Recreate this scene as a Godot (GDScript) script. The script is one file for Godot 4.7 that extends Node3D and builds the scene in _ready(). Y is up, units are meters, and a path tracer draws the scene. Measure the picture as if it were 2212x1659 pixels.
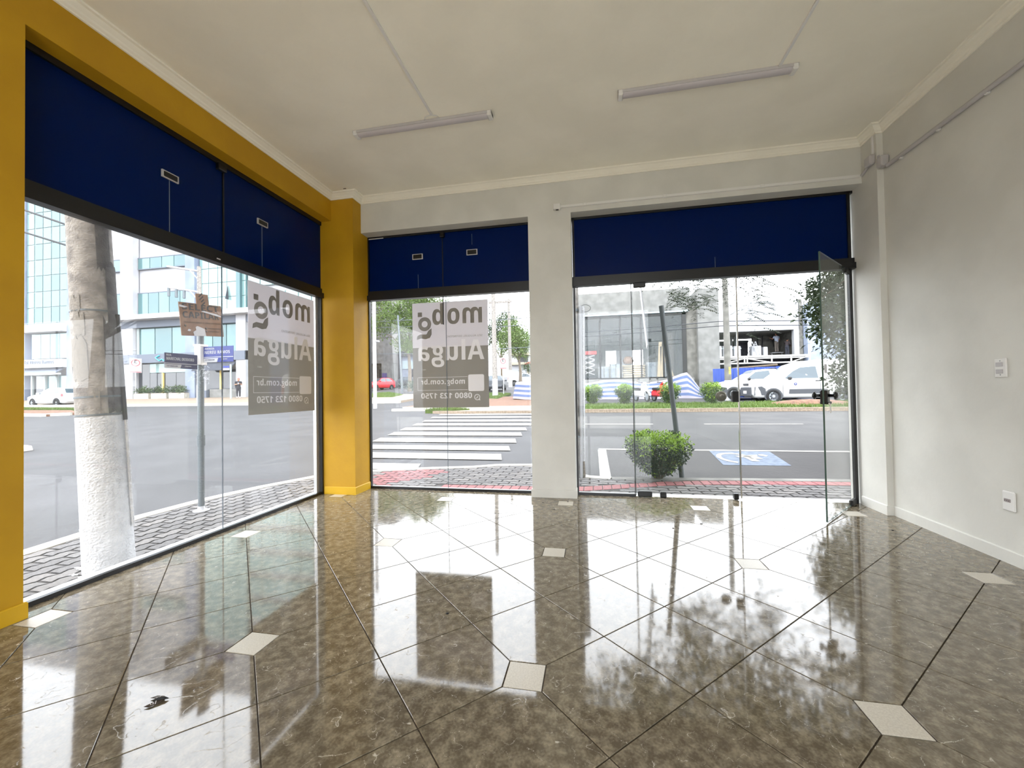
extends Node3D
# A corner shop seen from inside: shop windows on two sides, a crossing outside.

var M := {}
var RNG := RandomNumberGenerator.new()
var names_used := {}

func _ready():
	RNG.seed = 20240611
	setup_view()
	make_materials()
	room_shell()
	room_floor()
	room_trim()
	shop_window_left()
	shop_window_middle()
	shop_door()
	ceiling_fittings()
	wall_fittings()
	floor_bits()
	ground_outside()
	sidewalks()
	road_paint()
	near_street_things()
	avenue_verge()
	construction_site()
	second_site()
	parked_vehicles()
	office_block()
	far_street()
	people_outside()

# ------------------------------------------------------------------ view and light
func setup_view():
	var cam := Camera3D.new()
	cam.name = "camera"
	cam.fov = 86.3135
	cam.near = 0.05
	cam.far = 400.0
	cam.transform = Transform3D(Basis(Vector3(0.9810542,-0.0167713,-0.1930061),Vector3(0.0197530,0.9997133,0.0135349),Vector3(0.1927237,-0.0170909,0.9811042)), Vector3(2.820, 1.10, 4.2186))
	add_child(cam)
	cam.current = true
	var sky_mat := ProceduralSkyMaterial.new()
	sky_mat.sky_top_color = Color(0.955, 0.975, 1.0)
	sky_mat.sky_horizon_color = Color(0.965, 0.98, 1.0)
	sky_mat.ground_bottom_color = Color(0.62, 0.62, 0.62)
	sky_mat.ground_horizon_color = Color(0.75, 0.75, 0.75)
	sky_mat.sun_angle_max = 0.0
	var sky := Sky.new()
	sky.sky_material = sky_mat
	var env := Environment.new()
	env.background_mode = Environment.BG_SKY
	env.sky = sky
	env.background_energy_multiplier = 7.4
	env.tonemap_mode = Environment.TONE_MAPPER_LINEAR
	env.tonemap_exposure = 1.0
	env.sdfgi_enabled = true
	env.ssao_enabled = true
	env.ssil_enabled = true
	var we := WorldEnvironment.new()
	we.name = "world_environment"
	we.environment = env
	add_child(we)

# ------------------------------------------------------------------ helpers
func numbered(called: String) -> String:
	if not names_used.has(called):
		names_used[called] = 0
		return called
	names_used[called] += 1
	return "%s_%03d" % [called, names_used[called]]

func tag(o, label := "", category := "", group := "", kind := ""):
	if label: o.set_meta("label", label)
	if category: o.set_meta("category", category)
	if group: o.set_meta("group", group)
	if kind: o.set_meta("kind", kind)
	return o

func thing(called: String, label := "", category := "", at := Vector3.ZERO, turn := 0.0, group := "", kind := "") -> Node3D:
	var o := Node3D.new()
	o.name = numbered(called)
	add_child(o)
	o.position = at
	o.rotation.y = turn
	tag(o, label, category, group, kind)
	return o

func bare(called: String, mesh: Mesh, mat, parent, at := Vector3.ZERO) -> MeshInstance3D:
	var o := MeshInstance3D.new()
	o.mesh = mesh
	if mat: o.material_override = mat
	o.name = numbered(called) if parent == self else called
	parent.add_child(o, true)
	o.position = at
	return o

func nst() -> SurfaceTool:
	var st := SurfaceTool.new()
	st.begin(Mesh.PRIMITIVE_TRIANGLES)
	return st

func put(st: SurfaceTool, called: String, mat, parent = null, smooth := false) -> MeshInstance3D:
	if smooth:
		st.index()
	st.generate_normals()
	return bare(called, st.commit(), mat, self if parent == null else parent)

func lone(st: SurfaceTool, called: String, mat, label: String, category: String, group := "", kind := "", smooth := false) -> MeshInstance3D:
	var o := put(st, called, mat, null, smooth)
	tag(o, label, category, group, kind)
	return o

func struct(st: SurfaceTool, called: String, mat, label: String, category := "", smooth := false) -> MeshInstance3D:
	var o := put(st, called, mat, null, smooth)
	tag(o, label, category, "", "structure")
	return o

func tri(st: SurfaceTool, a: Vector3, b: Vector3, c: Vector3):
	st.add_vertex(a); st.add_vertex(b); st.add_vertex(c)

func quad(st: SurfaceTool, a: Vector3, b: Vector3, c: Vector3, d: Vector3):
	# a b c d counter-clockwise seen from the front
	tri(st, a, c, b); tri(st, a, d, c)

func quad_uv(st: SurfaceTool, p: Array, uv: Array):
	for i in [0, 2, 1, 0, 3, 2]:
		st.set_uv(uv[i]); st.add_vertex(p[i])

func box(st: SurfaceTool, lo: Vector3, hi: Vector3, t := Transform3D.IDENTITY):
	st.set_smooth_group(-1)
	var v := []
	for i in 8:
		v.append(t * Vector3(hi.x if i & 1 else lo.x, hi.y if i & 2 else lo.y, hi.z if i & 4 else lo.z))
	quad(st, v[4], v[5], v[7], v[6])
	quad(st, v[1], v[0], v[2], v[3])
	quad(st, v[5], v[1], v[3], v[7])
	quad(st, v[0], v[4], v[6], v[2])
	quad(st, v[6], v[7], v[3], v[2])
	quad(st, v[0], v[1], v[5], v[4])

func cbox(st: SurfaceTool, c: Vector3, s: Vector3, t := Transform3D.IDENTITY):
	box(st, c - s / 2.0, c + s / 2.0, t)

# box with chamfered edges
func rbox(st: SurfaceTool, c: Vector3, s: Vector3, r: float, t := Transform3D.IDENTITY):
	st.set_smooth_group(-1)
	var h := s / 2.0
	r = minf(r, minf(h.x, minf(h.y, h.z)) * 0.98)
	var P = func(sx, sy, sz, ax):
		var p := Vector3(sx * (h.x - r), sy * (h.y - r), sz * (h.z - r))
		p[ax] += [sx, sy, sz][ax] * r
		return t * (c + p)
	for ax in 3:
		var u := (ax + 1) % 3
		var w := (ax + 2) % 3
		for s0 in [-1, 1]:
			var q := []
			for e in [[-1, -1], [1, -1], [1, 1], [-1, 1]]:
				var sg := [0, 0, 0]
				sg[ax] = s0; sg[u] = e[0]; sg[w] = e[1]
				q.append(P.call(sg[0], sg[1], sg[2], ax))
			if s0 > 0: quad(st, q[0], q[1], q[2], q[3])
			else: quad(st, q[3], q[2], q[1], q[0])
		# edges along ax
		for e in [[-1, -1], [1, -1], [1, 1], [-1, 1]]:
			var a := [0, 0, 0]
			a[u] = e[0]; a[w] = e[1]
			a[ax] = -1
			var p0 = P.call(a[0], a[1], a[2], u)
			var p1 = P.call(a[0], a[1], a[2], w)
			a[ax] = 1
			var p2 = P.call(a[0], a[1], a[2], w)
			var p3 = P.call(a[0], a[1], a[2], u)
			if e[0] * e[1] > 0: quad(st, p0, p1, p2, p3)
			else: quad(st, p3, p2, p1, p0)
	for i in 8:
		var sx := 1 if i & 1 else -1
		var sy := 1 if i & 2 else -1
		var sz := 1 if i & 4 else -1
		var a = P.call(sx, sy, sz, 0)
		var b = P.call(sx, sy, sz, 1)
		var d = P.call(sx, sy, sz, 2)
		if sx * sy * sz > 0: tri(st, a, d, b)
		else: tri(st, a, b, d)

func frame_of(dir: Vector3) -> Basis:
	var y := dir.normalized()
	var x := y.cross(Vector3.FORWARD if absf(y.z) < 0.9 else Vector3.RIGHT).normalized()
	return Basis(x, y, x.cross(y))

# round bar along a path of points; radii one per point
func tube(st: SurfaceTool, pts: Array, radii, n := 8, caps := true):
	st.set_smooth_group(1)
	var rings := []
	for i in pts.size():
		var d: Vector3
		if i == 0: d = pts[1] - pts[0]
		elif i == pts.size() - 1: d = pts[i] - pts[i - 1]
		else: d = (pts[i + 1] - pts[i]).normalized() + (pts[i] - pts[i - 1]).normalized()
		var b := frame_of(d)
		var r: float = radii[i] if radii is Array else radii
		var ring := []
		for k in n:
			var a := TAU * k / n
			ring.append(pts[i] + (b.x * cos(a) + b.z * sin(a)) * r)
		rings.append(ring)
	for i in pts.size() - 1:
		for k in n:
			var k2 := (k + 1) % n
			quad(st, rings[i][k], rings[i + 1][k], rings[i + 1][k2], rings[i][k2])
	if caps:
		st.set_smooth_group(-1)
		for k in n:
			var k2 := (k + 1) % n
			tri(st, pts[0], rings[0][k2], rings[0][k])
			tri(st, pts[-1], rings[-1][k], rings[-1][k2])

# profile [[radius, height], ...] turned about y
func lathe(st: SurfaceTool, prof: Array, n := 16, t := Transform3D.IDENTITY, sm := true):
	st.set_smooth_group(1 if sm else -1)
	for i in prof.size() - 1:
		for k in n:
			var a := TAU * k / n
			var b := TAU * (k + 1) / n
			var p := [Vector3(cos(a) * prof[i][0], prof[i][1], sin(a) * prof[i][0]), Vector3(cos(a) * prof[i + 1][0], prof[i + 1][1], sin(a) * prof[i + 1][0]),
				Vector3(cos(b) * prof[i + 1][0], prof[i + 1][1], sin(b) * prof[i + 1][0]), Vector3(cos(b) * prof[i][0], prof[i][1], sin(b) * prof[i][0])]
			if prof[i][0] < 1e-5: tri(st, t * p[0], t * p[2], t * p[1])
			elif prof[i + 1][0] < 1e-5: tri(st, t * p[0], t * p[3], t * p[1])
			else: quad(st, t * p[0], t * p[1], t * p[2], t * p[3])

# flat polygon (2D points, counter-clockwise) pushed out along local z by depth d
func prism(st: SurfaceTool, poly: PackedVector2Array, d: float, t := Transform3D.IDENTITY):
	st.set_smooth_group(-1)
	if Geometry2D.is_polygon_clockwise(poly):
		poly = poly.duplicate()
		poly.reverse()
	var idx := Geometry2D.triangulate_polygon(poly)
	for i in range(0, idx.size(), 3):
		var a := poly[idx[i]]
		var b := poly[idx[i + 1]]
		var c := poly[idx[i + 2]]
		if (b - a).cross(c - a) < 0:
			var s := b
			b = c
			c = s
		tri(st, t * Vector3(a.x, a.y, d), t * Vector3(c.x, c.y, d), t * Vector3(b.x, b.y, d))
		tri(st, t * Vector3(a.x, a.y, 0), t * Vector3(b.x, b.y, 0), t * Vector3(c.x, c.y, 0))
	for i in poly.size():
		var a := poly[i]
		var b := poly[(i + 1) % poly.size()]
		quad(st, t * Vector3(a.x, a.y, 0), t * Vector3(b.x, b.y, 0), t * Vector3(b.x, b.y, d), t * Vector3(a.x, a.y, d))

func pv(a: Array) -> PackedVector2Array:
	var p := PackedVector2Array()
	for i in range(0, a.size(), 2): p.append(Vector2(a[i], a[i + 1]))
	return p

func face(o: Vector3, x: Vector3, y: Vector3, z: Vector3) -> Transform3D:
	return Transform3D(Basis(x, y, z), o)

var fonts := {}
func font(weight := 400, family := "Droid Sans") -> Font:
	var k := "%s%d" % [family, weight]
	if not fonts.has(k):
		var f := SystemFont.new()
		f.font_names = PackedStringArray([family])
		f.font_weight = weight
		fonts[k] = f
	return fonts[k]

# lettering `height` is the cap height; at = left end of the base line, right = reading direction
func lettering(called: String, text: String, cap: float, mat, parent, t: Transform3D, weight := 700, width := -1.0, depth := 0.002, centred := false) -> MeshInstance3D:
	var m := TextMesh.new()
	m.text = text
	m.font = font(weight)
	m.font_size = 64
	m.pixel_size = cap / (64.0 * 0.714)
	m.depth = depth
	m.curve_step = 2.0
	m.horizontal_alignment = HORIZONTAL_ALIGNMENT_CENTER if centred else HORIZONTAL_ALIGNMENT_LEFT
	m.vertical_alignment = VERTICAL_ALIGNMENT_BOTTOM
	var o := bare(called, m, mat, parent)
	var ab := m.get_aabb()
	var sx := 1.0
	if width > 0.0 and ab.size.x > 0.0: sx = width / ab.size.x
	var off := Vector3(-ab.position.x if not centred else -(ab.position.x + ab.size.x / 2.0), 0, 0)
	o.transform = t * Transform3D(Basis.from_scale(Vector3(sx, 1, 1)), Vector3(off.x * sx, 0, 0))
	return o

func noise(freq: float, seed_ := 1, octaves := 4, type := FastNoiseLite.TYPE_SIMPLEX_SMOOTH, fractal := FastNoiseLite.FRACTAL_FBM) -> FastNoiseLite:
	var n := FastNoiseLite.new()
	n.noise_type = type
	n.frequency = freq
	n.seed = seed_
	n.fractal_type = fractal
	n.fractal_octaves = octaves
	return n

func ntex(n: FastNoiseLite, size := 512, ramp := [], normal := false, strength := 4.0) -> NoiseTexture2D:
	var t := NoiseTexture2D.new()
	t.width = size
	t.height = size
	t.seamless = true
	t.seamless_blend_skirt = 0.15
	t.noise = n
	t.as_normal_map = normal
	t.bump_strength = strength
	if ramp.size():
		var g := Gradient.new()
		g.offsets = PackedFloat32Array(ramp.map(func(e): return e[0]))
		g.colors = PackedColorArray(ramp.map(func(e): return e[1]))
		t.color_ramp = g
	return t

func rgb8(r: int, g: int, b: int) -> Color:
	return Color(r / 255.0, g / 255.0, b / 255.0)

func plain(c: Color, rough := 0.8, metal := 0.0, spec := 0.5) -> StandardMaterial3D:
	var m := StandardMaterial3D.new()
	m.albedo_color = c
	m.roughness = rough
	m.metallic = metal
	m.metallic_specular = spec
	return m

# mottled paint, plaster, concrete: a colour with a noise of two tones, tiled in world space, and a fine relief
func rough_mat(a: Color, b: Color, scale := 1.0, rough := 0.85, bump := 0.1, seed_ := 3, freq := 0.012, size := 256) -> StandardMaterial3D:
	var m := plain(Color.WHITE, rough)
	m.albedo_texture = ntex(noise(freq, seed_, 5), size, [[0.25, a], [0.75, b]])
	m.uv1_triplanar = true
	m.uv1_world_triplanar = true
	m.uv1_scale = Vector3.ONE * scale
	if bump > 0.0:
		m.heightmap_enabled = true
		if not M.has("fine_relief"): M.fine_relief = ntex(noise(0.08, 9, 3), 512)
		m.heightmap_texture = M.fine_relief
		m.heightmap_scale = bump
	return m

func glass(alpha: float, tint := Color(0.9, 0.95, 0.93), rough := 0.0) -> StandardMaterial3D:
	var m := plain(Color(tint.r, tint.g, tint.b, alpha), rough)
	m.transparency = BaseMaterial3D.TRANSPARENCY_ALPHA
	return m

# ------------------------------------------------------------------ materials
func stone_tile_material() -> StandardMaterial3D:
	var n := 1024
	var body := noise(0.014, 11, 6).get_seamless_image(n, n)
	var fine := noise(0.07, 12, 4).get_seamless_image(n, n)
	var wn := noise(0.0048, 13, 3)
	wn.domain_warp_enabled = true
	wn.domain_warp_amplitude = 22.0
	wn.domain_warp_frequency = 0.016
	var va := wn.get_seamless_image(n, n)
	var vb := noise(0.011, 15, 2).get_seamless_image(n, n)
	var wc := noise(0.0075, 16, 3)
	wc.domain_warp_enabled = true
	wc.domain_warp_amplitude = 30.0
	wc.domain_warp_frequency = 0.02
	var vc := wc.get_seamless_image(n, n)
	for im in [body, fine, va, vb, vc]: im.convert(Image.FORMAT_L8)
	var d0 := body.get_data()
	var d1 := fine.get_data()
	var d2 := va.get_data()
	var d3 := vb.get_data()
	var d4 := vc.get_data()
	var col := PackedByteArray()
	var rou := PackedByteArray()
	var hei := PackedByteArray()
	col.resize(n * n * 3)
	rou.resize(n * n)
	hei.resize(n * n)
	var dark := Vector3(98, 89, 73)
	var lite := Vector3(142, 131, 111)
	for i in n * n:
		var t := clampf((d0[i] - 80) / 110.0 * 0.62 + (d1[i] - 70) / 120.0 * 0.38, 0.0, 1.0)
		var c := dark.lerp(lite, t)
		var v := maxf(0.0, 1.0 - absf(d2[i] - 128) / 1.7) * clampf((d3[i] - 118) / 14.0, 0.0, 1.0)
		var w := maxf(0.0, 1.0 - absf(d4[i] - 128) / 1.4) * clampf((118 - d3[i]) / 16.0, 0.0, 1.0) * 0.8
		v = maxf(v, w)
		c = c.lerp(Vector3(196, 188, 172), v * 0.75)
		col[i * 3] = int(c.x)
		col[i * 3 + 1] = int(c.y)
		col[i * 3 + 2] = int(c.z)
		rou[i] = int(12 + 5 * t + 110 * v)
		hei[i] = int(clampf(120 + (t - 0.5) * 26 + v * 110, 0, 255))
	var m := plain(Color.WHITE, 1.0, 0.0, 0.62)
	m.albedo_texture = ImageTexture.create_from_image(Image.create_from_data(n, n, false, Image.FORMAT_RGB8, col))
	m.roughness_texture = ImageTexture.create_from_image(Image.create_from_data(n, n, false, Image.FORMAT_L8, rou))
	m.heightmap_enabled = true
	m.heightmap_texture = ImageTexture.create_from_image(Image.create_from_data(n, n, false, Image.FORMAT_L8, hei))
	m.heightmap_scale = 0.012
	return m

func asphalt(a: Color, b: Color, seed_: int) -> StandardMaterial3D:
	var m := plain(Color.WHITE, 0.82)
	m.albedo_texture = ntex(noise(0.006, seed_, 6), 1024, [[0.2, a], [0.8, b]])
	m.uv1_triplanar = true
	m.uv1_world_triplanar = true
	m.uv1_scale = Vector3.ONE * 0.12
	m.detail_enabled = true
	m.detail_blend_mode = BaseMaterial3D.BLEND_MODE_MUL
	m.detail_albedo = ntex(noise(0.22, seed_ + 1, 3), 512, [[0.25, Color(0.62, 0.62, 0.62)], [0.75, Color(1, 1, 1)]])
	m.uv2_triplanar = true
	m.uv2_world_triplanar = true
	m.uv2_scale = Vector3.ONE * 1.1
	m.detail_uv_layer = BaseMaterial3D.DETAIL_UV_2
	m.heightmap_enabled = true
	m.heightmap_texture = ntex(noise(0.2, seed_ + 2, 3), 512)
	m.heightmap_scale = 0.3
	return m

func make_materials():
	M.tile = stone_tile_material()
	M.insert = rough_mat(rgb8(188, 180, 165), rgb8(202, 195, 180), 3.0, 0.32, 0.0, 5, 0.15, 256)
	M.grout = plain(rgb8(62, 50, 36), 0.9)
	M.wall = rough_mat(rgb8(208, 206, 198), rgb8(216, 214, 206), 0.5, 0.62, 0.05, 21)
	M.ceil = rough_mat(rgb8(242, 237, 222), rgb8(248, 243, 228), 0.4, 0.75, 0.05, 22)
	M.yellow = rough_mat(rgb8(184, 138, 2), rgb8(192, 146, 4), 0.6, 0.62, 0.05, 23)
	M.yellow_trim = plain(rgb8(204, 160, 8), 0.5)
	M.black = plain(rgb8(20, 20, 21), 0.38)
	M.black_plastic = plain(rgb8(14, 14, 15), 0.3)
	M.blue = plain(rgb8(0, 22, 74), 0.25, 0.0, 0.22)
	M.seam = plain(rgb8(120, 130, 140), 0.4)
	M.alu = plain(rgb8(200, 202, 204), 0.35, 0.9)
	M.chrome = plain(rgb8(215, 215, 215), 0.12, 1.0)
	M.steel = plain(rgb8(150, 156, 160), 0.45, 0.7)
	M.plastic = plain(rgb8(226, 224, 220), 0.4)
	M.plastic_grey = plain(rgb8(188, 184, 184), 0.45)
	M.lamp_lens = plain(rgb8(196, 190, 192), 0.35)
	M.white = plain(rgb8(238, 238, 236), 0.55)
	M.sill = rough_mat(rgb8(222, 222, 220), rgb8(236, 236, 234), 1.0, 0.6, 0.05, 24)
	M.glass_left = glass(0.05, Color(0.93, 0.95, 0.97))
	M.glass_mid = glass(0.035, Color(0.93, 0.95, 0.97))
	M.glass_door = glass(0.02, Color(0.75, 0.88, 0.82))
	for k in ["glass_left", "glass_mid", "glass_door"]: M[k].metallic_specular = 0.34
	M.glass_edge = plain(rgb8(70, 92, 84), 0.2)
	M.white_paint = plain(rgb8(204, 204, 203), 0.25)
	M.dark = plain(rgb8(10, 10, 10), 0.6)
	M.stain = plain(rgb8(96, 84, 66), 0.9)

# ------------------------------------------------------------------ the room
const H := 3.315       # ceiling
const XR := 5.295      # right wall
const ZB := 6.2        # back wall
const GL := -0.14      # glass of the left window
const GF := -0.158     # glass of the front openings

func room_shell():
	var st := nst()
	box(st, Vector3(-0.30, -0.4, 2.663), Vector3(0, H + 0.02, ZB + 0.2))
	box(st, Vector3(-0.30, 3.025, -0.30), Vector3(0, H + 0.02, 2.663))
	struct(st, "wall_left", M.yellow, "yellow painted wall and beam over the large shop window", "wall")
	st = nst()
	box(st, Vector3(-0.165, -0.4, -0.178), Vector3(0.268, H + 0.02, 0.159))
	struct(st, "pillar", M.yellow, "yellow painted corner pillar between the two shop windows", "pillar")
	st = nst()
	box(st, Vector3(0.268, 2.924, -0.30), Vector3(XR + 0.25, H + 0.02, 0))
	box(st, Vector3(2.19, -0.4, -0.30), Vector3(2.634, 2.924, 0))
	struct(st, "wall_front", M.wall, "white front wall with a pier between window and door", "wall")
	st = nst()
	box(st, Vector3(XR, -0.4, -0.30), Vector3(XR + 0.25, H + 0.02, ZB + 0.2))
	box(st, Vector3(5.245, -0.4, -0.30), Vector3(XR, H + 0.02, 0.2))
	struct(st, "wall_right", M.wall, "plain white wall with a shallow pilaster beside the door", "wall")
	st = nst()
	box(st, Vector3(-0.30, -0.4, ZB), Vector3(1.1, H + 0.02, ZB + 0.2))
	box(st, Vector3(4.3, -0.4, ZB), Vector3(XR + 0.25, H + 0.02, ZB + 0.2))
	box(st, Vector3(1.1, 3.12, ZB), Vector3(4.3, H + 0.02, ZB + 0.2))
	box(st, Vector3(1.1, -0.4, ZB), Vector3(4.3, 0.1, ZB + 0.2))
	struct(st, "wall_back", M.wall, "white back wall behind the viewer", "wall")
	var w3 := thing("window_3", "tall rear window added unseen behind the viewer for fill light", "window", Vector3.ZERO, 0, "", "structure")  # invented opening, added to light the faces turned towards the viewer
	for x in [1.1, 2.67, 4.24]:
		st = nst()
		box(st, Vector3(x, 0.1, ZB + 0.08), Vector3(x + 0.06, 3.12, ZB + 0.14))
		put(st, "mullion", M.black, w3)
	for x in [1.16, 2.73]:
		st = nst()
		box(st, Vector3(x, 0.1, ZB + 0.106), Vector3(x + 1.51, 3.12, ZB + 0.114))
		put(st, "pane", M.glass_door, w3)
	st = nst()
	box(st, Vector3(-0.32, H, -0.32), Vector3(XR + 0.27, H + 0.3, ZB + 0.22))
	struct(st, "ceiling", M.ceil, "cream painted plaster ceiling", "ceiling")

func room_floor():
	var fl := Node3D.new()
	fl.name = "floor"
	add_child(fl)
	tag(fl, "polished stone tile floor laid diagonally with small pale inserts", "floor", "", "structure")
	var st := nst()
	box(st, Vector3(-0.16, -0.12, -0.175), Vector3(XR + 0.02, -0.0035, ZB + 0.02))
	put(st, "grout", M.grout, fl)
	var step := 0.306
	var ox := 1.318
	var oz := 2.640
	var room := pv([-0.15, -0.17, XR + 0.01, -0.17, XR + 0.01, 3.75, -0.15, 3.75])
	var half := 0.0740
	var gap := 0.0022
	for i in range(-8, 20):
		for j in range(-14, 8):
			if (i + j) % 2 == 0:
				if posmod(i, 4) == 0 and posmod(j, 4) == 0:
					var cx := ox + i * step
					var cz := oz + j * step
					var h := half - gap
					tile_piece(fl, "insert", pv([cx - h, cz - h, cx + h, cz - h, cx + h, cz + h, cx - h, cz + h]), room, M.insert, 0)
				continue
			var c := Vector2(ox + i * step, oz + j * step)
			var r := step - gap * 1.42
			var poly := pv([c.x - r, c.y, c.x, c.y - r, c.x + r, c.y, c.x, c.y + r])
			for e in [[-1, 0], [1, 0], [0, -1], [0, 1]]:
				if posmod(i + e[0], 4) == 0 and posmod(j + e[1], 4) == 0:
					var v := c + Vector2(e[0], e[1]) * step
					var h := half + gap
					var cut := pv([v.x - h, v.y - h, v.x + h, v.y - h, v.x + h, v.y + h, v.x - h, v.y + h])
					var left := Geometry2D.clip_polygons(poly, cut)
					if left.size(): poly = left[0]
			tile_piece(fl, "tile", poly, room, M.tile, i * 31 + j * 17)
	# the rest of the floor lies behind the viewer
	st = nst()
	st.set_smooth_group(-1)
	var uvs := [Vector2(0, 0), Vector2(6, 0), Vector2(6, 4), Vector2(0, 4)]
	quad_uv(st, [Vector3(0, 0, ZB), Vector3(XR, 0, ZB), Vector3(XR, 0, 3.76), Vector3(0, 0, 3.76)], uvs)
	var rest := put(st, "tiles_behind", M.tile, fl)
	rest.set_meta("kind", "stuff")

func tile_piece(parent, called: String, poly: PackedVector2Array, room: PackedVector2Array, mat, sd: int):
	var got := Geometry2D.intersect_polygons(poly, room)
	for p in got:
		if p.size() < 3: continue
		var ar := 0.0
		for i in p.size(): ar += p[i].cross(p[(i + 1) % p.size()])
		if absf(ar) < 0.002: continue
		if ar < 0:
			p.reverse()
		var st := nst()
		st.set_smooth_group(-1)
		var turn := posmod(sd * 7, 4) * PI / 2.0 + 0.2
		var off := Vector2(fposmod(sd * 0.37, 1.0), fposmod(sd * 0.61, 1.0))
		var inn := Geometry2D.offset_polygon(p, -0.0012)
		var q: PackedVector2Array = inn[0] if inn.size() and inn[0].size() == p.size() else p
		# match the order of the inset outline to the outer one
		var best := 0
		for k in q.size():
			if q[k].distance_to(p[0]) < q[best].distance_to(p[0]): best = k
		var U = func(v: Vector2): return v.rotated(turn) / 0.95 + off
		var idx := Geometry2D.triangulate_polygon(q)
		for k in range(0, idx.size(), 3):
			var a := q[idx[k]]
			var b := q[idx[k + 1]]
			var c := q[idx[k + 2]]
			if (b - a).cross(c - a) < 0:
				var s := b
				b = c
				c = s
			for v in [a, b, c]:
				st.set_uv(U.call(v))
				st.add_vertex(Vector3(v.x, 0, v.y))
		if q.size() == p.size():
			for k in p.size():
				var a := p[k]
				var b := p[(k + 1) % p.size()]
				var a2 := q[(best + k) % q.size()]
				var b2 := q[(best + k + 1) % q.size()]
				var vs := [Vector3(a.x, -0.0012, a.y), Vector3(b.x, -0.0012, b.y), Vector3(b2.x, 0, b2.y), Vector3(a2.x, 0, a2.y)]
				var us := [U.call(a), U.call(b), U.call(b2), U.call(a2)]
				for n in [0, 1, 2, 0, 2, 3]:
					st.set_uv(us[n])
					st.add_vertex(vs[n])
				vs = [Vector3(a.x, -0.004, a.y), Vector3(b.x, -0.004, b.y), Vector3(b.x, -0.0012, b.y), Vector3(a.x, -0.0012, a.y)]
				us = [U.call(a), U.call(b), U.call(b), U.call(a)]
				for n in [0, 1, 2, 0, 2, 3]:
					st.set_uv(us[n])
					st.add_vertex(vs[n])
		put(st, called, mat, parent)

# a moulding: profile points (out from wall, height) run along a path of floor plan points; the room lies left of the path
func moulding(st: SurfaceTool, path: Array, prof: Array, closed_ends := true):
	st.set_smooth_group(-1)
	var offs := []
	for i in path.size():
		var n := Vector2.ZERO
		if i > 0:
			var d: Vector2 = (path[i] - path[i - 1]).normalized()
			n += Vector2(-d.y, d.x)
		if i < path.size() - 1:
			var d: Vector2 = (path[i + 1] - path[i]).normalized()
			n += Vector2(-d.y, d.x)
		if i > 0 and i < path.size() - 1: n /= maxf(n.length_squared() / 2.0, 0.1)
		offs.append(n)
	for i in path.size() - 1:
		for k in prof.size() - 1:
			var p := []
			for e in [[i, k], [i + 1, k], [i + 1, k + 1], [i, k + 1]]:
				var w: Vector2 = path[e[0]] + offs[e[0]] * prof[e[1]][0]
				p.append(Vector3(w.x, prof[e[1]][1], w.y))
			quad(st, p[0], p[1], p[2], p[3])

func room_trim():
	var cornice := [[0.0, H - 0.062], [0.012, H - 0.062], [0.014, H - 0.052], [0.026, H - 0.046], [0.030, H - 0.034], [0.048, H - 0.022], [0.056, H - 0.014], [0.072, H - 0.012], [0.074, H]]
	var st := nst()
	moulding(st, [Vector2(0, ZB), Vector2(0, 0.159), Vector2(0.268, 0.159), Vector2(0.268, 0.0), Vector2(5.245, 0.0), Vector2(5.245, 0.2), Vector2(XR, 0.2), Vector2(XR, ZB)].map(func(v): return v), cornice)
	struct(st, "trim_1", M.ceil, "stepped cream plaster cornice round the ceiling", "cornice")
	var base := [[0.0, 0.082], [0.007, 0.082], [0.012, 0.076], [0.012, 0.0]]
	st = nst()
	moulding(st, [Vector2(0, ZB), Vector2(0, 2.663), Vector2(-0.12, 2.663)], base)
	struct(st, "baseboard_left", M.yellow_trim, "yellow baseboard along the near yellow wall", "baseboard")
	st = nst()
	moulding(st, [Vector2(-0.1, 0.159), Vector2(0.268, 0.159), Vector2(0.268, -0.13)], base)
	struct(st, "baseboard_corner", M.yellow_trim, "yellow baseboard round the corner pillar", "baseboard")
	st = nst()
	moulding(st, [Vector2(2.19, -0.13), Vector2(2.19, 0.0), Vector2(2.634, 0.0), Vector2(2.634, -0.13)], base)
	struct(st, "baseboard_front", M.wall, "white baseboard round the pier between window and door", "baseboard")
	st = nst()
	moulding(st, [Vector2(5.245, -0.12), Vector2(5.245, 0.2), Vector2(XR, 0.2), Vector2(XR, ZB)], base)
	struct(st, "baseboard_right", M.wall, "white baseboard along the right wall and pilaster", "baseboard")
	# damp marks on the cornice where it turns round the pillar
	for e in [[0.03, 0.26, 0.05, 3], [0.10, 0.20, 0.035, 5], [0.235, 0.255, 0.03, 7], [0.33, 0.17, 0.02, 9], [0.32, 0.03, 0.02, 11]]:
		st = nst()
		blot(st, Vector3(e[0], H - 0.0008, e[1]), e[2], e[3])
		var o := put(st, "mould_stain", M.stain, get_node("ceiling"))

func blot(st: SurfaceTool, c: Vector3, r: float, sd: int, flip := true):
	var rg := RandomNumberGenerator.new()
	rg.seed = sd
	st.set_smooth_group(-1)
	var n := 14
	var ring := []
	for k in n:
		var a := TAU * k / n
		ring.append(c + Vector3(cos(a), 0, sin(a) * 0.5) * r * rg.randf_range(0.25, 1.0))
	for k in n:
		if flip: tri(st, c, ring[(k + 1) % n], ring[k])
		else: tri(st, c, ring[k], ring[(k + 1) % n])

# ------------------------------------------------------------------ glazing
# everything in these builders is laid out in a flat frame: u along the wall, v up, w into the room
func clamp_plate(st_rim: SurfaceTool, st_in: SurfaceTool, t: Transform3D, u: float, v: float, su := 0.118, sv := 0.052):
	cbox(st_rim, Vector3(u, v, 0.011), Vector3(su, sv, 0.012), t)
	rbox(st_in, Vector3(u, v, 0.016), Vector3(su - 0.02, sv - 0.014, 0.012), 0.004, t)

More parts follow.
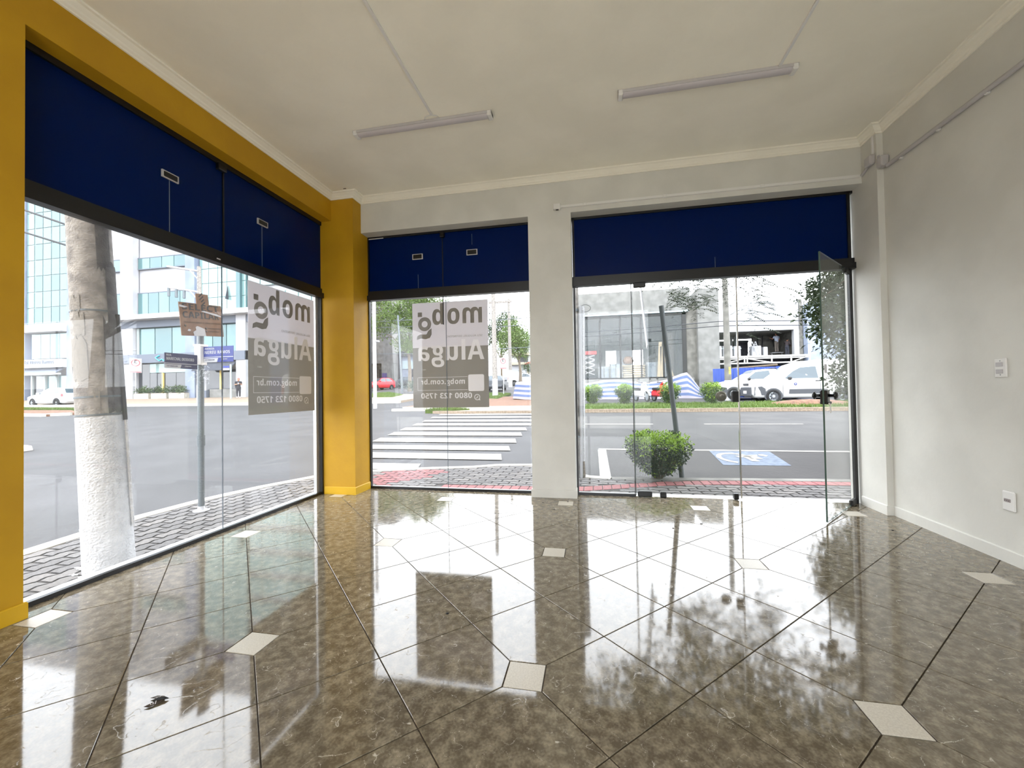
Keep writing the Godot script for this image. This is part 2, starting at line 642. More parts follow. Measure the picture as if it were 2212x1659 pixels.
func poster(called: String, label: String, t: Transform3D, wide: float, high: float):
	# t: origin at the lower left corner as read from the street, x towards the reader's right, z towards the room
	var o := Node3D.new()
	o.name = numbered(called)
	add_child(o)
	o.transform = t
	tag(o, label, "poster", "rental posters stuck on the shop glass")
	var split := high * 0.572
	var st := nst()
	box(st, Vector3(0, split, 0), Vector3(wide, high, 0.0015))
	put(st, "upper_sheet", M.poster_light, o)
	st = nst()
	box(st, Vector3(0, 0, 0), Vector3(wide, split, 0.0015))
	put(st, "lower_sheet", M.poster_dark, o)
	var z := 0.0016
	var T = func(x, y): return Transform3D(Basis.IDENTITY, Vector3(x, y, z))
	# upper half: the word mark
	var u := wide / 0.89
	lettering("word_mark", "mob", 0.225, M.poster_dark, o, T.call(0.066 * u, split + 0.178), 800, 0.583 * u, 0.0006)
	st = nst()
	var cx := 0.742 * u
	var cy := split + 0.268
	var n := 28
	st.set_smooth_group(-1)
	for k in n:
		var a := TAU * k / n
		var b := TAU * (k + 1) / n
		var r0 := 0.036
		var r1 := 0.080
		quad(st, Vector3(cx + cos(a) * r0, cy + sin(a) * r0, 0.0022), Vector3(cx + cos(a) * r1, cy + sin(a) * r1, 0.0022), Vector3(cx + cos(b) * r1, cy + sin(b) * r1, 0.0022), Vector3(cx + cos(b) * r0, cy + sin(b) * r0, 0.0022))
	var tail := pv([cx - 0.083, cy - 0.05, cx - 0.083, cy - 0.12, cx - 0.060, cy - 0.160, cx - 0.01, cy - 0.172, cx + 0.05, cy - 0.160, cx + 0.098, cy - 0.178, cx + 0.092, cy - 0.135, cx + 0.055, cy - 0.115, cx - 0.02, cy - 0.118, cx - 0.045, cy - 0.075])
	prism(st, tail, 0.0006, T.call(0, 0))
	box(st, Vector3(cx + 0.030, cy + 0.085, z), Vector3(cx + 0.082, cy + 0.137, z + 0.0006))
	put(st, "word_mark", M.poster_dark, o)
	lettering("slogan", "SEU ALUGUEL DEFINITIVO", 0.021, M.poster_dark, o, T.call(0.066 * u, split + 0.098), 400, 0.42 * u, 0.0006)
	# lower half
	lettering("headline", "Aluga", 0.215, M.poster_letter, o, T.call(0.048 * u, split - 0.226), 700, 0.775 * u, 0.0006)
	lettering("small_print", "CRECI", 0.012, M.poster_letter, o, T.call(0.735 * u, split - 0.262), 400, 0.05, 0.0006)
	st = nst()
	var bx0 := 0.245 * u
	var bx1 := 0.835 * u
	for e in [[bx0, 0.195, bx1, 0.199], [bx0, 0.340, bx1, 0.344], [bx1 - 0.004, 0.199, bx1, 0.340]]:
		box(st, Vector3(e[0], e[1], z), Vector3(e[2], e[3], z + 0.0006))
	put(st, "address_frame", M.poster_letter, o)
	lettering("web_address", "mobg.com.br", 0.058, M.poster_letter, o, T.call(0.275 * u, 0.243), 700, 0.52 * u, 0.0006)
	st = nst()
	var rr := PackedVector2Array()
	for c in [[0.218, 0.347, 0.0], [0.072, 0.347, PI / 2], [0.072, 0.197, PI], [0.218, 0.197, PI * 1.5]]:
		for k in 4:
			var a: float = c[2] + k * PI / 6.0
			rr.append(Vector2(c[0] * u + cos(a) * 0.018, c[1] + sin(a) * 0.018))
	prism(st, rr, 0.0006, T.call(0, 0))
	put(st, "white_square", M.poster_letter, o)
	lettering("telephone_number", "0800 123 1750", 0.060, M.poster_letter, o, T.call(0.195 * u, 0.082), 600, 0.60 * u, 0.0006)
	st = nst()
	st.set_smooth_group(-1)
	var hx := 0.135 * u
	for k in n:
		var a := TAU * k / n
		var b := TAU * (k + 1) / n
		quad(st, Vector3(hx + cos(a) * 0.026, 0.112 + sin(a) * 0.026, z + 0.0006), Vector3(hx + cos(a) * 0.034, 0.112 + sin(a) * 0.034, z + 0.0006), Vector3(hx + cos(b) * 0.034, 0.112 + sin(b) * 0.034, z + 0.0006), Vector3(hx + cos(b) * 0.026, 0.112 + sin(b) * 0.026, z + 0.0006))
	prism(st, pv([hx - 0.036, 0.076, hx - 0.014, 0.082, hx - 0.030, 0.098]), 0.0006, T.call(0, 0))
	prism(st, pv([hx - 0.012, 0.122, hx - 0.004, 0.126, hx, 0.116, hx + 0.008, 0.107, hx + 0.016, 0.104, hx + 0.013, 0.096, hx - 0.002, 0.103]), 0.0006, T.call(0, 0))
	put(st, "phone_mark", M.poster_letter, o)

func pane(st: SurfaceTool, t: Transform3D, u0: float, u1: float, v0: float, v1: float, thick := 0.008):
	box(st, Vector3(u0, v0, -thick / 2), Vector3(u1, v1, thick / 2), t)

func shop_window_left():
	M.poster_light = plain(rgb8(214, 210, 212), 0.6)
	M.poster_light.backlight_enabled = true
	M.poster_light.backlight = Color(0.73, 0.72, 0.73)
	M.poster_letter = plain(rgb8(238, 235, 236), 0.6)
	M.poster_dark = plain(rgb8(122, 116, 106), 0.6)
	M.poster_dark.backlight_enabled = true
	M.poster_dark.backlight = Color(0.62, 0.61, 0.59)
	# u = z from the corner towards the viewer, w = +x
	var t := face(Vector3(GL, 0, 0), Vector3(0, 0, 1), Vector3.UP, Vector3(1, 0, 0))
	var o := thing("window_1", "wide frameless shop window on the yellow side with blue transom", "window", Vector3.ZERO, 0, "", "structure")
	var st := nst()
	box(st, Vector3(0.10, -0.01, -0.016), Vector3(2.70, 0.026, 0.016), t)
	put(st, "bottom_channel", M.black, o)
	st = nst()
	box(st, Vector3(0.12, 2.168, -0.03), Vector3(2.70, 2.222, 0.045), t)
	box(st, Vector3(0.118, 2.222, -0.03), Vector3(2.70, 2.275, 0.022), t)
	put(st, "head_bar", M.black, o)
	st = nst()
	rbox(st, Vector3(1.47, 2.196, 0.046), Vector3(0.035, 0.010, 0.004), 0.003, t)
	put(st, "head_bar_sticker", M.plastic_grey, o)
	st = nst()
	box(st, Vector3(0.10, 2.985, -0.02), Vector3(2.70, 3.03, 0.02), t)
	put(st, "top_channel", M.black, o)
	st = nst()
	box(st, Vector3(0.150, 0.0, -0.022), Vector3(0.182, 2.17, 0.022), t)
	put(st, "jamb_channel", M.black, o)
	st = nst()
	box(st, Vector3(0.186, 0.0, -0.052), Vector3(0.226, 2.17, -0.016), t)
	put(st, "rain_pipe_trim", M.alu, o)
	for e in [[0.12, 1.398], [1.402, 2.70]]:
		st = nst()
		pane(st, t, e[0], e[1], 0.02, 2.18)
		put(st, "pane", M.glass_left, o)
	st = nst()
	box(st, Vector3(1.398, 0.03, -0.004), Vector3(1.402, 2.18, 0.004), t)
	put(st, "pane_joint", M.seam, o)
	for e in [[0.12, 0.9845], [0.9845, 1.392], [1.392, 1.8245], [1.8245, 2.70]]:
		st = nst()
		pane(st, t, e[0], e[1], 2.26, 3.0)
		put(st, "transom_panel", M.blue, o)
	st = nst()
	for u in [0.9845, 1.8245]:
		st = nst()
		box(st, Vector3(u - 0.0025, 2.26, -0.003), Vector3(u + 0.0025, 2.66, 0.0046), t)
		put(st, "transom_joint", M.seam, o)  # pale strip stands for daylight leaking through the joint
	st = nst()
	box(st, Vector3(1.386, 2.26, -0.003), Vector3(1.398, 2.99, 0.014), t)
	rbox(st, Vector3(1.418, 2.965, 0.02), Vector3(0.075, 0.06, 0.04), 0.006, t)
	put(st, "glass_fin_bracket", M.black_plastic, o)
	for u in [0.9845, 1.8245]:
		st = nst()
		var st2 := nst()
		clamp_plate(st, st2, t, u, 2.682)
		var rim := put(st, "patch_fitting", M.plastic_grey, o)
		put(st2, "patch_cover", M.black_plastic, rim)
	st = nst()
	box(st, Vector3(0.10, -0.16, -0.16), Vector3(2.75, -0.004, -0.016), t)
	struct(st, "sill_left", M.sill, "white painted sill outside the large left window", "sill")
	poster("rental_poster", "grey rental poster on the left window beside the yellow pillar", face(Vector3(GL - 0.0064, 0.926, 0.265), Vector3(0, 0, 1), Vector3.UP, Vector3(1, 0, 0)) * Transform3D(), 0.872, 1.194)

func shop_window_middle():
	var t := face(Vector3(0, 0, GF), Vector3(1, 0, 0), Vector3.UP, Vector3(0, 0, 1))
	var o := thing("window_2", "narrow frameless shop window between yellow pillar and white pier", "window", Vector3.ZERO, 0, "", "structure")
	var st := nst()
	box(st, Vector3(0.25, -0.01, -0.016), Vector3(2.20, 0.026, 0.016), t)
	put(st, "bottom_channel", M.black, o)
	st = nst()
	box(st, Vector3(0.246, 2.178, -0.03), Vector3(2.20, 2.235, 0.045), t)
	box(st, Vector3(0.25, 2.235, -0.03), Vector3(2.20, 2.288, 0.022), t)
	put(st, "head_bar", M.black, o)
	st = nst()
	box(st, Vector3(0.25, 2.90, -0.02), Vector3(2.20, 2.93, 0.02), t)
	put(st, "top_channel", M.black, o)
	st = nst()
	box(st, Vector3(0.262, 0.0, -0.02), Vector3(0.282, 2.93, 0.02), t)
	put(st, "jamb_channel", M.black, o)
	for e in [[0.27, 1.213], [1.217, 2.20]]:
		st = nst()
		pane(st, t, e[0], e[1], 0.02, 2.19)
		put(st, "pane", M.glass_mid, o)
	st = nst()
	box(st, Vector3(1.213, 0.03, -0.004), Vector3(1.217, 2.19, 0.004), t)
	put(st, "pane_joint", M.seam, o)
	for e in [[0.27, 0.888], [0.888, 1.19], [1.19, 1.5335], [1.5335, 2.20]]:
		st = nst()
		pane(st, t, e[0], e[1], 2.28, 2.91)
		put(st, "transom_panel", M.blue, o)
	st = nst()
	box(st, Vector3(0.886, 2.285, -0.003), Vector3(0.890, 2.45, 0.0046), t)
	box(st, Vector3(1.532, 2.74, -0.003), Vector3(1.535, 2.86, 0.0046), t)
	put(st, "transom_joint", M.seam, o)  # pale colour imitates light leaking between the panels
	st = nst()
	box(st, Vector3(1.183, 1.86, 0.004), Vector3(1.191, 2.90, 0.012), t)
	rbox(st, Vector3(1.19, 2.875, 0.02), Vector3(0.05, 0.06, 0.04), 0.006, t)
	put(st, "glass_fin_bracket", M.black_plastic, o)
	st = nst()
	box(st, Vector3(0.285, 2.895, 0.021), Vector3(0.47, 2.904, 0.024), t)
	put(st, "tape_strip", M.plastic, o)
	for u in [0.888, 1.5335]:
		st = nst()
		var st2 := nst()
		clamp_plate(st, st2, t, u, 2.652, 0.125, 0.062)
		var rim := put(st, "patch_fitting", M.plastic_grey, o)
		put(st2, "patch_cover", M.black_plastic, rim)
	st = nst()
	box(st, Vector3(0.2, -0.16, -0.15), Vector3(5.30, -0.004, -0.016), t)
	struct(st, "sill_front", M.sill, "white painted sill and threshold outside window and door", "sill")
	poster("rental_poster", "grey rental poster on the middle window above the crosswalk", face(Vector3(1.70, 0.927, GF - 0.0064), Vector3(-1, 0, 0), Vector3.UP, Vector3(0, 0, 1)), 0.893, 1.194)

func shop_door():
	var t := face(Vector3(0, 0, GF), Vector3(1, 0, 0), Vector3.UP, Vector3(0, 0, 1))
	var o := thing("door_1", "frameless double glass shop door, one leaf open inwards", "door", Vector3.ZERO, 0, "", "structure")
	var st := nst()
	box(st, Vector3(2.63, 2.188, -0.03), Vector3(5.245, 2.245, 0.045), t)
	box(st, Vector3(2.63, 2.245, -0.03), Vector3(5.245, 2.292, 0.022), t)
	put(st, "head_bar", M.black, o)
	st = nst()
	box(st, Vector3(2.63, 2.90, -0.02), Vector3(5.245, 2.93, 0.02), t)
	put(st, "top_channel", M.black, o)
	for e in [[2.64, 2.66, 0.0, 2.93], [5.198, 5.222, 0.0, 2.93]]:
		st = nst()
		box(st, Vector3(e[0], e[2], -0.02), Vector3(e[1], e[3], 0.02), t)
		put(st, "jamb_channel", M.black, o)
	for e in [[2.65, 4.0415], [4.0415, 5.21]]:
		st = nst()
		pane(st, t, e[0], e[1], 2.285, 2.91)
		put(st, "transom_panel", M.blue, o)
	st = nst()
	box(st, Vector3(4.0400, 2.285, -0.003), Vector3(4.0430, 2.40, 0.0046), t)
	put(st, "transom_joint", M.seam, o)
	# fixed side pane
	st = nst()
	pane(st, t, 2.655, 3.225, 0.02, 2.20)
	var fixed := put(st, "side_pane", M.glass_door, o)
	st = nst()
	box(st, Vector3(2.64, -0.01, -0.016), Vector3(3.235, 0.026, 0.016), t)
	put(st, "bottom_channel", M.black, o)
	st = nst()
	box(st, Vector3(3.2255, 0.02, -0.006), Vector3(3.233, 2.19, 0.006), t)
	put(st, "pane_edge", M.black, fixed)
	# closed leaf
	st = nst()
	pane(st, t, 3.240, 4.222, 0.014, 2.185, 0.010)
	var leaf := put(st, "leaf", M.glass_door, o)
	tag(leaf, "closed glass leaf")
	st = nst()
	box(st, Vector3(3.236, 0.014, -0.006), Vector3(3.2405, 2.185, 0.006), t)
	put(st, "leaf_edge", M.glass_edge, leaf)
	st = nst()
	box(st, Vector3(4.2215, 0.014, -0.008), Vector3(4.2335, 2.185, 0.008), t)
	put(st, "leaf_edge", M.chrome, leaf)
	for e in [[3.252, 3.372, 2.142, 2.192, "pivot"], [3.252, 3.392, 0.006, 0.058, "pivot"], [4.160, 4.2215, 0.955, 1.063, "lock_keeper"], [4.152, 4.200, 0.004, 0.062, "bolt"], [3.468, 3.530, 0.0, 0.056, "door_stop"]]:
		st = nst()
		rbox(st, Vector3((e[0] + e[1]) / 2, (e[2] + e[3]) / 2, 0.006), Vector3(e[1] - e[0], e[3] - e[2], 0.045), 0.006, t)
		put(st, e[4], M.black_plastic, leaf)
	st = nst()
	lathe(st, [[0.0, 0.02], [0.016, 0.02], [0.014, 0.05], [0.034, 0.056], [0.052, 0.062], [0.052, 0.070], [0.036, 0.078], [0.014, 0.082], [0.0, 0.082]], 20, t * Transform3D(Basis(Vector3(1, 0, 0), -PI / 2.0), Vector3(4.085, 1.012, 0)))
	put(st, "knob", plain(rgb8(86, 80, 70), 0.3, 0.7), leaf)
	# open leaf: from the hinge at the right jamb into the room
	var hinge := Vector3(5.188, 0, GF + 0.02)
	var tip := Vector3(4.637, 0, 0.511)
	var d := (tip - hinge).normalized()
	var wide := (tip - hinge).length()
	var q := face(hinge, d, Vector3.UP, d.cross(Vector3.UP))
	st = nst()
	box(st, Vector3(0.015, 0.014, -0.005), Vector3(wide, 2.185, 0.005), q)
	var leaf2 := put(st, "leaf", M.glass_door, o)
	tag(leaf2, "glass leaf standing open into the room")
	st = nst()
	box(st, Vector3(wide, 0.014, -0.0055), Vector3(wide + 0.006, 2.185, 0.0055), q)
	put(st, "leaf_edge", M.glass_edge, leaf2)
	st = nst()
	box(st, Vector3(0.012, 0.010, -0.005), Vector3(wide, 0.0139, 0.005), q)
	put(st, "leaf_edge", M.glass_edge, leaf2)
	for e in [[0.0, 0.14, 0.004, 0.056], [0.0, 0.13, 2.135, 2.188]]:
		st = nst()
		rbox(st, Vector3((e[0] + e[1]) / 2, (e[2] + e[3]) / 2, 0.0), Vector3(e[1] - e[0], e[3] - e[2], 0.032), 0.006, q)
		put(st, "pivot", M.black_plastic, leaf2)
	st = nst()
	rbox(st, Vector3(wide - 0.035, 1.012, 0.0), Vector3(0.075, 0.105, 0.050), 0.008, q)
	rbox(st, Vector3(wide - 0.055, 0.962, 0.0), Vector3(0.09, 0.022, 0.06), 0.006, q)
	var lock := put(st, "lock", M.black_plastic, leaf2)
	for s in [-1.0, 1.0]:
		st = nst()
		var kb := q * Transform3D(Basis(Vector3(1, 0, 0), s * PI / 2.0), Vector3(wide - 0.035, 1.022, 0))
		lathe(st, [[0.0, 0.02], [0.013, 0.02], [0.011, 0.055], [0.020, 0.062], [0.031, 0.066], [0.031, 0.073], [0.018, 0.083], [0.0, 0.086]], 16, kb)
		put(st, "knob", M.black_plastic, lock)
	st = nst()
	tube(st, [q * Vector3(wide - 0.01, 0.96, -0.03), q * Vector3(wide - 0.0, 0.95, -0.042), q * Vector3(wide, 0.925, -0.043)], 0.004, 6)
	box(st, Vector3(wide - 0.012, 0.885, -0.046), Vector3(wide + 0.012, 0.93, -0.041), q)
	put(st, "key_tag", M.plastic, lock)
	st = nst()
	rbox(st, Vector3(wide - 0.10, 1.24, 0.006), Vector3(0.07, 0.075, 0.002), 0.0008, q)
	put(st, "notice_sticker", M.poster_light, leaf2)

# ------------------------------------------------------------------ ceiling lights, cable ducts
func ceiling_light(x: float, label: String):
	var o := thing("ceiling_light", label, "light", Vector3(x, H, 1.085), 0, "tube lights on the ceiling")
	var st := nst()
	box(st, Vector3(-0.60, -0.022, -0.038), Vector3(0.60, 0.0, 0.038))
	put(st, "housing", M.plastic_grey, o)
	st = nst()
	st.set_smooth_group(1)
	var n := 8
	for k in n:
		var a := PI * k / n
		var b := PI * (k + 1) / n
		var pa := Vector3(0, -0.020 - 0.016 * sin(a), 0.034 * cos(a))
		var pb := Vector3(0, -0.020 - 0.016 * sin(b), 0.034 * cos(b))
		quad(st, pa + Vector3(-0.565, 0, 0), pb + Vector3(-0.565, 0, 0), pb + Vector3(0.565, 0, 0), pa + Vector3(0.565, 0, 0))
	put(st, "diffuser", M.lamp_lens, o)
	for s in [-1, 1]:
		st = nst()
		rbox(st, Vector3(s * 0.582, -0.019, 0), Vector3(0.036, 0.040, 0.080), 0.006)
		put(st, "end_cap", M.plastic, o)

func ceiling_fittings():
	ceiling_light(1.48, "long tube light on the ceiling above the middle window, unlit")
	ceiling_light(3.65, "long tube light on the ceiling in front of the door, unlit")
	for e in [[1.605, 1.17, 5.5, "thin cable duct on the ceiling leading to the light above the middle window"], [4.13, 1.10, 5.5, "thin cable duct on the ceiling leading to the light in front of the door"]]:
		var st := nst()
		box(st, Vector3(e[0] - 0.009, H - 0.011, e[1]), Vector3(e[0] + 0.009, H, e[2]))
		lone(st, "ceiling_cable_duct", M.plastic, e[3], "cable duct", "cable ducts on the ceiling")
	var st := nst()
	var loop := []
	for k in 13:
		var a := PI * k / 12.0
		loop.append(Vector3(1.59 + cos(a) * 0.066, H - 0.006, 1.115 + sin(a) * 0.055))
	tube(st, loop, 0.0035, 6)
	lone(st, "ceiling_cable", M.plastic, "short white cable loop above the light by the middle window", "cable")

func wall_fittings():
	var st := nst()
	box(st, Vector3(2.53, 2.975, 0.0), Vector3(5.235, 2.998, 0.020))
	box(st, Vector3(2.53, 2.998, 0.002), Vector3(5.235, 3.000, 0.016))
	var o: Node3D = lone(st, "wall_cable_duct", M.plastic, "white cable duct running along the wall above the door", "cable duct")
	for x in [2.78, 3.55, 4.42]:
		st = nst()
		rbox(st, Vector3(x, 2.986, 0.011), Vector3(0.035, 0.030, 0.026), 0.004)
		put(st, "coupling", M.plastic, o)
	st = nst()
	rbox(st, Vector3(2.497, 2.985, 0.022), Vector3(0.075, 0.060, 0.044), 0.006)
	o = lone(st, "wall_junction_box", M.plastic, "small white junction box above the white pier", "junction box")
	st = nst()
	cbox(st, Vector3(2.50, 2.953, 0.024), Vector3(0.028, 0.004, 0.016))
	put(st, "cable_opening", M.dark, o)
	# duct across the pilaster and along the right wall
	st = nst()
	tube(st, [Vector3(5.234, 2.986, 0.012), Vector3(5.234, 2.995, 0.05), Vector3(5.234, 3.03, 0.12)], 0.012, 8)
	lone(st, "wall_conduit", M.plastic_grey, "bent grey conduit climbing the pilaster to its junction box", "conduit")
	st = nst()
	rbox(st, Vector3(5.222, 3.045, 0.150), Vector3(0.046, 0.085, 0.090), 0.012)
	lone(st, "wall_conduit_box", M.plastic_grey, "grey conduit box on the face of the pilaster", "junction box")
	st = nst()
	rbox(st, Vector3(5.262, 2.985, 0.245), Vector3(0.060, 0.090, 0.075), 0.010)
	o = lone(st, "wall_conduit_box", M.plastic_grey, "lower grey conduit box in the corner beside the pilaster", "junction box")
	st = nst()
	box(st, Vector3(5.25, 3.0, 0.195), Vector3(5.262, 3.06, 0.215))
	put(st, "link_piece", M.plastic_grey, o)
	st = nst()
	tube(st, [Vector3(5.277, 2.935, 0.275), Vector3(5.277, 2.915, ZB - 0.02)], 0.016, 10)
	o = lone(st, "wall_conduit", M.plastic_grey, "long grey conduit running along the right wall under the ceiling", "conduit")
	for z in [0.42, 0.78, 1.15]:
		st = nst()
		rbox(st, Vector3(5.284, 2.932, z), Vector3(0.022, 0.046, 0.022), 0.003)
		put(st, "clip", M.plastic, o)
	st = nst()
	box(st, Vector3(5.233, 3.085, 0.155), Vector3(5.245, H - 0.06, 0.170))
	lone(st, "wall_cable_duct", M.plastic, "thin upright duct from pilaster box to the ceiling", "cable duct")
	# switch and socket
	o = thing("light_switch", "white double light switch plate on the right wall", "switch", Vector3(XR, 1.192, 1.165))
	st = nst()
	rbox(st, Vector3(-0.005, 0, 0), Vector3(0.010, 0.118, 0.076), 0.004)
	put(st, "plate", M.plastic, o)
	for y in [0.022, -0.022]:
		st = nst()
		rbox(st, Vector3(-0.011, y, -0.004), Vector3(0.006, 0.026, 0.044), 0.002)
		put(st, "rocker", M.plastic_grey, o)
	for y in [0.043, -0.043]:
		st = nst()
		lathe(st, [[0.0, 0.0], [0.0035, 0.0], [0.003, 0.0015], [0.0, 0.002]], 8, Transform3D(Basis(Vector3(0, 0, 1), PI / 2), Vector3(-0.010, y, 0)))
		put(st, "screw", M.steel, o)
	o = thing("wall_socket", "white power socket plate low on the right wall", "socket", Vector3(XR, 0.38, 1.186))
	st = nst()
	rbox(st, Vector3(-0.006, 0, 0), Vector3(0.012, 0.120, 0.080), 0.010)
	put(st, "plate", M.plastic, o)
	st = nst()
	rbox(st, Vector3(-0.0125, 0.004, -0.004), Vector3(0.004, 0.020, 0.040), 0.0015)
	put(st, "outlet", plain(rgb8(150, 140, 138), 0.5), o)
	for z in [-0.012, 0.0, 0.012]:
		st = nst()
		cbox(st, Vector3(-0.0148, 0.004, z - 0.004), Vector3(0.001, 0.004, 0.004))
		put(st, "pin_hole", M.dark, o)

func floor_bits():
	# a dead moth near the viewer and a few crumbs
	var o := thing("dead_moth", "small dead striped moth lying on the floor tiles", "moth", Vector3(1.265, 0.0, 2.995), 0.5)
	var st := nst()
	tube(st, [Vector3(-0.022, 0.006, 0), Vector3(-0.008, 0.009, 0), Vector3(0.012, 0.008, 0), Vector3(0.024, 0.005, 0)], [0.003, 0.006, 0.005, 0.001], 8)
	put(st, "body", M.dark, o)
	for s in [-1, 1]:
		st = nst()
		prism(st, pv([0.012, 0.0, -0.010, 0.004, -0.040, 0.022, -0.022, 0.030, 0.006, 0.016]), 0.0008, face(Vector3(0, 0.008, 0), Vector3(1, 0, 0), Vector3(0, -0.15, s), Vector3(0, 1, 0)))
		var wing := put(st, "wing", plain(rgb8(58, 46, 34), 0.8), o)
		st = nst()
		for k in 3:
			prism(st, pv([-0.012 - k * 0.007, 0.006 + k * 0.004, -0.009 - k * 0.007, 0.006 + k * 0.004, -0.006 - k * 0.006, 0.020, -0.009 - k * 0.006, 0.021]), 0.0004, face(Vector3(0, 0.0092, 0), Vector3(1, 0, 0), Vector3(0, -0.15, s), Vector3(0, 1, 0)))
		put(st, "stripes", M.plastic_grey, wing)
	var i := 0
	for e in [[2.09, 2.27, "round dark crumb on the tile before the middle window"], [2.32, 0.20, "dark fleck on the floor left of the white pier"], [2.56, 0.14, "dark fleck on the pale insert at the white pier"], [2.45, 0.42, "long dark fleck on the floor in front of the white pier"], [5.02, 0.62, "dark brown chip on the floor near the right wall"], [3.66, 0.66, "tiny dark crumb on the tiles inside the door"], [3.42, 0.80, "small dark crumb on the tiles left of the door stop"]]:
		st = nst()
		lathe(st, [[0.0, 0.0], [0.007, 0.0], [0.008, 0.002], [0.004, 0.004], [0.0, 0.0042]], 7, Transform3D(Basis.from_scale(Vector3(1.5 if i % 2 else 1.0, 1, 1)), Vector3(e[0], 0.0, e[1])))
		lone(st, "crumb", M.dark, e[2], "crumb", "crumbs on the floor")
		i += 1

# ------------------------------------------------------------------ street level
const PROFILE := [[40.0, -0.22], [0.0, -0.22], [-1.5, -0.20], [-4.0, -0.12], [-12.3, 0.20], [-17.0, 0.36], [-26.0, 0.78], [-40.0, 1.5], [-120.0, 5.0], [-220.0, 9.0]]
const WALK := -0.10

# the street climbs gently away from the shop
func lie(z: float) -> float:
	for i in PROFILE.size() - 1:
		if z >= PROFILE[i + 1][0]:
			var t: float = (z - PROFILE[i][0]) / (PROFILE[i + 1][0] - PROFILE[i][0])
			return lerpf(PROFILE[i][1], PROFILE[i + 1][1], t)
	return PROFILE[-1][1]

func on(x: float, z: float, up := 0.0) -> Vector3:
	return Vector3(x, lie(z) + up, z)

# flat patch that follows the fall of the street; poly is a plan outline (x, z)
func patch(st: SurfaceTool, poly: PackedVector2Array, up: float, thick := 0.0):
	st.set_smooth_group(-1)
	var cuts := [999.0]
	for p in PROFILE: cuts.append(p[0])
	cuts.append(-999.0)
	for i in cuts.size() - 1:
		var band := pv([-500, cuts[i + 1], 500, cuts[i + 1], 500, cuts[i], -500, cuts[i]])
		for q in Geometry2D.intersect_polygons(poly, band):
			var idx := Geometry2D.triangulate_polygon(q)
			for k in range(0, idx.size(), 3):
				var a: Vector2 = q[idx[k]]
				var b: Vector2 = q[idx[k + 1]]
				var c: Vector2 = q[idx[k + 2]]
				if (b - a).cross(c - a) < 0:
					var s := b
					b = c
					c = s
				tri(st, on(a.x, a.y, up), on(b.x, b.y, up), on(c.x, c.y, up))
			if thick > 0.0:
				for k in q.size():
					var a: Vector2 = q[k]
					var b: Vector2 = q[(k + 1) % q.size()]
					quad(st, on(a.x, a.y, up), on(b.x, b.y, up), on(b.x, b.y, up - thick), on(a.x, a.y, up - thick))

func rect(x0: float, z0: float, x1: float, z1: float) -> PackedVector2Array:
	return pv([x0, z0, x1, z0, x1, z1, x0, z1])

func ground_outside():
	M.road = asphalt(rgb8(56, 54, 54), rgb8(71, 69, 68), 41)
	M.road_veiled = asphalt(rgb8(61, 60, 62), rgb8(74, 73, 75), 51)  # paler than the avenue: veil of the window glass put into the colour
	M.bay = asphalt(rgb8(48, 44, 43), rgb8(62, 58, 56), 61)
	M.paint = rough_mat(rgb8(126, 123, 116), rgb8(152, 149, 142), 0.9, 0.7, 0.1, 71, 0.02)
	M.paint_blue = rough_mat(rgb8(62, 74, 92), rgb8(84, 96, 112), 0.8, 0.7, 0.1, 72, 0.03)
	M.kerb_white = rough_mat(rgb8(156, 152, 142), rgb8(176, 172, 160), 1.0, 0.7, 0.1, 73)
	M.kerb_stone = rough_mat(rgb8(120, 106, 90), rgb8(146, 130, 112), 1.2, 0.85, 0.2, 74, 0.03)
	M.grass = rough_mat(rgb8(50, 70, 20), rgb8(72, 92, 30), 0.7, 0.95, 0.5, 75, 0.05)
	M.earth = rough_mat(rgb8(86, 60, 46), rgb8(120, 88, 68), 0.6, 0.95, 0.4, 76, 0.03)
	M.paver = []
	for e in [[84, 81, 80], [92, 89, 87], [79, 76, 75], [98, 94, 91]]:
		M.paver.append(rough_mat(rgb8(e[0], e[1], e[2]), rgb8(e[0] + 14, e[1] + 14, e[2] + 14), 2.2, 0.85, 0.15, 80, 0.06, 256))
	M.paver_red = []
	for e in [[118, 66, 67], [128, 74, 74]]:
		M.paver_red.append(rough_mat(rgb8(e[0], e[1], e[2]), rgb8(e[0] + 12, e[1] + 10, e[2] + 10), 2.2, 0.8, 0.15, 81, 0.06, 256))
	M.joint = plain(rgb8(50, 46, 44), 0.95)
	M.concrete = rough_mat(rgb8(92, 90, 85), rgb8(116, 114, 108), 0.35, 0.9, 0.15, 82, 0.02)
	M.concrete_light = rough_mat(rgb8(108, 108, 105), rgb8(124, 124, 121), 0.3, 0.9, 0.1, 83, 0.02)
	M.bounce_court = rough_mat(rgb8(222, 217, 205), rgb8(234, 229, 217), 0.4, 0.9, 0.1, 84, 0.02)  # kept pale so the added rear ground throws light up to the ceiling
	# carriageways
	var st := nst()
	patch(st, rect(-220, -220, 220, 30), -0.012)
	struct(st, "ground", M.road_veiled, "asphalt of the crossing and the side street, paled for glass haze", "road")
	st = nst()
	patch(st, rect(-9, 6.45, 14, 16), 0.02)  # unseen reflector ground, added outside the rear window
	struct(st, "ground_added_bounce", M.bounce_court, "unseen pale ground added behind the shop to bounce light", "courtyard")
	st = nst()
	patch(st, rect(2.05, -12.35, 90, -1.2), 0.0)
	struct(st, "road", M.road, "dark asphalt of the avenue in front of the door", "road")
	st = nst()
	patch(st, rect(2.9, -4.28, 40, -1.2), 0.004)
	struct(st, "road_parking_bay", M.bay, "brownish asphalt of the parking bay beside the sidewalk", "road")

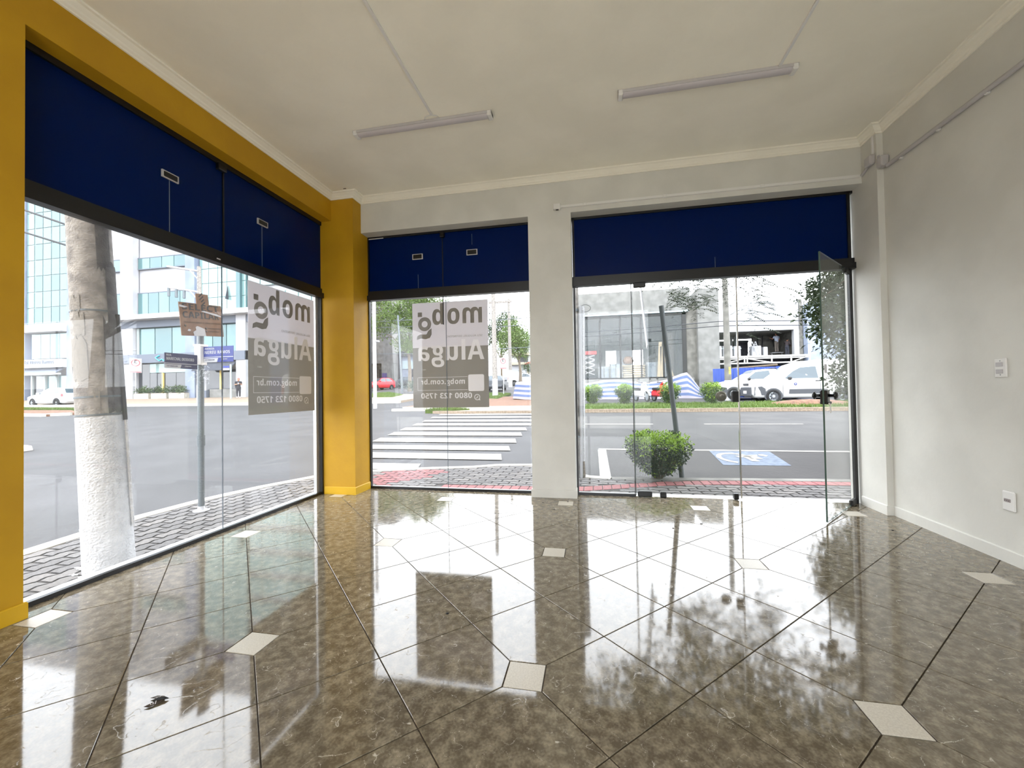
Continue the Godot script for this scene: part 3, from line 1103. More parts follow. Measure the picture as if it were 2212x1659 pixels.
# outline of our sidewalk at the kerb, in plan
const KERB := [[-1.62, 9.0], [-1.62, 1.78], [-1.70, 1.25], [-1.72, 0.85], [-1.68, 0.23], [-1.51, -0.45], [-1.22, -1.15], [-0.95, -1.45], [-0.6, -1.66], [0.26, -1.97], [0.9, -2.14], [1.3, -2.36], [1.83, -2.42], [2.25, -2.22], [2.55, -1.80], [2.75, -1.60], [3.05, -1.54], [4.1, -1.60], [5.75, -1.72], [12.0, -1.80]]

func kerb_outline() -> PackedVector2Array:
	var p := PackedVector2Array()
	for e in KERB: p.append(Vector2(e[0], e[1]))
	return p

# a strip of kerb stones along plan points, top at y
func kerb_run(st: SurfaceTool, pts: Array, top, wide := 0.12, deep := 0.30):
	st.set_smooth_group(-1)
	var sec := []
	for i in pts.size():
		var d := Vector2.ZERO
		if i > 0: d += (pts[i] - pts[i - 1]).normalized()
		if i < pts.size() - 1: d += (pts[i + 1] - pts[i]).normalized()
		d = d.normalized()
		var n := Vector2(d.y, -d.x)
		var y: float = top if top is float else lie(pts[i].y) + top[0]
		var o: Vector2 = pts[i]
		var q: Vector2 = pts[i] + n * wide
		var m: Vector2 = pts[i] + n * 0.02
		sec.append([Vector3(o.x, y - deep, o.y), Vector3(o.x, y - 0.02, o.y), Vector3(m.x, y, m.y), Vector3(q.x, y, q.y), Vector3(q.x, y - deep, q.y)])
	for i in pts.size() - 1:
		for k in 4: quad(st, sec[i][k], sec[i + 1][k], sec[i + 1][k + 1], sec[i][k + 1])
	for i in [0, pts.size() - 1]:
		for k in 3:
			tri(st, sec[i][0], sec[i][k + 1], sec[i][k + 2])

# one paver: plan outline lowered at the rim
func paver(parent, poly: PackedVector2Array, y: float, mat, list: Array):
	list.append([parent, poly, y, mat])

func lay(list: Array, most: int, parent, eye: Vector2):
	list.sort_custom(func(a, b): return centre(a[1]).distance_squared_to(eye) < centre(b[1]).distance_squared_to(eye))
	var rest := {}
	for i in list.size():
		var e = list[i]
		var st: SurfaceTool
		if i < most: st = nst()
		else:
			if not rest.has(e[3]): rest[e[3]] = nst()
			st = rest[e[3]]
		var inner := Geometry2D.offset_polygon(e[1], -0.005)
		var q: PackedVector2Array = inner[0] if inner.size() else e[1]
		patch_flat(st, q, e[2])
		rim(st, e[1], q, e[2] - 0.004, e[2])
		if i < most: put(st, "paver", e[3], parent)
	for m in rest:
		var o := put(rest[m], "pavers_beyond", m, parent)
		o.set_meta("kind", "stuff")

func centre(p: PackedVector2Array) -> Vector2:
	var c := Vector2.ZERO
	for v in p: c += v
	return c / p.size()

func patch_flat(st: SurfaceTool, q: PackedVector2Array, y: float):
	st.set_smooth_group(-1)
	var idx := Geometry2D.triangulate_polygon(q)
	for k in range(0, idx.size(), 3):
		var a := q[idx[k]]
		var b := q[idx[k + 1]]
		var c := q[idx[k + 2]]
		if (b - a).cross(c - a) < 0:
			var s := b
			b = c
			c = s
		tri(st, Vector3(a.x, y, a.y), Vector3(b.x, y, b.y), Vector3(c.x, y, c.y))

func rim(st: SurfaceTool, outer: PackedVector2Array, inner: PackedVector2Array, y0: float, y1: float):
	if outer.size() != inner.size(): return
	var best := 0
	for k in inner.size():
		if inner[k].distance_to(outer[0]) < inner[best].distance_to(outer[0]): best = k
	for k in outer.size():
		var a := outer[k]
		var b := outer[(k + 1) % outer.size()]
		var a2 := inner[(best + k) % inner.size()]
		var b2 := inner[(best + k + 1) % inner.size()]
		quad(st, Vector3(a.x, y0, a.y), Vector3(a2.x, y1, a2.y), Vector3(b2.x, y1, b2.y), Vector3(b.x, y0, b.y))

func zig(u: float) -> float:
	return absf(fposmod(u, 1.0) - 0.5) * 4.0 - 1.0

# zigzag paver in running bond: axis 0 = rows along x, 1 = rows along z
func zig_paver(r: int, c: int, axis: int, origin: Vector2) -> PackedVector2Array:
	var L := 0.23
	var W := 0.115
	var g := 0.0055
	var e := 0.012
	var u0 := (c + 0.5 * (r % 2)) * L
	var p := []
	for k in 5:
		var u := u0 + L * k / 4.0
		p.append(Vector2(clampf(u, u0 + g, u0 + L - g), r * W + g + e * zig(u * 2.0 / L)))
	for k in 5:
		var u := u0 + L * (4 - k) / 4.0
		p.append(Vector2(clampf(u, u0 + g, u0 + L - g), (r + 1) * W - g + e * zig(u * 2.0 / L)))
	var q := PackedVector2Array()
	for v in p: q.append(origin + (v if axis == 0 else Vector2(v.y, v.x)))
	return q

func sidewalks():
	var ko := kerb_outline()
	# bed
	var bed := ko.duplicate()
	bed.append_array(pv([12.0, 0.0, -0.1, 0.0, -0.1, 9.0]))
	var st := nst()
	patch_flat(st, bed, WALK - 0.007)
	for k in ko.size() - 1:
		quad(st, Vector3(ko[k].x, WALK - 0.01, ko[k].y), Vector3(ko[k + 1].x, WALK - 0.01, ko[k + 1].y), Vector3(ko[k + 1].x, -0.5, ko[k + 1].y), Vector3(ko[k].x, -0.5, ko[k].y))
	struct(st, "sidewalk_bed", M.joint, "dark joints between the pavers of our sidewalk", "sidewalk")
	st = nst()
	var run := []
	for v in ko: run.append(v)
	kerb_run(st, run.slice(0, 17), WALK + 0.004, -0.13)
	struct(st, "kerb", M.kerb_white, "white painted kerb curving round our street corner", "kerb")
	st = nst()
	kerb_run(st, run.slice(16), WALK + 0.004, -0.13)
	struct(st, "kerb_grey", M.concrete, "bare concrete kerb beside the parking bay", "kerb")
	var inside := Geometry2D.offset_polygon(bed, -0.13)[0]
	var rg := RandomNumberGenerator.new()
	rg.seed = 5
	# left side: rows run along the window
	var left := Node3D.new()
	left.name = "sidewalk_left"
	add_child(left)
	tag(left, "grey interlocking paver sidewalk outside the large left window", "sidewalk", "", "structure")
	var list := []
	var area := pv([-0.30, 3.4, -2.0, 3.4, -2.0, -0.45, -0.30, -0.45])
	for r in range(-3, 16):
		for c in range(-4, 18):
			var poly := zig_paver(r, c, 1, Vector2(-1.95, -0.6))
			add_clipped(list, left, poly, [inside, area], M.paver[rg.randi() % 4])
	lay(list, 295, left, Vector2(-0.4, 1.6))
	# front: rows run along the front, a red course in between
	var front := Node3D.new()
	front.name = "sidewalk_front"
	add_child(front)
	tag(front, "grey paver sidewalk with a red course in front of the door", "sidewalk", "", "structure")
	list = []
	var red := pv([-0.32, -1.19, -0.35, -1.62, 0.6, -1.85, 0.53, -1.10, 0.16, -0.91, 0.17, -0.70, 0.0, -0.65, -0.2, -0.9])
	var course := [[0.9, -0.62], [2.0, -0.66], [2.68, -0.72], [3.2, -0.92], [3.7, -1.13], [4.3, -1.25], [5.5, -1.38], [9.0, -1.45]]
	var area2 := pv([-1.6, -0.45, -1.6, -2.6, 9.0, -2.6, 9.0, -0.31, -0.30, -0.31, -0.30, -0.45])
	for r in range(-22, 0):
		for c in range(-9, 42):
			var poly := zig_paver(r, c, 0, Vector2(0.0, -0.31))
			var mid := centre(poly)
			var is_red := Geometry2D.is_point_in_polygon(mid, red)
			if not is_red and mid.x > 0.9:
				var zc := course_at(course, mid.x)
				if mid.y < zc + 0.02 and mid.y > zc - 0.25: continue
			add_clipped(list, front, poly, [inside, area2], M.paver_red[rg.randi() % 2] if is_red else M.paver[rg.randi() % 4])
	var x := 0.9
	while x < 9.0:
		var z0 := course_at(course, x)
		var z1 := course_at(course, x + 0.112)
		add_clipped(list, front, pv([x + 0.004, z0 - 0.02, x + 0.108, z1 - 0.02, x + 0.108, z1 - 0.235, x + 0.004, z0 - 0.235]), [inside, area2], M.paver_red[rg.randi() % 2])
		x += 0.112
	lay(list, 298, front, Vector2(3.6, 0.2))

func course_at(c: Array, x: float) -> float:
	for i in c.size() - 1:
		if x <= c[i + 1][0]: return lerpf(c[i][1], c[i + 1][1], clampf((x - c[i][0]) / (c[i + 1][0] - c[i][0]), 0, 1))
	return c[-1][1]

func add_clipped(list: Array, parent, poly: PackedVector2Array, areas: Array, mat):
	var ps := [poly]
	for a in areas:
		var nx := []
		for p in ps: nx.append_array(Geometry2D.intersect_polygons(p, a))
		ps = nx
	for p in ps:
		if p.size() < 3: continue
		var ar := 0.0
		for i in p.size(): ar += p[i].cross(p[(i + 1) % p.size()])
		if absf(ar) < 0.004: continue
		if ar < 0: p.reverse()
		list.append([parent, p, WALK, mat])

func road_paint():
	var o := Node3D.new()
	o.name = "road_crosswalk"
	add_child(o)
	tag(o, "white zebra crosswalk across the avenue outside the middle window", "crosswalk", "", "structure")
	for e in [[-1.5, -0.05, -2.12, -2.60], [-1.85, 1.18, -3.05, -3.62], [-2.2, 1.15, -4.0, -4.52], [-2.5, 1.10, -4.95, -5.55], [-2.65, 1.05, -6.02, -6.62], [-2.78, 1.02, -7.0, -7.62], [-2.9, 0.97, -8.10, -8.72], [-3.03, 0.95, -9.18, -9.70], [-3.2, 0.9, -10.35, -10.85], [-3.3, 0.8, -11.45, -11.98]]:
		var st := nst()
		var c := 0.05
		patch(st, pv([e[0], e[2], e[1], e[2], e[1] - 0.14, e[3], e[0] - 0.10, e[3]]), 0.006)
		put(st, "stripe", M.paint, o)
	# lanes and bay
	var st := nst()
	patch(st, rect(2.92, -4.32, 40, -4.20), 0.009)
	struct(st, "road_bay_line", M.paint, "long white line along the parking bay", "road marking")
	st = nst()
	patch(st, rect(2.90, -4.2, 3.06, -1.72), 0.009)
	struct(st, "road_bay_end_line", M.paint, "short white cross line closing the parking bay", "road marking")
	var labs := ["white lane dash nearest the crosswalk on the avenue", "white lane dash behind the round clipped bush", "white lane dash below the white van"]
	var k := 0
	for e in [[-1.0, 0.0], [0.9, 4.55], [5.95, 8.5]]:
		if k > 0:
			st = nst()
			patch(st, rect(e[0], -8.50, e[1], -8.38), 0.006)
			struct(st, "road_lane_dash", M.paint, labs[k], "road marking")
		k += 1
	o = Node3D.new()
	o.name = "road_disabled_bay_sign"
	add_child(o)
	tag(o, "blue painted square with white wheelchair symbol on the parking bay", "road marking", "", "structure")
	st = nst()
	patch(st, pv([4.86, -2.92, 5.86, -2.95, 6.02, -4.18, 4.98, -4.18]), 0.008)
	put(st, "blue_square", M.paint_blue, o)
	st = nst()
	# symbol: lies on its side, wheel to the left
	var c0 := Vector2(5.24, -3.52)
	for i in 15:
		var a := PI * 0.62 + TAU * 0.72 * i / 15.0
		var b := PI * 0.62 + TAU * 0.72 * (i + 1) / 15.0
		patch(st, pv([c0.x + cos(a) * 0.22, c0.y + sin(a) * 0.36, c0.x + cos(a) * 0.30, c0.y + sin(a) * 0.48, c0.x + cos(b) * 0.30, c0.y + sin(b) * 0.48, c0.x + cos(b) * 0.22, c0.y + sin(b) * 0.36]), 0.012)
	patch(st, pv([5.30, -3.55, 5.66, -3.72, 5.68, -3.84, 5.28, -3.70]), 0.012)
	patch(st, pv([5.40, -3.25, 5.52, -3.25, 5.50, -3.70, 5.38, -3.70]), 0.012)
	patch(st, pv([5.54, -3.45, 5.64, -3.45, 5.62, -3.75, 5.52, -3.75]), 0.012)
	patch(st, pv([5.70, -3.74, 5.78, -3.68, 5.84, -3.78, 5.78, -3.90, 5.70, -3.86]), 0.012)
	put(st, "wheelchair_symbol", M.paint, o)

# ------------------------------------------------------------------ plants
# a bunch of n leaves scattered in a ball of radius r
func leaf_bunch(n: int, r: float, long: float, wide: float, sd: int, drop := 0.2) -> ArrayMesh:
	var rg := RandomNumberGenerator.new()
	rg.seed = sd
	var st := nst()
	st.set_smooth_group(-1)
	for i in n:
		var c := Vector3(rg.randf_range(-1, 1), rg.randf_range(-1, 1), rg.randf_range(-1, 1))
		while c.length() > 1.0: c = Vector3(rg.randf_range(-1, 1), rg.randf_range(-1, 1), rg.randf_range(-1, 1))
		var out := (c + Vector3(0, 0.35 - drop, 0) + Vector3(rg.randf_range(-0.6, 0.6), rg.randf_range(-0.6, 0.6), rg.randf_range(-0.6, 0.6))).normalized()
		c *= r
		var side := out.cross(Vector3(rg.randf_range(-1, 1), 1, rg.randf_range(-1, 1))).normalized()
		var l := long * rg.randf_range(0.7, 1.2)
		var w := wide * rg.randf_range(0.7, 1.2)
		var up := side.cross(out).normalized()
		var m := c + out * l * 0.5 + up * w * 0.18
		var e := c + out * l
		tri(st, c, m + side * w * 0.5, e)
		tri(st, c, e, m - side * w * 0.5)
	st.generate_normals()
	return st.commit()

# a feathery twig: a stalk with pairs of leaflets
func feather(long: float, pairs: int, leaf: float, sd: int) -> ArrayMesh:
	var rg := RandomNumberGenerator.new()
	rg.seed = sd
	var st := nst()
	st.set_smooth_group(-1)
	var prev := Vector3.ZERO
	for i in pairs:
		var t := float(i + 1) / pairs
		var p := Vector3(long * t, -long * 0.35 * t * t, 0)
		quad(st, prev + Vector3(0, 0.002, 0), prev - Vector3(0, 0.002, 0), p - Vector3(0, 0.002, 0), p + Vector3(0, 0.002, 0))
		for s in [-1, 1]:
			var d := Vector3(0.55, -0.25 + rg.randf_range(-0.3, 0.3), s).normalized()
			var l: float = leaf * rg.randf_range(0.8, 1.15)
			var sd2 := d.cross(Vector3.UP).normalized() * l * 0.17
			tri(st, p, p + d * l * 0.5 + sd2, p + d * l)
			tri(st, p, p + d * l, p + d * l * 0.5 - sd2)
		prev = p
	st.generate_normals()
	return st.commit()

func scatter(called: String, mesh: Mesh, mat, parent, at: Array) -> MultiMeshInstance3D:
	var mm := MultiMesh.new()
	mm.transform_format = MultiMesh.TRANSFORM_3D
	mm.mesh = mesh
	mm.instance_count = at.size()
	for i in at.size(): mm.set_instance_transform(i, at[i])
	var o := MultiMeshInstance3D.new()
	o.multimesh = mm
	o.material_override = mat
	o.name = called
	parent.add_child(o, true)
	o.set_meta("kind", "stuff")
	return o

func tumble(rg: RandomNumberGenerator, p: Vector3, s0 := 0.75, s1 := 1.25, upright := false) -> Transform3D:
	var b := Basis(Vector3.UP, rg.randf() * TAU)
	if not upright: b = b * Basis(Vector3(1, 0, 0), rg.randf_range(-0.7, 0.7)) * Basis(Vector3(0, 0, 1), rg.randf_range(-0.7, 0.7))
	return Transform3D(b.scaled(Vector3.ONE * rg.randf_range(s0, s1)), p)

func leafy(a: Color, b: Color, sd: int, back := 0.5) -> StandardMaterial3D:
	var m := rough_mat(a, b, 2.0, 0.55, 0.0, sd, 0.12, 256)
	m.backlight_enabled = true
	m.backlight = a.lerp(b, 0.5) * back + Color(0.2, 0.25, 0.05) * back
	return m

# a low clipped shrub; r = radius, h = height of the crown, stems below
func shrub(called: String, label: String, at: Vector3, r: float, h: float, sd: int, big: bool, group := "") -> Node3D:
	var o := thing(called, label, "bush", at, 0, group)
	var rg := RandomNumberGenerator.new()
	rg.seed = sd
	var st := nst()
	var n := 26 if big else 8
	for i in n:
		var a := rg.randf() * TAU
		var k := sqrt(rg.randf())
		var e := Vector3(cos(a) * r * 0.75 * k, h * rg.randf_range(0.45, 0.75), sin(a) * r * 0.75 * k)
		var m := Vector3(e.x * 0.45, h * 0.22, e.z * 0.45)
		tube(st, [Vector3(cos(a) * 0.03, 0, sin(a) * 0.03), m, e], [0.012, 0.009, 0.004], 5, false)
	put(st, "stems", M.twig, o)
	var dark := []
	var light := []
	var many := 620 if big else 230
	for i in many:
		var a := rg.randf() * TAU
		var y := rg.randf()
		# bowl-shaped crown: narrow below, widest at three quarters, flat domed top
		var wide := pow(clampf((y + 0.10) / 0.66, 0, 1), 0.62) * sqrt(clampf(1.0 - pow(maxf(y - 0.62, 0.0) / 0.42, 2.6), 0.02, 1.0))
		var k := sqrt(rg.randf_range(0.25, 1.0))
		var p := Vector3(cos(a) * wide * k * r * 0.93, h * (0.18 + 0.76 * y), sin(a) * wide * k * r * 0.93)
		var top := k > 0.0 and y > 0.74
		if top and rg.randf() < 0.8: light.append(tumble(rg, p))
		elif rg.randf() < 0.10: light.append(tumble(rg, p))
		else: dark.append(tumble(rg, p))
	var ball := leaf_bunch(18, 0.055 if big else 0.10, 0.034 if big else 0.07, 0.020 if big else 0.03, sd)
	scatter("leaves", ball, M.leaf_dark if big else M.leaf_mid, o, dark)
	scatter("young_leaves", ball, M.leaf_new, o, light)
	return o

func near_street_things():
	M.twig = plain(rgb8(70, 58, 46), 0.9)
	M.bark = rough_mat(rgb8(92, 82, 70), rgb8(138, 126, 110), 1.5, 0.95, 0.6, 91, 0.05)
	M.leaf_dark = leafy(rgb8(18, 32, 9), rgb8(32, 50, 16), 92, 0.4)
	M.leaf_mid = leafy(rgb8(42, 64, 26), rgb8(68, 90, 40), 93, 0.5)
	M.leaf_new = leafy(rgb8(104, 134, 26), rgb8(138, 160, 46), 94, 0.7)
	M.leaf_tree = leafy(rgb8(34, 48, 22), rgb8(58, 74, 34), 95, 0.5)
	M.leaf_bright = leafy(rgb8(72, 100, 30), rgb8(106, 124, 54), 96, 0.6)
	M.leaf_grey = leafy(rgb8(56, 74, 60), rgb8(84, 98, 82), 97, 0.4)
	M.pole_concrete = rough_mat(rgb8(112, 107, 103), rgb8(158, 153, 146), 1.3, 0.92, 0.4, 98, 0.03)
	M.pole_dark = rough_mat(rgb8(70, 67, 66), rgb8(98, 95, 92), 1.6, 0.92, 0.4, 99, 0.03)
	M.whitewash = rough_mat(rgb8(186, 187, 190), rgb8(204, 205, 207), 1.2, 0.8, 0.9, 100, 0.03)
	M.galv = rough_mat(rgb8(86, 94, 98), rgb8(108, 114, 118), 3.0, 0.5, 0.0, 101, 0.08, 256)
	M.galv.metallic = 0.4
	M.dark_steel = plain(rgb8(62, 66, 68), 0.55, 0.3)
	M.sign_blue = plain(rgb8(22, 42, 124), 0.45)
	M.sign_navy = plain(rgb8(20, 24, 72), 0.45)
	M.sign_white = plain(rgb8(170, 171, 174), 0.5)
	M.paper = rough_mat(rgb8(118, 113, 106), rgb8(142, 137, 130), 3.0, 0.9, 0.1, 102, 0.06, 256)
	M.wire = plain(rgb8(40, 42, 48), 0.7)
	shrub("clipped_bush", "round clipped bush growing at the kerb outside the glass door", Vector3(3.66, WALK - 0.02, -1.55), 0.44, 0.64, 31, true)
	# leaning sign post
	var o := thing("leaning_sign_post", "dark leaning steel post with a sign seen edge-on beside the round bush", "sign post", Vector3(3.98, WALK, -1.66))
	var st := nst()
	var top := Vector3(-0.215, 2.33, 0.0)
	tube(st, [Vector3(0, -0.02, 0), top], 0.033, 14)
	put(st, "post", M.dark_steel, o)
	var ax := top.normalized()
	var sg := face(Vector3(-0.245, 0, 0), Vector3(0.10, 0, -0.99).normalized(), ax, Vector3(0.99, 0, 0.10).normalized())
	st = nst()
	box(st, Vector3(-0.28, 1.78, -0.006), Vector3(0.28, 2.78, 0.006), sg)
	var pl := put(st, "sign_panel", M.sign_white, o)
	st = nst()
	box(st, Vector3(-0.285, 1.80, 0.006), Vector3(-0.15, 1.92, 0.0075), sg)
	box(st, Vector3(-0.285, 1.98, 0.006), Vector3(-0.15, 2.08, 0.0075), sg)
	put(st, "print", M.sign_navy, pl)
	st = nst()
	for y in [1.85, 2.20]:
		st = nst()
		box(st, Vector3(-0.03, y, 0.006), Vector3(0.03, y + 0.04, 0.06), sg)
		put(st, "bracket", M.dark_steel, o)
	# street name post
	var P := Vector3(-1.232, WALK, 0.614)
	o = thing("street_name_post", "galvanised street corner post with two blue name plates and brown panel", "sign post", P)
	st = nst()
	tube(st, [Vector3(0, 0, 0), Vector3(0, 2.05, 0)], 0.029, 14)
	put(st, "post", M.galv, o)
	st = nst()
	tube(st, [Vector3(0, 0.68, 0), Vector3(0, 0.79, 0)], 0.036, 14)
	put(st, "collar", M.galv, o)
	st = nst()
	lathe(st, [[0.075, 0.0], [0.075, 0.006], [0.036, 0.012], [0.030, 0.05]], 12)
	put(st, "foot_plate", M.sign_white, o)
	st = nst()
	cbox(st, Vector3(0, 1.63, 0), Vector3(0.075, 0.20, 0.075))
	cbox(st, Vector3(0, 1.735, 0), Vector3(0.09, 0.02, 0.09))
	put(st, "sleeve", M.plastic, o)
	# plate along the side street
	var t1 := face(Vector3(0.0, 1.555, 0.375), Vector3(0, 0, -1), Vector3.UP, Vector3(1, 0, 0))
	name_plate(o, t1, 0.335, 0.150, M.sign_navy, "RUA", "MARECHAL DEODORO", "CEP 89600-000", "CENTRO")
	var t2 := face(Vector3(0.035, 1.637, 0.0), Vector3(1, 0, 0), Vector3.UP, Vector3(0, 0, 1))
	name_plate(o, t2, 0.372, 0.165, M.sign_blue, "AVENIDA", "NEREU RAMOS", "CEP 89600-000", "CENTRO")
	# brown advertising panel on top
	M.brown = rough_mat(rgb8(108, 78, 56), rgb8(120, 90, 66), 1.5, 0.75, 0.05, 103, 0.03, 256)
	var t3 := face(Vector3(0.0, 1.83, 0.235), Vector3(0, 0.10, -0.995), Vector3(0, 0.995, 0.10), Vector3(1, 0, 0))
	st = nst()
	prism(st, pv([0.0, 0.0, 0.475, 0.0, 0.475, 0.335, 0.328, 0.335, 0.328, 0.44, 0.19, 0.44, 0.19, 0.335, 0.0, 0.335]), 0.008, t3 * Transform3D(Basis.IDENTITY, Vector3(0, -0.02, 0.03)))
	var br := put(st, "advert_panel", M.brown, o)
	var zt := 0.0395
	lettering("advert_text", "SELECT", 0.062, M.dark, br, t3 * Transform3D(Basis.IDENTITY, Vector3(0.028, 0.222, zt)), 700, 0.41, 0.001)
	lettering("advert_text", "CAPILAR", 0.062, M.dark, br, t3 * Transform3D(Basis.IDENTITY, Vector3(0.028, 0.140, zt)), 700, 0.41, 0.001)
	lettering("advert_small_text", "TRANSPLANTE E TRICOLOGIA", 0.014, M.twig, br, t3 * Transform3D(Basis.IDENTITY, Vector3(0.028, 0.105, zt)), 400, 0.42, 0.001)
	st = nst()
	for k in 4:
		var b := t3 * Transform3D(Basis(Vector3(0, 0, 1), 0.75), Vector3(0.225 + k * 0.012, 0.385 - k * 0.026, zt))
		box(st, Vector3(-0.002 - 0.008 * (k % 2), 0, 0), Vector3(0.055 - 0.006 * k, 0.012, 0.001), b)
	put(st, "advert_logo", M.dark, br)
	for e in [[0.225, 0.235, 0.30, 0.222, 0.38, 0.205, 0.46, 0.190, 0.46, 0.205, 0.40, 0.222, 0.33, 0.232, 0.26, 0.246], [0.0, 0.268, 0.05, 0.262, 0.088, 0.270, 0.05, 0.280, 0.0, 0.288], [0.13, -0.02, 0.26, -0.02, 0.25, 0.055, 0.215, 0.068, 0.17, 0.082, 0.15, 0.070, 0.155, 0.04, 0.12, 0.02], [0.06, 0.03, 0.085, 0.025, 0.10, 0.04, 0.075, 0.05]]:
		st = nst()
		prism(st, pv(e), 0.001, t3 * Transform3D(Basis.IDENTITY, Vector3(0, 0, zt + 0.0014)))
		put(st, "torn_patch", M.sign_white, br)
	st = nst()
	for e in [[0.045, 0.082, 0.012], [0.27, 0.062, 0.012], [0.27, 0.03, 0.010]]:
		st = nst()
		lathe(st, [[0.0, 0.0], [e[2], 0.0], [e[2], 0.001], [0.0, 0.001]], 10, t3 * Transform3D(Basis(Vector3(1, 0, 0), PI / 2), Vector3(e[0], e[1], zt)))
		put(st, "advert_dot", M.twig, br)
	for e in [[0.29, 0.455, 0.058], [0.29, 0.42, 0.026]]:
		st = nst()
		box(st, Vector3(e[0], e[2], zt), Vector3(e[1], e[2] + 0.007, zt + 0.001), t3)
		put(st, "advert_small_text", M.twig, br)
	near_pole()
	# pole with pipes at the kerb, seen beside the pier
	o = thing("service_pole", "weathered pole with white and brown pipes beside the white pier", "pole", Vector3(2.54, WALK, -1.52))
	st = nst()
	tube(st, [Vector3(0, -0.1, 0), Vector3(0.02, 3.4, 0)], [0.105, 0.095], 16)
	put(st, "shaft", M.pole_concrete, o)
	for e in [[0.105, 0.055, M.sign_white, 0.022], [0.118, 0.0, M.bark, 0.017], [0.140, 0.020, M.whitewash, 0.024]]:
		st = nst()
		tube(st, [Vector3(e[0], 0.0 if e[2] != M.whitewash else 0.22, e[1]), Vector3(e[0] + 0.03, 2.35, e[1])], e[3], 10)
		put(st, "pipe", e[2], o)
	st = nst()
	tube(st, [Vector3(0.138, 0, 0.02), Vector3(0.146, 0.06, 0.02), Vector3(0.138, 0.16, 0.022), Vector3(0.142, 0.24, 0.02)], [0.026, 0.020, 0.022, 0.014], 7)
	put(st, "rotten_wood", M.bark, o)
	st = nst()
	var ring := []
	for k in 15: ring.append(Vector3(0.20 + cos(TAU * k / 14) * 0.075, 2.32 + sin(TAU * k / 14) * 0.05, 0.03))
	tube(st, ring, 0.003, 5)
	put(st, "cable_coil", M.wire, o)
	st = nst()
	for y in [0.55, 1.30, 2.28]:
		st = nst()
		tube(st, [Vector3(0.012, y, 0), Vector3(0.012, y + 0.03, 0)], 0.112, 16, false)
		put(st, "strap", M.galv, o)
	# street tree to the right of the door; its branches hang into the view
	o = thing("street_tree", "street tree with feathery hanging branches in front of the door", "tree", Vector3(8.1, WALK, -3.2))
	st = nst()
	tube(st, [Vector3(0, -0.1, 0), Vector3(-0.05, 1.4, 0.05), Vector3(-0.2, 2.6, 0.1), Vector3(-0.1, 3.6, 0)], [0.17, 0.14, 0.11, 0.07], 12)
	put(st, "trunk", M.bark, o)
	st = nst()
	var rg := RandomNumberGenerator.new()
	rg.seed = 77
	var tips := []
	for e in [[-4.1, 3.25, 0.45], [-3.6, 3.35, 0.3], [-3.2, 3.1, 0.25], [-2.75, 3.2, 0.2], [-2.3, 3.25, 0.1], [-1.8, 3.1, 0.0], [-0.6, 3.0, -2.1], [-0.2, 2.6, -2.0], [0.4, 3.2, -2.0]]:
		var tip := Vector3(e[0], e[1], e[2])
		tube(st, [Vector3(-0.15, 2.5, 0.1), Vector3(tip.x * 0.5, lerpf(2.9, tip.y, 0.6) + 0.5, tip.z * 0.5), tip], [0.05, 0.03, 0.012], 6, false)
	put(st, "branches", M.bark, o)
	var sp := []
	var twigs := []
	# clumps: centre in world space, half size, count
	for e in [[4.35, 2.85, -2.72, 0.36, 0.28, 95], [4.15, 2.50, -2.70, 0.16, 0.16, 26], [4.55, 2.50, -2.78, 0.16, 0.22, 36], [4.9, 2.80, -2.85, 0.20, 0.26, 40], [5.45, 2.72, -2.95, 0.20, 0.32, 62], [5.36, 2.32, -2.98, 0.13, 0.26, 26], [5.3, 3.0, -2.95, 0.3, 0.15, 26], [6.25, 2.75, -3.12, 0.12, 0.22, 12], [6.38, 2.45, -3.18, 0.08, 0.12, 7]]:
		for i in e[5]:
			var p := Vector3(e[0] + rg.randfn(0, 0.5) * e[3], e[1] + rg.randfn(0, 0.55) * e[4], e[2] + rg.randfn(0, 0.5) * 0.35) - Vector3(8.1, WALK, -3.2)
			sp.append(tumble(rg, p, 0.7, 1.2, true))
	scatter("hanging_leaves", feather(0.20, 8, 0.055, 5), M.leaf_tree, o, sp)
	sp = []
	for i in 900:
		var y := rg.randf_range(0.95, 3.6)
		var xl := 7.62 + 0.28 * sin(y * 2.1 - 1.2) + rg.randf() * 1.4 + (0.10 if y < 1.2 else 0.0)
		sp.append(tumble(rg, Vector3(xl, y, -5.4 + rg.randfn(0, 0.35)) - Vector3(8.1, WALK, -3.2), 0.8, 1.4))
	for c in [[4.6, 4.6, -3.2, 1.5, 420], [6.4, 4.9, -3.4, 1.7, 480], [5.4, 5.9, -4.4, 1.8, 480], [8.0, 5.0, -3.8, 1.7, 360], [3.4, 5.3, -4.0, 1.2, 200]]:
		for i in c[4]:
			var d: Vector3 = Vector3(rg.randfn(), rg.randfn() * 0.6, rg.randfn()).normalized() * c[3] * pow(rg.randf(), 0.4)
			sp.append(tumble(rg, Vector3(c[0], maxf(c[1] + d.y, 3.25), c[2]) + d * Vector3(1, 0, 1) - Vector3(8.1, WALK, -3.2), 0.9, 1.5))
	scatter("dense_leaves", leaf_bunch(16, 0.12, 0.09, 0.04, 8), M.leaf_tree, o, sp)

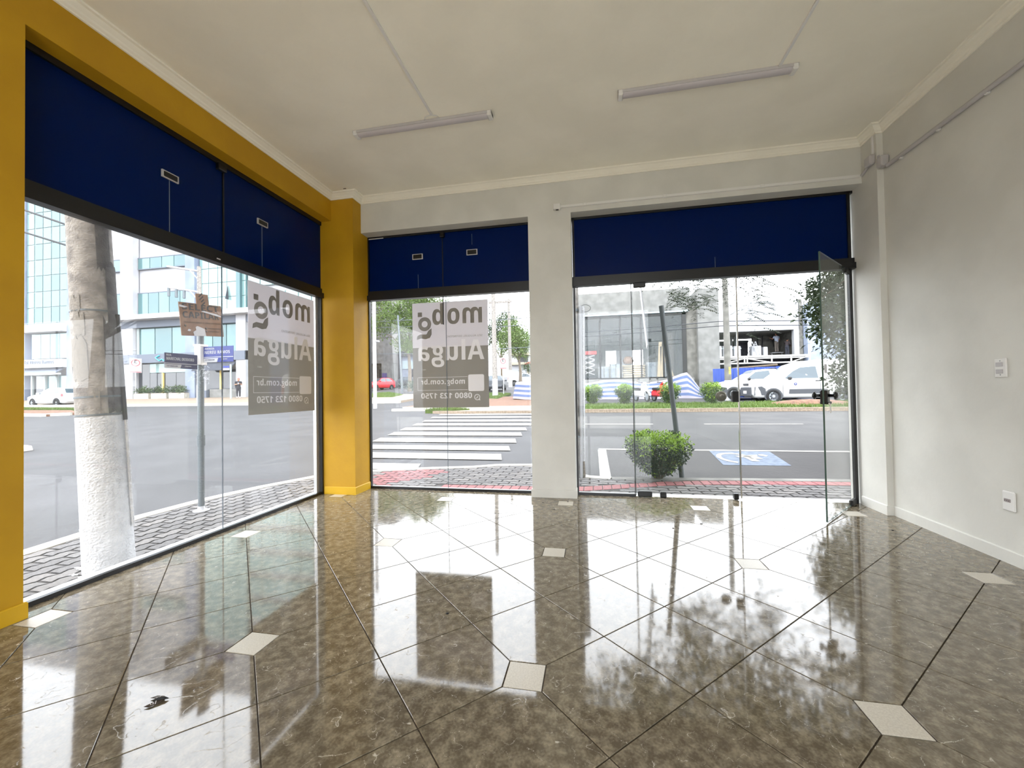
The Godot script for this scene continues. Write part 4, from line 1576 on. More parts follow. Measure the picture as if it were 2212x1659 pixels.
func name_plate(o, t: Transform3D, wide: float, high: float, mat, l1: String, l2: String, l3: String, l4: String):
	var st := nst()
	box(st, Vector3(0, -high / 2, -0.002), Vector3(wide, high / 2, 0.002), t)
	var pl := put(st, "name_plate", mat, o)
	st = nst()
	box(st, Vector3(0, -high * 0.20, 0.002), Vector3(wide, -high * 0.155, 0.003), t)
	prism(st, pv([0, -high * 0.5, wide * 0.46, -high * 0.5, wide * 0.50, -high * 0.24, 0, -high * 0.24]), 0.001, t * Transform3D(Basis.IDENTITY, Vector3(0, 0, 0.002)))
	put(st, "white_field", M.sign_white, pl)
	var z := 0.0032
	lettering("plate_text", l1, high * 0.12, M.sign_white, pl, t * Transform3D(Basis.IDENTITY, Vector3(wide * 0.05, high * 0.26, z)), 700, -1.0, 0.001)
	lettering("plate_text", l2, high * 0.19, M.sign_white, pl, t * Transform3D(Basis.IDENTITY, Vector3(wide * 0.05, -high * 0.03, z)), 700, wide * 0.84, 0.001)
	lettering("plate_small_text", l3, high * 0.07, M.sign_navy, pl, t * Transform3D(Basis.IDENTITY, Vector3(wide * 0.06, -high * 0.41, z)), 700, wide * 0.32, 0.001)
	lettering("plate_small_text", l4, high * 0.07, M.sign_white, pl, t * Transform3D(Basis.IDENTITY, Vector3(wide * 0.60, -high * 0.38, z)), 700, wide * 0.2, 0.001)

# a patch that hugs the pole: angles in turns, heights, ragged outline
func wrap_patch(st: SurfaceTool, base: Vector3, axis: Vector3, r: float, a0: float, a1: float, y0: float, y1: float, sd: int):
	var rg := RandomNumberGenerator.new()
	rg.seed = sd
	st.set_smooth_group(1)
	var n := 8
	var cols := []
	for k in n + 1:
		var a := lerpf(a0, a1, float(k) / n)
		var d := Vector3(cos(a), 0, sin(a)) * r
		var lo := y0 + rg.randf_range(-0.02, 0.02)
		var hi := y1 + rg.randf_range(-0.035, 0.03)
		cols.append([base + axis * lo + d, base + axis * hi + d])
	for k in n: quad(st, cols[k][0], cols[k][1], cols[k + 1][1], cols[k + 1][0])

func near_pole():
	var base := Vector3(-0.560, WALK, 1.905)
	var lean := Vector3(-0.052, 1, 0.018)
	var o := thing("utility_pole", "thick concrete utility pole with whitewashed foot close to the left window", "utility pole", base)
	var R := func(y): return 0.138 - 0.010 * y
	var st := nst()
	tube(st, [lean * -0.1, lean * 1.07], [0.140, 0.128], 28)
	put(st, "whitewashed_foot", M.whitewash, o)
	st = nst()
	tube(st, [lean * 1.06, lean * 4.0, lean * 8.5], [0.1265, 0.105, 0.085], 28)
	put(st, "shaft", M.pole_concrete, o)
	st = nst()
	for e in [[1.09, 1.75, -1.0, 0.25, 3], [1.7, 2.15, -1.0, 0.0, 4], [2.1, 3.2, -0.35, 0.35, 5]]:  # darker patches on one side of the shaft
		st = nst()
		wrap_patch(st, Vector3.ZERO, lean, 0.1285 - 0.006 * (e[0] - 1.0), e[2], e[3], e[0], e[1], e[4])
		put(st, "dark_patch", M.pole_dark, o)
	st = nst()
	var k := 0
	for e in [[1.32, 1.60, 0.95, 1.75], [1.62, 1.78, 1.0, 1.55], [1.80, 1.90, 1.15, 1.7], [1.40, 1.50, 1.72, 1.95], [1.12, 1.26, 0.55, 0.80]]:
		st = nst()
		wrap_patch(st, Vector3.ZERO, lean, 0.1292 - 0.006 * (e[0] - 1.0), e[2], e[3], e[0], e[1], 20 + k)
		put(st, "torn_poster", M.paper, o)
		k += 1
	st = nst()
	tube(st, [lean * 1.04 + Vector3(0.118, 0, -0.072), lean * 1.8 + Vector3(0.112, 0, -0.068)], 0.014, 8)
	put(st, "cable_pipe", M.black, o)
	st = nst()
	tube(st, [lean * 0.28 + Vector3(0.126, 0, -0.074), lean * 1.06 + Vector3(0.120, 0, -0.074)], 0.010, 8)
	put(st, "ground_pipe", M.whitewash, o)
	st = nst()
	for y in [0.30, 1.075, 1.20, 1.80]:
		st = nst()
		tube(st, [lean * y, lean * (y + 0.012)], (R.call(y) + 0.003), 28, false)
		put(st, "strap", M.galv if y > 0.5 else M.whitewash, o)
	st = nst()
	for i in 9:
		var a := i * 0.7
		st = nst()
		blot(st, Vector3(cos(a) * 0.19, 0.004, sin(a) * 0.17), 0.05 + 0.02 * (i % 3), 50 + i, false)
		put(st, "spilt_paint", M.whitewash, o)

# ------------------------------------------------------------------ across the avenue
func bxx(st: SurfaceTool, x0: float, y0: float, z0: float, x1: float, y1: float, z1: float):
	box(st, Vector3(minf(x0, x1), minf(y0, y1), minf(z0, z1)), Vector3(maxf(x0, x1), maxf(y0, y1), maxf(z0, z1)))

func part(called: String, mat, parent, x0: float, y0: float, z0: float, x1: float, y1: float, z1: float) -> MeshInstance3D:
	var st := nst()
	bxx(st, x0, y0, z0, x1, y1, z1)
	return put(st, called, mat, parent)

func blades(n: int, sd: int) -> ArrayMesh:
	var rg := RandomNumberGenerator.new()
	rg.seed = sd
	var st := nst()
	st.set_smooth_group(-1)
	for i in n:
		var p := Vector3(rg.randf_range(-0.08, 0.08), 0, rg.randf_range(-0.08, 0.08))
		var a := rg.randf() * TAU
		var w := Vector3(cos(a), 0, sin(a)) * 0.010
		tri(st, p - w, p + Vector3(rg.randf_range(-0.05, 0.05), rg.randf_range(0.05, 0.11), rg.randf_range(-0.05, 0.05)), p + w)
	st.generate_normals()
	return st.commit()

func grass_patch(label: String, poly: PackedVector2Array, up: float, many: int, sd: int):
	var o := thing("grass", label, "grass", Vector3.ZERO, 0, "", "stuff")
	var st := nst()
	patch(st, poly, up, 0.2)
	put(st, "turf", M.grass, o)
	var rg := RandomNumberGenerator.new()
	rg.seed = sd
	var lo := poly[0]
	var hi := poly[0]
	for v in poly:
		lo = lo.min(v)
		hi = hi.max(v)
	var at := []
	while at.size() < many:
		var v := Vector2(rg.randf_range(lo.x, hi.x), rg.randf_range(lo.y, hi.y))
		if Geometry2D.is_point_in_polygon(v, poly): at.append(tumble(rg, on(v.x, v.y, up), 0.7, 1.4, true))
	scatter("blades", blades(9, sd), M.blade, o, at)

func avenue_verge():
	M.blade = leafy(rgb8(68, 92, 28), rgb8(96, 114, 44), 110, 0.5)
	M.stripe_blue = plain(rgb8(76, 92, 128), 0.7)
	M.stripe_white = plain(rgb8(142, 138, 146), 0.7)
	grass_patch("strip of grass between the avenue and the parked vehicles", pv([1.2, -12.42, 30, -12.75, 30, -15.1, 1.2, -15.1]), 0.13, 5200, 61)
	var st := nst()
	var run := []
	for x in [1.0, 6.0, 12.0, 20.0, 30.0]: run.append(Vector2(x, -12.30 - x * 0.011))
	kerb_run(st, run, [0.13], -0.14, 0.3)
	struct(st, "kerb_verge", M.kerb_stone, "worn stone kerb along the grass strip", "kerb")
	st = nst()
	lathe(st, [[0.9, 0.0], [0.7, 0.10], [0.4, 0.17], [0.0, 0.20]], 14, Transform3D(Basis.from_scale(Vector3(1.8, 1, 0.7)), on(11.2, -13.9, 0.131)))
	lone(st, "earth_mound", M.earth, "low heap of bare brown earth on the grass below the white van", "earth")
	var labs := ["leafy bush on the grass strip next to the weathered pole", "leafy bush on the grass strip left of the white scooter", "leafy bush on the grass strip right of the red scooter", "leafy bush on the grass strip in front of the white pickup"]
	var k := 0
	for e in [[2.80, -14.7, 0.46], [4.22, -14.6, 0.40], [6.05, -14.4, 0.44], [7.72, -14.3, 0.44]]:
		shrub("verge_bush", labs[k], on(e[0], e[1], 0.10), e[2], 0.92, 200 + k, false, "bushes on the grass strip")
		k += 1
	tarp_fence()
	scooter("scooter", "white scooter parked behind the grass strip", on(5.36, -18.4), 0.35, M.white_paint)
	scooter("scooter", "red scooter parked behind the grass strip", on(6.28, -18.3), 0.35, plain(rgb8(196, 30, 38), 0.3))
	# utility pole before the blue fence
	var o := thing("utility_pole", "slim concrete utility pole in front of the blue sheet fence", "utility pole", on(9.70, -18.7))
	st = nst()
	tube(st, [Vector3(0, 1.0, 0), Vector3(-0.05, 9.0, 0)], [0.165, 0.11], 16)
	put(st, "shaft", M.concrete, o)
	st = nst()
	tube(st, [Vector3(0, -0.2, 0), Vector3(0, 1.02, 0)], [0.18, 0.172], 16)
	put(st, "whitewashed_foot", M.whitewash, o)
	st = nst()
	for y in [1.35, 1.55]: wrap_patch(st, Vector3.ZERO, Vector3.UP, 0.172, 0.9, 1.6, y, y + 0.16, int(y * 10))
	put(st, "yellow_sticker", plain(rgb8(220, 190, 70), 0.6), o)
	# overhead lines along the avenue
	for e in [[4.35, -19.0, "lowest of the three overhead lines along the avenue, above the van"], [4.62, -19.2, "middle one of the three overhead lines along the avenue"], [7.2, -18.9, "topmost overhead line along the avenue, high above the van"]]:
		st = nst()
		var pts := []
		for i in 13:
			var x := 2.0 + i * 2.5
			pts.append(Vector3(x, e[0] - 0.35 * sin(PI * fposmod((x - 9.7) / 24.0, 1.0)), e[1]))
		tube(st, pts, 0.022, 5)
		lone(st, "overhead_cable", M.wire, e[2], "cable", "overhead lines along the avenue")

func tarp_fence():
	var o := thing("striped_tarpaulin", "low blue and white striped tarpaulin fence before the building site", "tarpaulin", Vector3.ZERO)
	var x0 := 0.6
	var x1 := 9.3
	var n := 44
	var bands := 9
	for b in bands:
		var st := nst()
		st.set_smooth_group(1)
		var rows := []
		for e in 2:
			var v := float(b + e) / bands
			var row := []
			for i in n + 1:
				var x := lerpf(x0, x1, float(i) / n)
				var z := -20.6 + 0.10 * sin(x * 3.1) + 0.25 * (1.0 - v)
				var peak := 1.05 + 0.10 * sin(x * 1.7 + 1.0) + 0.35 * maxf(0.0, 1.0 - absf(x - 8.1) / 1.0)
				var fall := clampf((x1 - x) / 1.1, 0.03, 1.0)
				row.append(Vector3(x, lie(z) + peak * fall * v, z + 0.04 * sin(x * 7.0 + v * 5.0)))
			rows.append(row)
		for i in n: quad(st, rows[0][i], rows[0][i + 1], rows[1][i + 1], rows[1][i])
		put(st, "stripe", M.stripe_blue if b % 2 else M.stripe_white, o)
	var st := nst()
	for x in [1.0, 3.2, 5.4, 7.0, 8.1]:
		st = nst()
		tube(st, [on(x, -20.75), on(x, -20.75, 1.15)], 0.03, 6)
		put(st, "stake", M.bark, o)

func scooter(called: String, label: String, at: Vector3, turn: float, paint):
	# stands with its front towards the viewer and to the left
	var o := thing(called, label, "scooter", at, turn, "parked scooters")
	var tyre := plain(rgb8(24, 24, 25), 0.8)
	for z in [0.62, -0.62]:
		var st := nst()
		var t := Transform3D(Basis(Vector3(0, 0, 1), PI / 2), Vector3(0, 0.26, z))
		lathe(st, [[0.19, -0.04], [0.25, -0.04], [0.265, 0.0], [0.25, 0.04], [0.19, 0.04], [0.19, -0.04]], 18, t)
		var w := put(st, "wheel", tyre, o)
		st = nst()
		lathe(st, [[0.0, -0.03], [0.19, -0.02], [0.19, 0.02], [0.0, 0.03]], 14, t, false)
		put(st, "rim", M.steel, w)
	var st := nst()
	for s in [-1, 1]: tube(st, [Vector3(s * 0.055, 0.26, 0.62), Vector3(s * 0.05, 0.62, 0.48)], 0.020, 7)
	tube(st, [Vector3(0, 0.60, 0.48), Vector3(0, 0.92, 0.36)], 0.025, 7)
	put(st, "fork", M.steel, o)
	st = nst()
	var leg := pv([-0.20, 0.30, -0.17, 0.80, -0.10, 0.93, 0.10, 0.93, 0.17, 0.80, 0.20, 0.30, 0.10, 0.24, -0.10, 0.24])
	prism(st, leg, 0.05, face(Vector3(0, 0, 0.46), Vector3(1, 0, 0), Vector3(0, 1, -0.25), Vector3(0, 0.25, 1)))
	rbox(st, Vector3(0, 0.96, 0.36), Vector3(0.20, 0.14, 0.16), 0.05)
	put(st, "leg_shield", paint, o)
	st = nst()
	st.set_smooth_group(1)
	for k in 8:
		var a := lerpf(0.15, 2.9, k / 8.0)
		var b := lerpf(0.15, 2.9, (k + 1) / 8.0)
		for s in [[-0.06, 0.06]]:
			quad(st, Vector3(s[0], 0.26 + sin(a) * 0.30, 0.62 - cos(a) * 0.30), Vector3(s[1], 0.26 + sin(a) * 0.30, 0.62 - cos(a) * 0.30), Vector3(s[1], 0.26 + sin(b) * 0.30, 0.62 - cos(b) * 0.30), Vector3(s[0], 0.26 + sin(b) * 0.30, 0.62 - cos(b) * 0.30))
	put(st, "mudguard", paint, o)
	st = nst()
	rbox(st, Vector3(0, 0.96, 0.45), Vector3(0.13, 0.09, 0.03), 0.012)
	put(st, "headlight", M.plastic, o)
	st = nst()
	tube(st, [Vector3(-0.33, 1.0, 0.30), Vector3(-0.12, 0.99, 0.36), Vector3(0.12, 0.99, 0.36), Vector3(0.33, 1.0, 0.30)], 0.018, 7)
	put(st, "handlebar", M.black, o)
	for s in [-1, 1]:
		st = nst()
		tube(st, [Vector3(s * 0.26, 1.0, 0.32), Vector3(s * 0.30, 1.16, 0.33)], 0.008, 5)
		rbox(st, Vector3(s * 0.31, 1.19, 0.33), Vector3(0.12, 0.07, 0.02), 0.01)
		put(st, "mirror", M.black, o)
	st = nst()
	rbox(st, Vector3(0, 0.42, -0.38), Vector3(0.24, 0.34, 0.80), 0.08)
	rbox(st, Vector3(0, 0.33, 0.16), Vector3(0.20, 0.16, 0.50), 0.05)
	put(st, "body", paint, o)
	st = nst()
	rbox(st, Vector3(0, 0.66, -0.34), Vector3(0.26, 0.14, 0.66), 0.05)
	put(st, "seat", M.black, o)

# ------------------------------------------------------------------ unfinished concrete building behind the bushes
func construction_site():
	var zf := -23.0
	M.site_glass = glass(0.03, Color(0.75, 0.82, 0.84))
	M.site_glass.metallic_specular = 0.3
	M.pale_line = plain(rgb8(166, 184, 190), 0.5)
	var o := thing("concrete_building", "unfinished concrete building with tall black framed shop glazing", "building", Vector3.ZERO)
	part("parapet", M.concrete_light, o, 1.0, 6.0, zf, 8.9, 7.38, zf - 0.5)
	part("roof_slab", M.concrete, o, 1.0, 5.72, zf - 0.35, 10.45, 6.05, zf - 12)
	part("reveal_band", M.concrete_light, o, 1.0, 5.95, zf + 0.18, 8.75, 6.42, zf)
	part("light_strip", M.pale_line, o, 1.0, 5.86, zf + 0.22, 8.75, 5.94, zf)
	part("floor_slab", M.concrete_light, o, 1.0, 1.50, zf + 0.65, 8.9, 1.74, zf - 12)
	part("base_wall", M.concrete, o, 1.3, 0.2, zf - 0.9, 10.3, 1.5, zf - 1.3)
	part("pier", M.concrete, o, 8.62, 0.3, zf + 0.02, 9.25, 6.4, zf - 0.7)
	part("pier", M.concrete_light, o, 9.25, 0.3, zf + 0.35, 10.46, 7.2, zf - 12)
	part("side_wall", M.concrete, o, 0.7, 0.3, zf, 1.0, 7.38, zf - 12)
	part("back_wall", M.concrete, o, 1.0, 1.7, zf - 6.0, 3.9, 5.75, zf - 6.3)
	part("back_wall", M.concrete, o, 6.75, 1.7, zf - 6.0, 9.3, 5.75, zf - 6.3)
	part("back_wall", M.concrete, o, 3.9, 4.15, zf - 6.0, 6.75, 5.75, zf - 6.3)
	part("beam", M.concrete, o, 1.0, 4.55, zf - 5.5, 9.3, 4.75, zf - 6.0)
	part("white_panel", M.sign_white, o, 4.7, 1.7, zf - 6.1, 5.9, 4.15, zf - 6.2)
	for e in [[2.34, 0.05], [3.35, 0.05], [4.63, 0.05], [5.92, 0.05], [7.265, 0.05], [8.52, 0.12]]:
		part("mullion", M.black, o, e[0] - e[1], 1.74, zf + 0.06, e[0] + e[1], 5.82, zf - 0.06)
	for y in [[1.74, 1.84], [5.72, 5.86]]:
		part("rail", M.black, o, 1.0, y[0], zf + 0.06, 8.62, y[1], zf - 0.06)
	var xs := [1.0, 2.34, 3.35, 4.63, 5.92, 7.265, 8.52]
	for i in 6: part("pane", M.site_glass, o, xs[i] + 0.05, 1.84, zf + 0.008, xs[i + 1] - 0.05, 5.74, zf - 0.008)
	# what stands inside
	o = thing("scissor_lift", "red and black scissor lift inside the concrete building", "lift", Vector3(2.55, 1.74, zf - 2.6))
	part("base", M.black, o, -0.55, 0.0, -0.35, 0.55, 0.35, 0.35)
	for k in 4:
		var st := nst()
		for s in [-1, 1]:
			for z in [-0.28, 0.28]:
				tube(st, [Vector3(-s * 0.45, 0.4 + k * 0.36, z), Vector3(s * 0.45, 0.72 + k * 0.36, z)], 0.04, 6)
		put(st, "scissor_arms", M.plastic_grey, o)
	part("platform", plain(rgb8(208, 52, 48), 0.5), o, -0.6, 1.85, -0.38, 0.6, 2.08, 0.38)
	var st := nst()
	for x in [-0.55, 0.0, 0.55]:
		for z in [-0.34, 0.34]: tube(st, [Vector3(x, 2.05, z), Vector3(x, 2.8, z)], 0.025, 6)
	for z in [-0.34, 0.34]: tube(st, [Vector3(-0.55, 2.8, z), Vector3(0.55, 2.8, z)], 0.025, 6)
	put(st, "railing", M.dark_steel, o)
	o = thing("plank_stack", "stack of pale planks inside the concrete building", "planks", Vector3(5.6, 1.74, zf - 2.4))
	var wood := rough_mat(rgb8(150, 132, 102), rgb8(168, 152, 122), 1.2, 0.8, 0.0, 113, 0.05, 256)
	for k in 7: part("plank", wood, o, -0.72 + 0.03 * (k % 3), k * 0.15, -0.4, 0.80 - 0.04 * (k % 2), k * 0.15 + 0.10, 0.4)
	var crate := rough_mat(rgb8(124, 132, 138), rgb8(142, 148, 154), 0.8, 0.7, 0.0, 114, 0.03, 256)
	var labs := ["grey crate under the left end of the glazing in the concrete building", "grey crate between scissor lift and plank stack", "wide grey crate right of the plank stack"]
	var k := 0
	for e in [[3.62, 0.36, 0.95], [4.42, 0.38, 1.1], [7.1, 0.62, 1.15]]:
		o = thing("crate", labs[k], "crate", Vector3(e[0], 1.74, zf - 2.2), 0, "crates in the concrete building")
		part("body", crate, o, -e[1], 0.06, -0.4, e[1], e[2], 0.4)
		for x in [-e[1], 0.0, e[1]]: part("batten", M.concrete_light, o, x - 0.04, 0.0, 0.40, x + 0.04, e[2] + 0.03, 0.43)
		k += 1
	o = thing("cement_mixer", "brown drum of a cement mixer inside the concrete building", "mixer", Vector3(5.3, 2.80, zf - 2.4))
	st = nst()
	lathe(st, [[0.12, -0.02], [0.30, 0.08], [0.36, 0.28], [0.28, 0.48], [0.16, 0.58], [0.14, 0.56]], 16)
	put(st, "drum", plain(rgb8(134, 104, 84), 0.7), o)
	part("foot", M.dark_steel, o, -0.2, -0.02, -0.2, 0.2, 0.03, 0.2)
	o = thing("leaning_boards", "pale boards leaning beside the right glazing of the concrete building", "boards", Vector3(7.45, 1.76, zf - 1.0))
	for e in [[-0.35, 2.4, -0.06], [-0.1, 2.1, 0.02], [0.55, 1.6, 0.35]]:
		st = nst()
		box(st, Vector3(-0.10, 0, -0.03), Vector3(0.10, e[1], 0.03), Transform3D(Basis(Vector3(0, 0, 1), e[2]), Vector3(e[0], 0.0, 0)))
		put(st, "board", wood, o)
	o = thing("support_post", "dark tree-like support post inside the concrete building", "post", Vector3(8.1, 1.74, zf - 1.9))
	st = nst()
	tube(st, [Vector3(0, 0, 0), Vector3(0.05, 1.4, 0), Vector3(-0.05, 3.1, 0)], [0.10, 0.12, 0.30], 8)
	put(st, "shaft", plain(rgb8(92, 86, 80), 0.9), o)

# ------------------------------------------------------------------ second site: open upper floor, blue fence
func second_site():
	var z2 := -33.0
	M.blue_sheet = plain(rgb8(20, 58, 140), 0.45)
	M.wall_blue = rough_mat(rgb8(132, 142, 160), rgb8(146, 155, 172), 0.2, 0.85, 0.0, 120, 0.02)
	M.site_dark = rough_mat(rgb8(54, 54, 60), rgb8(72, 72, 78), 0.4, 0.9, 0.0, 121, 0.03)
	var o := thing("open_floor_building", "white building with an open upper floor where workers stand", "building", Vector3.ZERO)
	part("front_wall", M.sign_white, o, 12.0, 5.75, z2, 19.45, 8.2, z2 - 0.3)
	part("upper_slab", M.concrete, o, 12.0, 5.75, z2 - 0.3, 19.45, 5.95, z2 - 6)
	part("corner_post", M.sign_white, o, 19.05, 3.6, z2, 19.42, 5.75, z2 - 0.4)
	part("floor_slab", M.concrete_light, o, 12.0, 3.45, z2 + 0.4, 19.6, 3.68, z2 - 6)
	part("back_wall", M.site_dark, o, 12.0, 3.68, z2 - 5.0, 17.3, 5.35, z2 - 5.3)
	part("back_wall", M.concrete, o, 17.3, 3.68, z2 - 3.8, 19.45, 5.75, z2 - 4.1)
	part("side_wall", M.concrete, o, 19.42, 0.8, z2, 19.7, 8.2, z2 - 6)
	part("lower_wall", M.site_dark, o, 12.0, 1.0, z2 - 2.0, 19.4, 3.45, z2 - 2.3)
	part("cross_beam", M.dark_steel, o, 12.0, 5.30, z2 - 4.8, 17.3, 5.5, z2 - 5.0)
	for x in [15.1, 15.5]: part("column", M.dark_steel, o, x, 3.68, z2 - 3.0, x + 0.25, 5.75, z2 - 3.3)
	o = thing("steel_balcony", "white steel lattice girder along the open upper floor", "girder", Vector3(0, 0, z2 + 1.0))
	for y in [[3.50, 3.62], [2.98, 3.08], [3.36, 3.42]]: part("chord", M.plastic, o, 12.5, y[0], 0.0, 19.7, y[1], 0.10)
	for x in [12.9, 13.4, 14.9, 15.1, 16.9, 18.3, 19.62]: part("upright", M.plastic, o, x, 3.0, 0.01, x + 0.09, 3.6, 0.09)
	var st := nst()
	for e in [[15.1, 3.40, 16.9, 3.05], [18.4, 3.05, 19.6, 3.5], [13.5, 3.05, 14.9, 3.4]]: tube(st, [Vector3(e[0], e[1], 0.05), Vector3(e[2], e[3], 0.05)], 0.04, 6)
	put(st, "brace", M.plastic, o)
	o = thing("steel_pipe", "pale pipe lying under the steel girder", "pipe", Vector3.ZERO)
	st = nst()
	tube(st, [Vector3(14.2, 2.65, z2 + 0.4), Vector3(17.6, 2.88, z2 + 0.4)], 0.08, 10)
	put(st, "tube", M.kerb_stone, o)
	# on the upper floor
	var labs := ["leftmost white tank on the open upper floor", "second white tank on the open upper floor", "third white tank on the open upper floor", "white box behind the ladder on the open upper floor", "small white box right of the ladder"]
	var k := 0
	for e in [[13.45, 0.75, 1.0], [14.3, 0.75, 1.0], [15.05, 0.55, 0.95], [16.55, 0.75, 0.92], [17.25, 0.34, 0.80]]:
		o = thing("tank", labs[k], "tank", Vector3(e[0], 3.68, z2 - 1.2), 0, "white tanks on the open floor")
		st = nst()
		rbox(st, Vector3(0, e[2] / 2, 0), Vector3(e[1], e[2], 0.7), 0.05)
		put(st, "body", M.sign_white, o)
		if k < 3: part("lid", M.pale_line, o, -e[1] / 2 - 0.02, e[2] * 0.72, 0.30, e[1] / 2 + 0.02, e[2] * 0.82, 0.37)
		k += 1
	o = thing("step_ladder", "white step ladder on the open upper floor", "ladder", Vector3(16.45, 3.68, z2 - 0.6))
	st = nst()
	for s in [0.0, 0.26]: tube(st, [Vector3(s, 0, 0.15), Vector3(s - 0.32, 1.25, 0)], 0.028, 6)
	put(st, "rail", M.sign_white, o)
	for i in 4:
		st = nst()
		var t := (i + 0.6) / 4.6
		tube(st, [Vector3(-0.32 * t, 1.25 * t, 0.1), Vector3(-0.32 * t + 0.26, 1.25 * t, 0.1)], 0.022, 6)
		put(st, "rung", M.sign_white, o)
	st = nst()
	tube(st, [Vector3(-0.32, 1.25, 0), Vector3(-0.62, 0, -0.4)], 0.025, 6)
	tube(st, [Vector3(-0.10, 1.25, 0), Vector3(-0.12, 0, -0.4)], 0.025, 6)
	put(st, "back_leg", M.sign_white, o)
	for e in [[17.85, "dark cable loop hanging left of the standing worker"], [19.0, "dark cable hanging above the crouching worker"]]:
		st = nst()
		var pts := []
		for i in 11:
			var a := PI * i / 10.0
			pts.append(Vector3(e[0] + cos(a) * (0.22 if e[0] < 18.5 else 0.12), 5.7 - sin(a) * (1.35 if e[0] < 18.5 else 1.0), z2 - 3.6))
		tube(st, pts, 0.035, 6)
		lone(st, "hanging_cable", M.wire, e[1], "cable", "cables hanging on the open floor")
	# pale neighbour with a sloping top
	o = thing("pale_blue_building", "tall pale blue wall with sloping top right of the open floor", "building", Vector3.ZERO)
	st = nst()
	prism(st, pv([19.75, 0.6, 30, 0.6, 30, 10.5, 19.75, 7.7]), 6.0, Transform3D(Basis.IDENTITY, Vector3(0, 0, z2 - 5.4)))
	put(st, "wall", M.wall_blue, o)
	part("band", M.concrete_light, o, 19.75, 3.05, z2 + 0.62, 30, 3.12, z2 + 0.6)
	part("meter_box", M.concrete, o, 22.1, 2.6, z2 + 0.75, 22.9, 3.6, z2 + 0.6)
	# blue corrugated fence of single sheets
	o = thing("blue_sheet_fence", "bright blue corrugated metal fence behind the parked pickup", "fence", Vector3.ZERO)
	var x := 9.6
	while x < 19.5:
		st = nst()
		st.set_smooth_group(-1)
		var rise := 0.020 * (x - 9.6)
		var w := 1.08
		var n := 12
		for i in n:
			var xa := x + w * i / n
			var xb := x + w * (i + 1) / n
			var za := -21.0 + (0.05 if i % 3 == 1 else 0.0)
			var zb := -21.0 + (0.05 if (i + 1) % 3 == 1 else 0.0)
			quad(st, Vector3(xa, 0.3, za), Vector3(xb, 0.3, zb), Vector3(xb, 2.17 + rise, zb), Vector3(xa, 2.17 + rise, za))
		put(st, "sheet", M.blue_sheet, o)
		x += 1.09
	for i in 5: part("post", M.bark, o, 9.8 + i * 2.2, 0.4, -21.08, 9.9 + i * 2.2, 2.1, -21.18)

# ------------------------------------------------------------------ vehicles
# stations: [x, floor, belt, top, half at floor, half at belt, half at top]; front is +x
func hull(st: SurfaceTool, S: Array):
	st.set_smooth_group(1)
	var rings := []
	for s in S:
		var half := [[s[4] * 0.80, s[1]], [s[4], s[1] + 0.07], [lerpf(s[4], s[5], 0.7) + 0.012, lerpf(s[1], s[2], 0.5)], [s[5], s[2]], [lerpf(s[5], s[6], 0.90), lerpf(s[2], s[3], 0.88)], [s[6] * 0.86, s[3]]]
		var r := []
		for p in half: r.append(Vector3(s[0], p[1], p[0]))
		for i in range(half.size() - 1, -1, -1): r.append(Vector3(s[0], half[i][1], -half[i][0]))
		rings.append(r)
	var n: int = rings[0].size()
	for i in rings.size() - 1:
		for k in n:
			var k2 := (k + 1) % n
			quad(st, rings[i][k], rings[i + 1][k], rings[i + 1][k2], rings[i][k2])
	st.set_smooth_group(-1)
	for i in [0, rings.size() - 1]:
		for k in range(1, n - 1): tri(st, rings[i][0], rings[i][k], rings[i][k + 1])

func half_at(S: Array, x: float, y: float) -> float:
	for i in S.size() - 1:
		var a = S[i]
		var b = S[i + 1]
		if x <= a[0] and x >= b[0]:
			var t: float = (a[0] - x) / maxf(a[0] - b[0], 1e-4)
			var belt := lerpf(a[2], b[2], t)
			var top := lerpf(a[3], b[3], t)
			var hb := lerpf(a[5], b[5], t)
			var ht := lerpf(a[6], b[6], t)
			var hl := lerpf(a[4], b[4], t)
			if y > belt: return lerpf(hb, ht, clampf((y - belt) / maxf(top - belt, 0.01), 0, 1))
			return lerpf(hl, hb, clampf((y - 0.2) / maxf(belt - 0.2, 0.01), 0, 1)) + 0.012
	return S[0][5]

# a sheet lying on the side of the hull
func side_sheet(st: SurfaceTool, S: Array, poly: PackedVector2Array, s: int, out := 0.012):
	st.set_smooth_group(-1)
	var idx := Geometry2D.triangulate_polygon(poly)
	var P = func(v: Vector2): return Vector3(v.x, v.y, s * (half_at(S, v.x, v.y) + out))
	for k in range(0, idx.size(), 3): tri(st, P.call(poly[idx[k]]), P.call(poly[idx[k + 1]]), P.call(poly[idx[k + 2]]))

func cross_sheet(st: SurfaceTool, x0: float, y0: float, w0: float, x1: float, y1: float, w1: float, out: float):
	st.set_smooth_group(-1)
	var n := Vector3(y1 - y0, x0 - x1, 0).normalized() * out
	quad(st, Vector3(x0, y0, w0) + n, Vector3(x0, y0, -w0) + n, Vector3(x1, y1, -w1) + n, Vector3(x1, y1, w1) + n)

